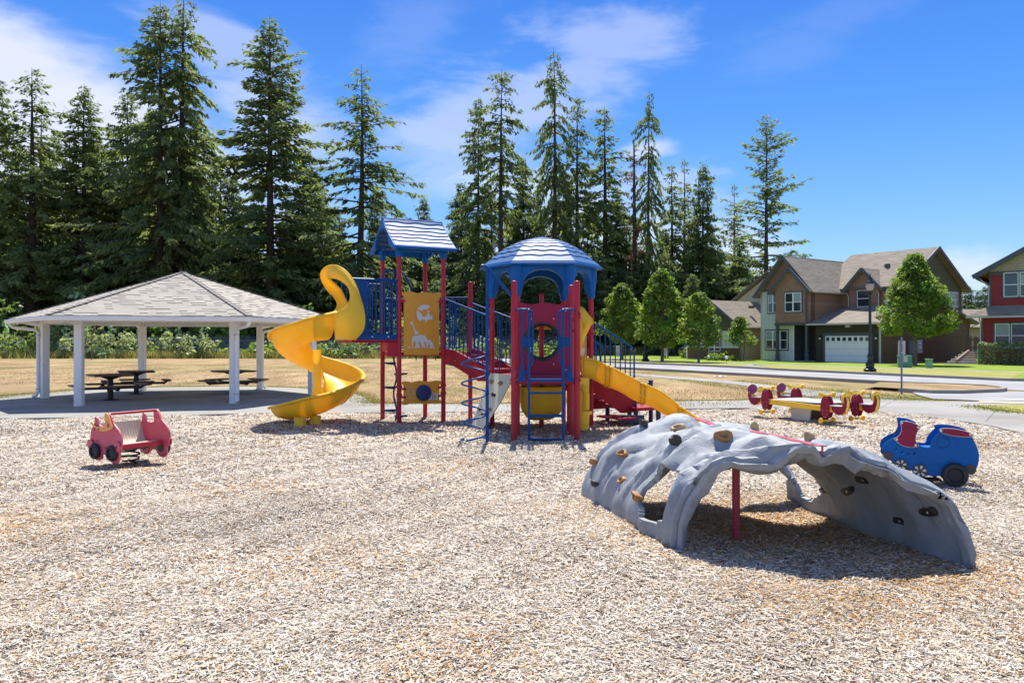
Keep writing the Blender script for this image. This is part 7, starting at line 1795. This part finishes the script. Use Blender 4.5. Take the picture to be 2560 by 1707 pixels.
    # vents on the roof
    mb = MB(); mb.box(fr.w(3.4, 7.0, 8.3), (.35, .35, .3)); mb.tube([fr.w(4.0, 6.4, 7.4), fr.w(4.0, 6.4, 8.0)], .06, 8); Bd(mb, 'roof_vent', 'house_trim')
    return fr
frm = brown_house()
def green_house():
    fr = frm; A, Bv = fr.A, fr.B; up = (0, 0, 1)
    root = empty('green_house', fr.w(16, 4, -.1), 'single storey green gabled house with brown board base, left of the brown house', 'house'); org = ORG[root.name]
    Bd = lambda mb, n, m, par=root, **k: mb.build(n, M[m], par, **k)
    a0, a1, am = 13.6, 20.0, 16.8; b0 = 0.0
    Bd(ex(fr, [(a0, -.3), (a1, -.3), (a1, 3.3), (am, 5.4), (a0, 3.3)], 'b', b0, 9), 'wall', 'board_yellow')
    mb = MB(); mb.prism([(a0, 2.7), (a1, 2.7), (a1, 3.3), (am, 5.4), (a0, 3.3)], fr.w(0, b0, 0), A, up, -Bv*.03); Bd(mb, 'gable_cladding', 'side_olive')
    mb = MB(); mb.prism([(a0, 1.15), (a1, 1.15), (a1, 2.7), (a0, 2.7)], fr.w(0, b0, 0), A, up, -Bv*.03); Bd(mb, 'wall_cladding', 'board_cream')
    mb = MB(); mb.prism([(a0, .1), (a1, .1), (a1, 1.12), (a0, 1.12)], fr.w(0, b0, 0), A, up, -Bv*.05); Bd(mb, 'base_cladding', 'board_brown')
    mb = MB(); mb.prism([(a0, 1.1), (a1, 1.1), (a1, 1.2), (a0, 1.2)], fr.w(0, b0, 0), A, up, -Bv*.09); mb.prism([(a1-.05, 0), (a1+.08, 0), (a1+.08, 3.2), (a1-.05, 3.2)], fr.w(0, b0, 0), A, up, -Bv*.07); Bd(mb, 'corner_board', 'white_trim')
    mb = MB(); slab([fr.w(a0-.5, 9.2, 3.0), fr.w(a0-.5, b0-.5, 3.0), fr.w(am, b0-.5, 5.65), fr.w(am, 9.2, 5.65)], .14, mb); slab([fr.w(a1+.5, b0-.5, 3.0), fr.w(a1+.5, 9.2, 3.0), fr.w(am, 9.2, 5.65), fr.w(am, b0-.5, 5.65)], .14, mb, 7); Bd(mb, 'roof', 'roof_house')
    mb = MB(); mb.bar(fr.w(a0-.5, b0-.53, 2.93), fr.w(am, b0-.53, 5.58), .06, .24); Bd(mb, 'barge_board', 'house_trim'); mb = MB(); mb.bar(fr.w(am, b0-.53, 5.58), fr.w(a1+.5, b0-.53, 2.93), .06, .24); Bd(mb, 'barge_board', 'house_trim')
    mb = MB(); mb.bar(fr.w(a0-.56, -.4, 2.96), fr.w(a0-.56, 6.5, 2.96), .1, .12); Bd(mb, 'gutter', 'trim_beige')
    window(root, root, fr.w(0, b0-.03, 0), A, -Bv, fr.a_at(1802, 0), fr.a_at(1773, 0), .75, 2.6, 2, blinds=(0, 1))
    # two storey back range
    Bd(ex(fr, [(10.5, 0), (20.2, 0), (20.2, 5.3), (15.2, 8.4), (10.5, 5.5)], 'b', 6.6, 15), 'back_wall', 'board_yellow')
    mb = MB(); slab([fr.w(20.8, 6.1, 5.2), fr.w(20.8, 15.2, 5.2), fr.w(15.2, 15.2, 8.7), fr.w(15.2, 6.1, 8.7)], .14, mb); slab([fr.w(10.0, 15.2, 5.3), fr.w(10.0, 6.1, 5.3), fr.w(15.2, 6.1, 8.7), fr.w(15.2, 15.2, 8.7)], .14, mb, 5); Bd(mb, 'back_roof', 'roof_house')
    mb = MB(); mb.box(fr.w(14.8, 3.2, 5.0), (.5, .3, .25), math.atan2(A.y, A.x)); Bd(mb, 'roof_vent', 'house_trim')
green_house()
def red_house():
    O = (35.4, 60.0, .55); d = Vector((.80, -.60, 0)); n = Vector((-.60, -.80, 0)); bk = -n; up = (0, 0, 1)
    root = empty('red_house', (38, 60, .1), 'dark red gabled house cut off by the right edge of the photo', 'house'); org = ORG[root.name]; O = Vector(O)
    Bd = lambda mb, n_, m, par=root, **k: mb.build(n_, M[m], par, **k)
    T = lambda x, y: on_plane(x, y, O, d)
    zz = lambda y, x=2500: T(x, y)[1]-O.z
    W = 11.0
    mb = MB(); mb.prism([(0, -.6), (W, -.6), (W, 3.35), (0, 3.35)], O, d, up, bk*9); Bd(mb, 'lower_wall', 'side_red')
    t0 = T(2468.7, 700)[0]+.1; z_e = 6.0; ap = (t0+W)/2+.3
    mb = MB(); mb.prism([(t0, 3.3), (W-.3, 3.3), (W-.3, 6.35), (t0, 6.35)], O+bk*.35, d, up, bk*8.5); Bd(mb, 'upper_wall', 'side_red')
    mb = MB(); mb.prism([(t0, 6.35), (W-.3, 6.35), (W-.3, 6.7), (ap, 9.75), (t0, 6.7)], O+bk*.36, d, up, bk*8.4); Bd(mb, 'gable_wall', 'side_beige')
    mb = MB(); mb.prism([(t0-.02, 6.22), (W-.3, 6.22), (W-.3, 6.48), (t0-.02, 6.48)], O+bk*.35, d, up, n*.04); mb.prism([(-.02, -.2), (.14, -.2), (.14, 3.2), (-.02, 3.2)], O, d, up, n*.04); mb.prism([(t0-.02, 3.9), (t0+.12, 3.9), (t0+.12, 6.2), (t0-.02, 6.2)], O+bk*.35, d, up, n*.04); Bd(mb, 'band_board', 'house_trim')
    mb = MB(); e0 = t0-1.0
    def w(t, b, z): return O+d*t+bk*b+Vector((0, 0, z))
    slab([w(e0, -.35, 6.15), w(e0, 9.4, 6.15), w(ap, 9.4, 9.95), w(ap, -.35, 9.95)], .18, mb); slab([w(W+.6, 9.4, 6.15), w(W+.6, -.35, 6.15), w(ap, -.35, 9.95), w(ap, 9.4, 9.95)], .18, mb, 6); Bd(mb, 'roof', 'roof_house')
    mb = MB(); mb.bar(w(e0-.04, -.4, 6.08), w(ap, -.4, 9.88), .07, .34); Bd(mb, 'barge_board', 'house_trim'); mb = MB(); mb.bar(w(ap, -.4, 9.88), w(W+.6, -.4, 6.08), .07, .34); Bd(mb, 'barge_board', 'house_trim'); mb = MB(); mb.bar(w(e0+.3, -.2, 5.98), w(e0+.3, 9, 5.98), .3, .14); Bd(mb, 'soffit', 'house_trim')
    mb = MB(); slab([w(-.95, -.75, 3.15), w(W, -.75, 3.15), w(W, .38, 3.95), w(t0-.0, .38, 3.95)], .12, mb); Bd(mb, 'skirt_roof', 'roof_house')
    mb = MB(); mb.bar(w(-.95, -.8, 3.07), w(W, -.8, 3.07), .11, .13); mb.tube([w(-.1, -.5, 3.0), w(-.06, -.06, 2.6), w(-.06, -.06, 0)], .05, 6, False); mb.tube([w(t0-.6, .2, 5.95), w(t0-.07, .3, 5.4), w(t0-.07, .3, 3.9)], .05, 6, False); Bd(mb, 'gutter', 'trim_beige')
    lo = O; u1 = T(2487.2, 850)[0]; 
    zt, zb = zz(808.5), zz(868.5)
    for (xa, xb, bl) in ((2487.2, 2524.5, (0,)), (2527.5, 2568, ()), (2571, 2612, ())): window(root, root, lo, d, n, T(xa, 850)[0], T(xb, 850)[0], zb, zt, 1, blinds=bl)
    O2 = O+bk*.35; T2 = lambda x, y: on_plane(x, y, O2, d); zt, zb = T2(2520, 681)[1]-O.z, T2(2520, 742)[1]-O.z
    for (xa, xb, bl) in ((2509, 2546.5, ()), (2549.5, 2588, (0,)), (2591, 2630, ())): window(root, root, O2, d, n, T2(xa, 700)[0], T2(xb, 700)[0], zb, zt, 1, blinds=bl)
    # hedge in front
    hr_ = np.random.default_rng(44); h0 = G(2447, 914.5); hd = Vector((.86, -.51, 0)); hb = Vector((.51, .86, 0)); blobs = []
    hroot = empty('hedge', (h0.x, h0.y, .1), 'clipped square green hedge below the red house windows', 'hedge')
    V = []; C = []; m = 15000; t = hr_.uniform(0, 9, m); f = hr_.random(m); b = np.where(f < .45, hr_.uniform(-.05, .1, m), hr_.uniform(0, 1.0, m)); z = np.where(f < .45, hr_.uniform(.0, 1.5, m), np.where(f < .85, hr_.uniform(1.38, 1.62, m), hr_.uniform(0, 1.5, m))); t = np.where((f > .85) & (f < .93), hr_.uniform(-.08, .1, m), t)
    lump = .09*np.sin(t*3.1)+.07*np.sin(t*7.7+z*3); b = b-lump; z = z+.06*np.sin(t*5+1)
    qq = np.stack([h0.x+hd.x*t+hb.x*b, h0.y+hd.y*t+hb.y*b, .1+z], -1); nr = hr_.normal(0, 1, (m, 3)); nr[:, 2] += .8; nr /= np.linalg.norm(nr, axis=1)[:, None]
    a_ = np.cross(nr, hr_.normal(0, 1, (m, 3))); a_ /= np.linalg.norm(a_, axis=1)[:, None]; b_ = np.cross(nr, a_); s = .055*hr_.uniform(.6, 1.4, (m, 1))
    v_ = np.stack([qq-a_*s, qq+b_*s*.6, qq+a_*s, qq-b_*s*.6], 1).reshape(-1, 3)-np.array([h0.x, h0.y, .1]); c_ = np.repeat(hr_.uniform(.55, 1.4, (m, 1))*np.ones((1, 3)), 4, 0)
    o = bpy.data.objects.new('foliage', leaf_mesh('foliage', v_, c_, m, 4, M['leaf_hedge'])); COL.objects.link(o); o.parent = hroot
    mb = MB()
    for k in range(30): x = .15+k*.3; mb.tube([h0+hd*x+hb*.5+Vector((0, 0, .05)), h0+hd*(x+.1)+hb*.5+Vector((0, 0, 1.2))], [.03, .01], 5)
    mb.build('stem', M['bark'], hroot)
    # low retaining stones, steps and gate
    s0 = G(2360, 913); s1 = G(2446, 913.5)
    sroot = empty('garden_steps', (s0.x, s0.y, .1), 'stone steps with a wooden edge rising between the two houses', 'steps')
    dd = (s1-s0).normalized(); bb = Vector((.45, .89, 0))
    for k in range(6):
        mb = MB(); p = s0+bb*(k*.62)+dd*(.28*k); wdt = (s1-s0).length-.28*k-.05; mb.obox(Vector((p.x, p.y, .02)), dd*wdt, bb*.66, (0, 0, .12+.165*k)); mb.build('step', M['stone'], sroot, bevel=.02)
    mb = MB(); mb.bar(s0+Vector((1.1, .3, .35)), s0+bb*3.6+dd*1.9+Vector((0, 0, 1.05)), .14, .2); mb.build('handrail', M['wood_grey'], sroot)
    g0 = P(2414, 853, 66.5); groot = empty('wooden_gate', (g0.x, g0.y, 1.0), 'weathered plank gate between the brown house and the red house', 'gate')
    gd = Vector((.8, -.6, 0))
    for k in range(11):
        if k in (4,): continue
        mb = MB(); mb.obox(g0+gd*(k*.115)+Vector((0, 0, 1.0-HC)), gd*.10, (.01, .012, 0), (0, 0, 1.15+.1*(k % 3 == 0)-.0)); mb.build('plank', M['wood_grey'], groot, bevel=.004)
    mb = MB()
    for z in (.3, .95): mb.bar(g0+gd*0+Vector((.02, .03, 1.0-HC+z)), g0+gd*1.26+Vector((.02, .03, 1.0-HC+z)), .03, .09)
    mb.build('cross_rail', M['wood_grey'], groot)
red_house()
def grey_house():
    root = empty('distant_house', (48, 82, 0), 'low grey roof of a distant house glimpsed between the brown and red houses', 'house')
    mb = MB(); mb.box((48, 84, 1.6), (16, 8, 3.4), .3); mb.build('wall', M['side_beige'], root)
    mb = MB(); c = Vector((48, 84, 0)); d = Vector((math.cos(.3), math.sin(.3), 0)); b = Vector((-d.y, d.x, 0)); slab([c-d*8.5-b*4.6+Vector((0, 0, 3.2)), c+d*8.5-b*4.6+Vector((0, 0, 3.2)), c+d*8.5+Vector((0, 0, 5.2)), c-d*8.5+Vector((0, 0, 5.2))], .15, mb); slab([c+d*8.5+b*4.6+Vector((0, 0, 3.2)), c-d*8.5+b*4.6+Vector((0, 0, 3.2)), c-d*8.5+Vector((0, 0, 5.2)), c+d*8.5+Vector((0, 0, 5.2))], .15, mb); mb.build('roof', M['roof_house'], root)
grey_house()
# ================================================================== STREET FURNITURE
def street_lamp(x, y, z0, label, top=5.5):
    q = G(x, y, z0); root = empty('street_lamp', (q.x, q.y, z0), label, 'street lamp', 'black lantern lamps along the far pavement'); q = Vector((q.x, q.y, z0))
    Bd = lambda mb, n, m, par=root, **k: mb.build(n, M[m], par, **k)
    mb = MB(); mb.lathe(q, [(.32, 0), (.34, .05), (.34, .15), (.25, .20), (.21, .28), (.25, .40), (.21, .50), (.14, .60), (.125, .72), (.155, .80), (.155, .9), (.11, .98), (.09, 1.1), (.085, 1.5), (.07, top-1.25), (.12, top-1.22), (.12, top-1.15), (.07, top-1.1)], 18); Bd(mb, 'pole', 'lamp_black', smooth=40)
    mb = MB(); mb.lathe(q+Vector((0, 0, top-1.12)), [(.07, 0), (.14, .02), (.16, .12), (.11, .16)], 16); Bd(mb, 'fitter', 'lamp_black', smooth=40)
    mb = MB(); mb.lathe(q+Vector((0, 0, top-.96)), [(.11, 0), (.20, .15), (.25, .38), (.25, .42)], 18); lan = Bd(mb, 'lantern', 'lamp_globe', smooth=60)
    mb = MB(); mb.lathe(q+Vector((0, 0, top-.54)), [(.28, -.03), (.29, .0), (.22, .12), (.12, .22), (.10, .30), (.04, .38), (.03, .50), (0, .56)], 18)
    for k in range(4): a = k*PI/2+.5; mb.bar(q+Vector((.11*math.cos(a), .11*math.sin(a), top-.96)), q+Vector((.26*math.cos(a), .26*math.sin(a), top-.54)), .02)
    Bd(mb, 'cap', 'lamp_black', lan, smooth=40, org=ORG[root.name])
M['lamp_globe'] = plain('lamp_globe', (.35, .30, .28), .15, .1, spec=.8)
street_lamp(2175, 928.5, .1, 'tall black lantern street lamp in front of the white garage door')
street_lamp(1613.5, 901.8, .1, 'black lantern street lamp with its head hidden among the street trees', 5.2)
q = G(2254, 984); root = empty('sign_post', (q.x, q.y, 0), 'grey metal post with the plain back of a road sign', 'sign')
mb = MB(); mb.tube([(q.x, q.y, -.05), (q.x, q.y, 1.86)], .031, 12); mb.lathe((q.x, q.y, 1.84), [(.031, 0), (.036, .02), (.036, .07), (.02, .09), (0, .095)], 12); mb.build('pole', M['pipe_blue'], root, smooth=50)
mb = MB(); rc = [(-.135, .03), (-.11, 0), (.11, 0), (.135, .03), (.135, .46), (.11, .49), (-.11, .49), (-.135, .46)]; mb.prism(rc, (q.x+.02, q.y+.036, 1.34), (1, .1, 0), (0, 0, 1), (0, .004, 0)); mb.build('sign_plate', M['sign_back'], root, bevel=.001)
mb = MB(); mb.box((q.x, q.y+.0, 1.42), (.08, .09, .03)); mb.box((q.x, q.y, 1.75), (.08, .09, .03)); mb.build('bracket', M['galv'], root)
def cabinet(x, y, w, h, dep, mat, name, label, cat, rz=.25, lid=True):
    q = G(x, y, .1); root = empty(name, (q.x, q.y, .1), label, cat); mb = MB(); mb.box((q.x, q.y+dep/2, .1+h/2), (w, dep, h), rz); mb.build('body', M[mat], root, bevel=.03)
    mb = MB(); mb.box((q.x, q.y+dep/2, .1+h+.03), (w+.06, dep+.06, .07), rz); mb.build('lid', M[mat], root, bevel=.02); return root, q
r_, q = cabinet(2268, 918, .80, .72, .7, 'box_green', 'transformer_box', 'dark teal transformer box beside the large street tree', 'utility box', -.35)
mb = MB(); mb.prism([(-.30, .35), (-.04, .35), (-.04, .72), (-.30, .72)], (q.x, q.y-.16, .1), (.94, -.34, 0), (0, 0, 1), (0, -.01, 0)); mb.build('notice', M['trim_beige'], r_)
cabinet(2325.5, 919.3, .32, .52, .3, 'box_mint', 'utility_pedestal', 'small pale green utility pedestal on the lawn', 'utility box', .1)
# dark pickup seen between street tree and green house
def car():
    c = P(1719, 853, 84); root = empty('parked_car', (c.x+.6, c.y, .1), 'rear of a dark car parked behind the green house corner', 'car')
    x, y = c.x+.6, c.y; mb = MB(); d = Vector((1, .25, 0)).normalized(); s = Vector((-.25, 1, 0)).normalized()
    prof = [(-.9, .35), (-.95, .75), (-.85, 1.0), (-.5, 1.12), (-.1, 1.55), (1.6, 1.6), (2.4, 1.1), (3.5, 1.0), (3.7, .7), (3.6, .35)]
    mb.prism(prof, (x, y, .1), d, (0, 0, 1), s*1.7); mb.build('body', M['car_paint'], root, bevel=.08)
    for t in (0, 2.7):
        for k in (0, 1):
            mb = MB(); mb.lathe(Vector((x, y, .42))+d*t+s*(k*1.75-.05), [(0, 0), (.22, 0), (.33, .02), (.33, .18), (.2, .2), (0, .2)], 18, axis=s); mb.build('wheel', M['rubber'], root, smooth=40)
    mb = MB(); mb.prism([(-.97, .78), (-.88, .98), (-.75, .98), (-.8, .78)], Vector((x, y, .1))-s*.02, d, (0, 0, 1), s*.2); mb.build('tail_light', M['tail_red'], root)
    mb = MB(); mb.prism([(-.42, 1.14), (-.08, 1.5), (1.5, 1.53), (2.1, 1.13)], Vector((x, y, .1))-s*.01, d, (0, 0, 1), s*1.72); mb.build('window', M['glass_dark'], root)
car()
def bin_(x, y, w, h, mat, label, name='rubbish_bin', lidm='black_metal'):
    q = G(x, y, .1); root = empty(name, (q.x, q.y, .1), label, 'bin'); mb = MB()
    mb.lathe((q.x, q.y, .1), [(0, .0), (w*.42, 0), (w*.5, h*.9), (w*.52, h*.92), (w*.5, h), (0, h+.03)], 4, a0=0, a1=2*PI); mb.build('body', M[mat], root, bevel=.02)
    mb = MB(); mb.box((q.x, q.y, .1+h+.04), (w*.8, w*.8, .07), PI/4); mb.build('lid', M[lidm], root, bevel=.02)
bin_(1524, 888.5, 1.3, 1.1, 'black_metal', 'black refuse bin across the road, left of the leftmost street tree')
bin_(1547, 889, 1.1, 1.1, 'meter_grey', 'grey refuse bin beside the leftmost street tree', lidm='trim_beige')
# flower bed plants, a sign flag, dog statue, litter
for (x, y, s_, lab) in ((1722, 895.5, 1.6, 'leafy hosta clump at the left corner of the green house'), (1780, 900, 1.2, 'leafy clump under the green house window, left'), (1795, 900.5, 1.1, 'leafy clump under the green house window, middle'), (1810, 901, 1.2, 'leafy clump under the green house window, right'), (1832, 902, .9, 'small leafy clump by the multi stemmed tree')):
    q = G(x, y, .1); put_shrub('plant', q.x, q.y, s_*1.1, s_*1.2, lab, None, 'plant', 'garden_plant', .1)
q = G(1799.7, 944); root = empty('litter', (q.x, q.y, 0), 'small crumpled white scrap of paper on the dry verge', 'litter')
mb = MB(); mb.grid([[Vector((q.x+.16*(a-2)+.02*math.sin(a*b), q.y+.05*b, .03+.07*abs(math.sin(a*1.7+b*1.1)))) for a in range(5)] for b in range(4)]); mb.build('paper', M['white_trim'], root, smooth=20, solid=.006)
def ornament(x, y, z0, h, label, kind):
    q = G(x, y, z0); root = empty('garden_ornament', (q.x, q.y, z0), label, 'ornament')
    mb = MB(); mb.tube([(q.x, q.y, z0), (q.x, q.y, z0+h)], .015, 6); mb.build('stake', M['black_metal'], root)
    mb = MB(); mb.lathe((q.x, q.y, z0+h), [(0, -.02), (.10, .0), (.13, .06), (.13, .16), (.08, .22), (0, .24)], 10); mb.build('head', M['white_trim'], root, smooth=50)
ornament(1816, 908, .1, .35, 'white garden ornament on a stake near the far kerb', 0)
ornament(1772, 901.5, .1, .25, 'white garden lantern beside the green house plants', 0)
q = P(1659.5, 853, 70); root = empty('garden_flag', (q.x, q.y, .1), 'small white garden flag beside the middle street tree', 'flag')
mb = MB(); mb.tube([(q.x, q.y, .1), (q.x, q.y, 1.3)], .015, 6); mb.build('pole', M['black_metal'], root)
mb = MB(); mb.grid([[Vector((q.x+.02+.10*a, q.y+.03*math.sin(b+a), 1.25-.14*b-.02*a)) for a in range(4)] for b in range(6)]); mb.build('cloth', M['white_trim'], root, solid=.004)
# park bench far across the lawn behind the tower
q = G(1098, 900); root = empty('park_bench', (q.x, q.y, 0), 'dark backless bench far across the dry lawn, seen below the animal panel', 'bench')
mb = MB(); mb.box((q.x-.9, q.y, .50), (3.2, .4, .07)); mb.build('seat', M['black_metal'], root, bevel=.01)
for dx in (-2.2, -.35, .55):
    mb = MB(); mb.box((q.x+dx, q.y, .24), (.07, .3, .48)); mb.build('leg', M['black_metal'], root)
# chain link fence in front of the deep wood
def fence():
    root = empty('chain_link_fence', (-32, 95.5, 0), 'chain link fence with barbed wire arms along the wood behind the pavilion', 'fence')
    y0 = 94.6; x0, x1 = -46, 6; mb = MB(); n = int((x1-x0)/2.7)
    for i in range(n+1):
        x = x0+i*2.7; m1 = MB(); m1.tube([(x, y0, 0), (x, y0, 1.95)], .05, 6); m1.tube([(x, y0, 1.95), (x-.12, y0-.25, 2.45)], .03, 5); m1.build('post', M['galv'], root, smooth=60)
    mb.tube([(x0, y0, 1.93), (x1, y0, 1.93)], .03, 6)
    m2 = MB()
    for k in range(3): m2.tube([(x0, y0-.08*(k+1), 2.05+.16*k), (x1, y0-.08*(k+1), 2.05+.16*k)], .012, 4)
    mb.build('top_rail', M['galv'], root); m2.build('barbed_wire', M['galv'], root)
    m, nt, N, L, b = nodes_of('chain_link'); tc = N.new('ShaderNodeTexCoord'); mp = N.new('ShaderNodeMapping'); mp.inputs['Rotation'].default_value = (0, 0, R(45)); L.new(tc.outputs['UV'], mp.inputs[0])
    br = N.new('ShaderNodeTexBrick'); br.offset = 0; br.inputs['Scale'].default_value = 1; br.inputs['Brick Width'].default_value = .06; br.inputs['Row Height'].default_value = .06; br.inputs['Mortar Size'].default_value = .004; L.new(mp.outputs[0], br.inputs['Vector'])
    tr = N.new('ShaderNodeBsdfTransparent'); mx = N.new('ShaderNodeMixShader'); L.new(br.outputs['Fac'], mx.inputs[0]); L.new(tr.outputs[0], mx.inputs[1]); L.new(b.outputs[0], mx.inputs[2]); L.new(mx.outputs[0], N['Material Output'].inputs[0])
    b.inputs['Base Color'].default_value = (.4, .42, .43, 1); b.inputs['Metallic'].default_value = .5; b.inputs['Roughness'].default_value = .5
    mb = MB(); mb.add([(x0, y0, .05), (x1, y0, .05), (x1, y0, 1.92), (x0, y0, 1.92)], [(0, 1, 2, 3)], [((0, 0), (x1-x0, 0), (x1-x0, 1.87), (0, 1.87))]); mb.build('mesh', m, root)
fence()

# tell apart neighbours whose place reads the same
def settle_labels():
    by = {}
    for o in list(scene.objects):
        if o.parent is None and 'label' in o and 'category' in o: by.setdefault(o['label'], []).append(o)
    for lab, os_ in by.items():
        if len(os_) < 2: continue
        os_.sort(key=lambda o: o.location.x/max(1, o.location.y)); n = len(os_)
        words = {2: ['left', 'right'], 3: ['left', 'middle', 'right'], 4: ['leftmost', 'inner left', 'inner right', 'rightmost']}.get(n)
        if words:
            for o, w in zip(os_, words): o['label'] = w+' '+lab
settle_labels()
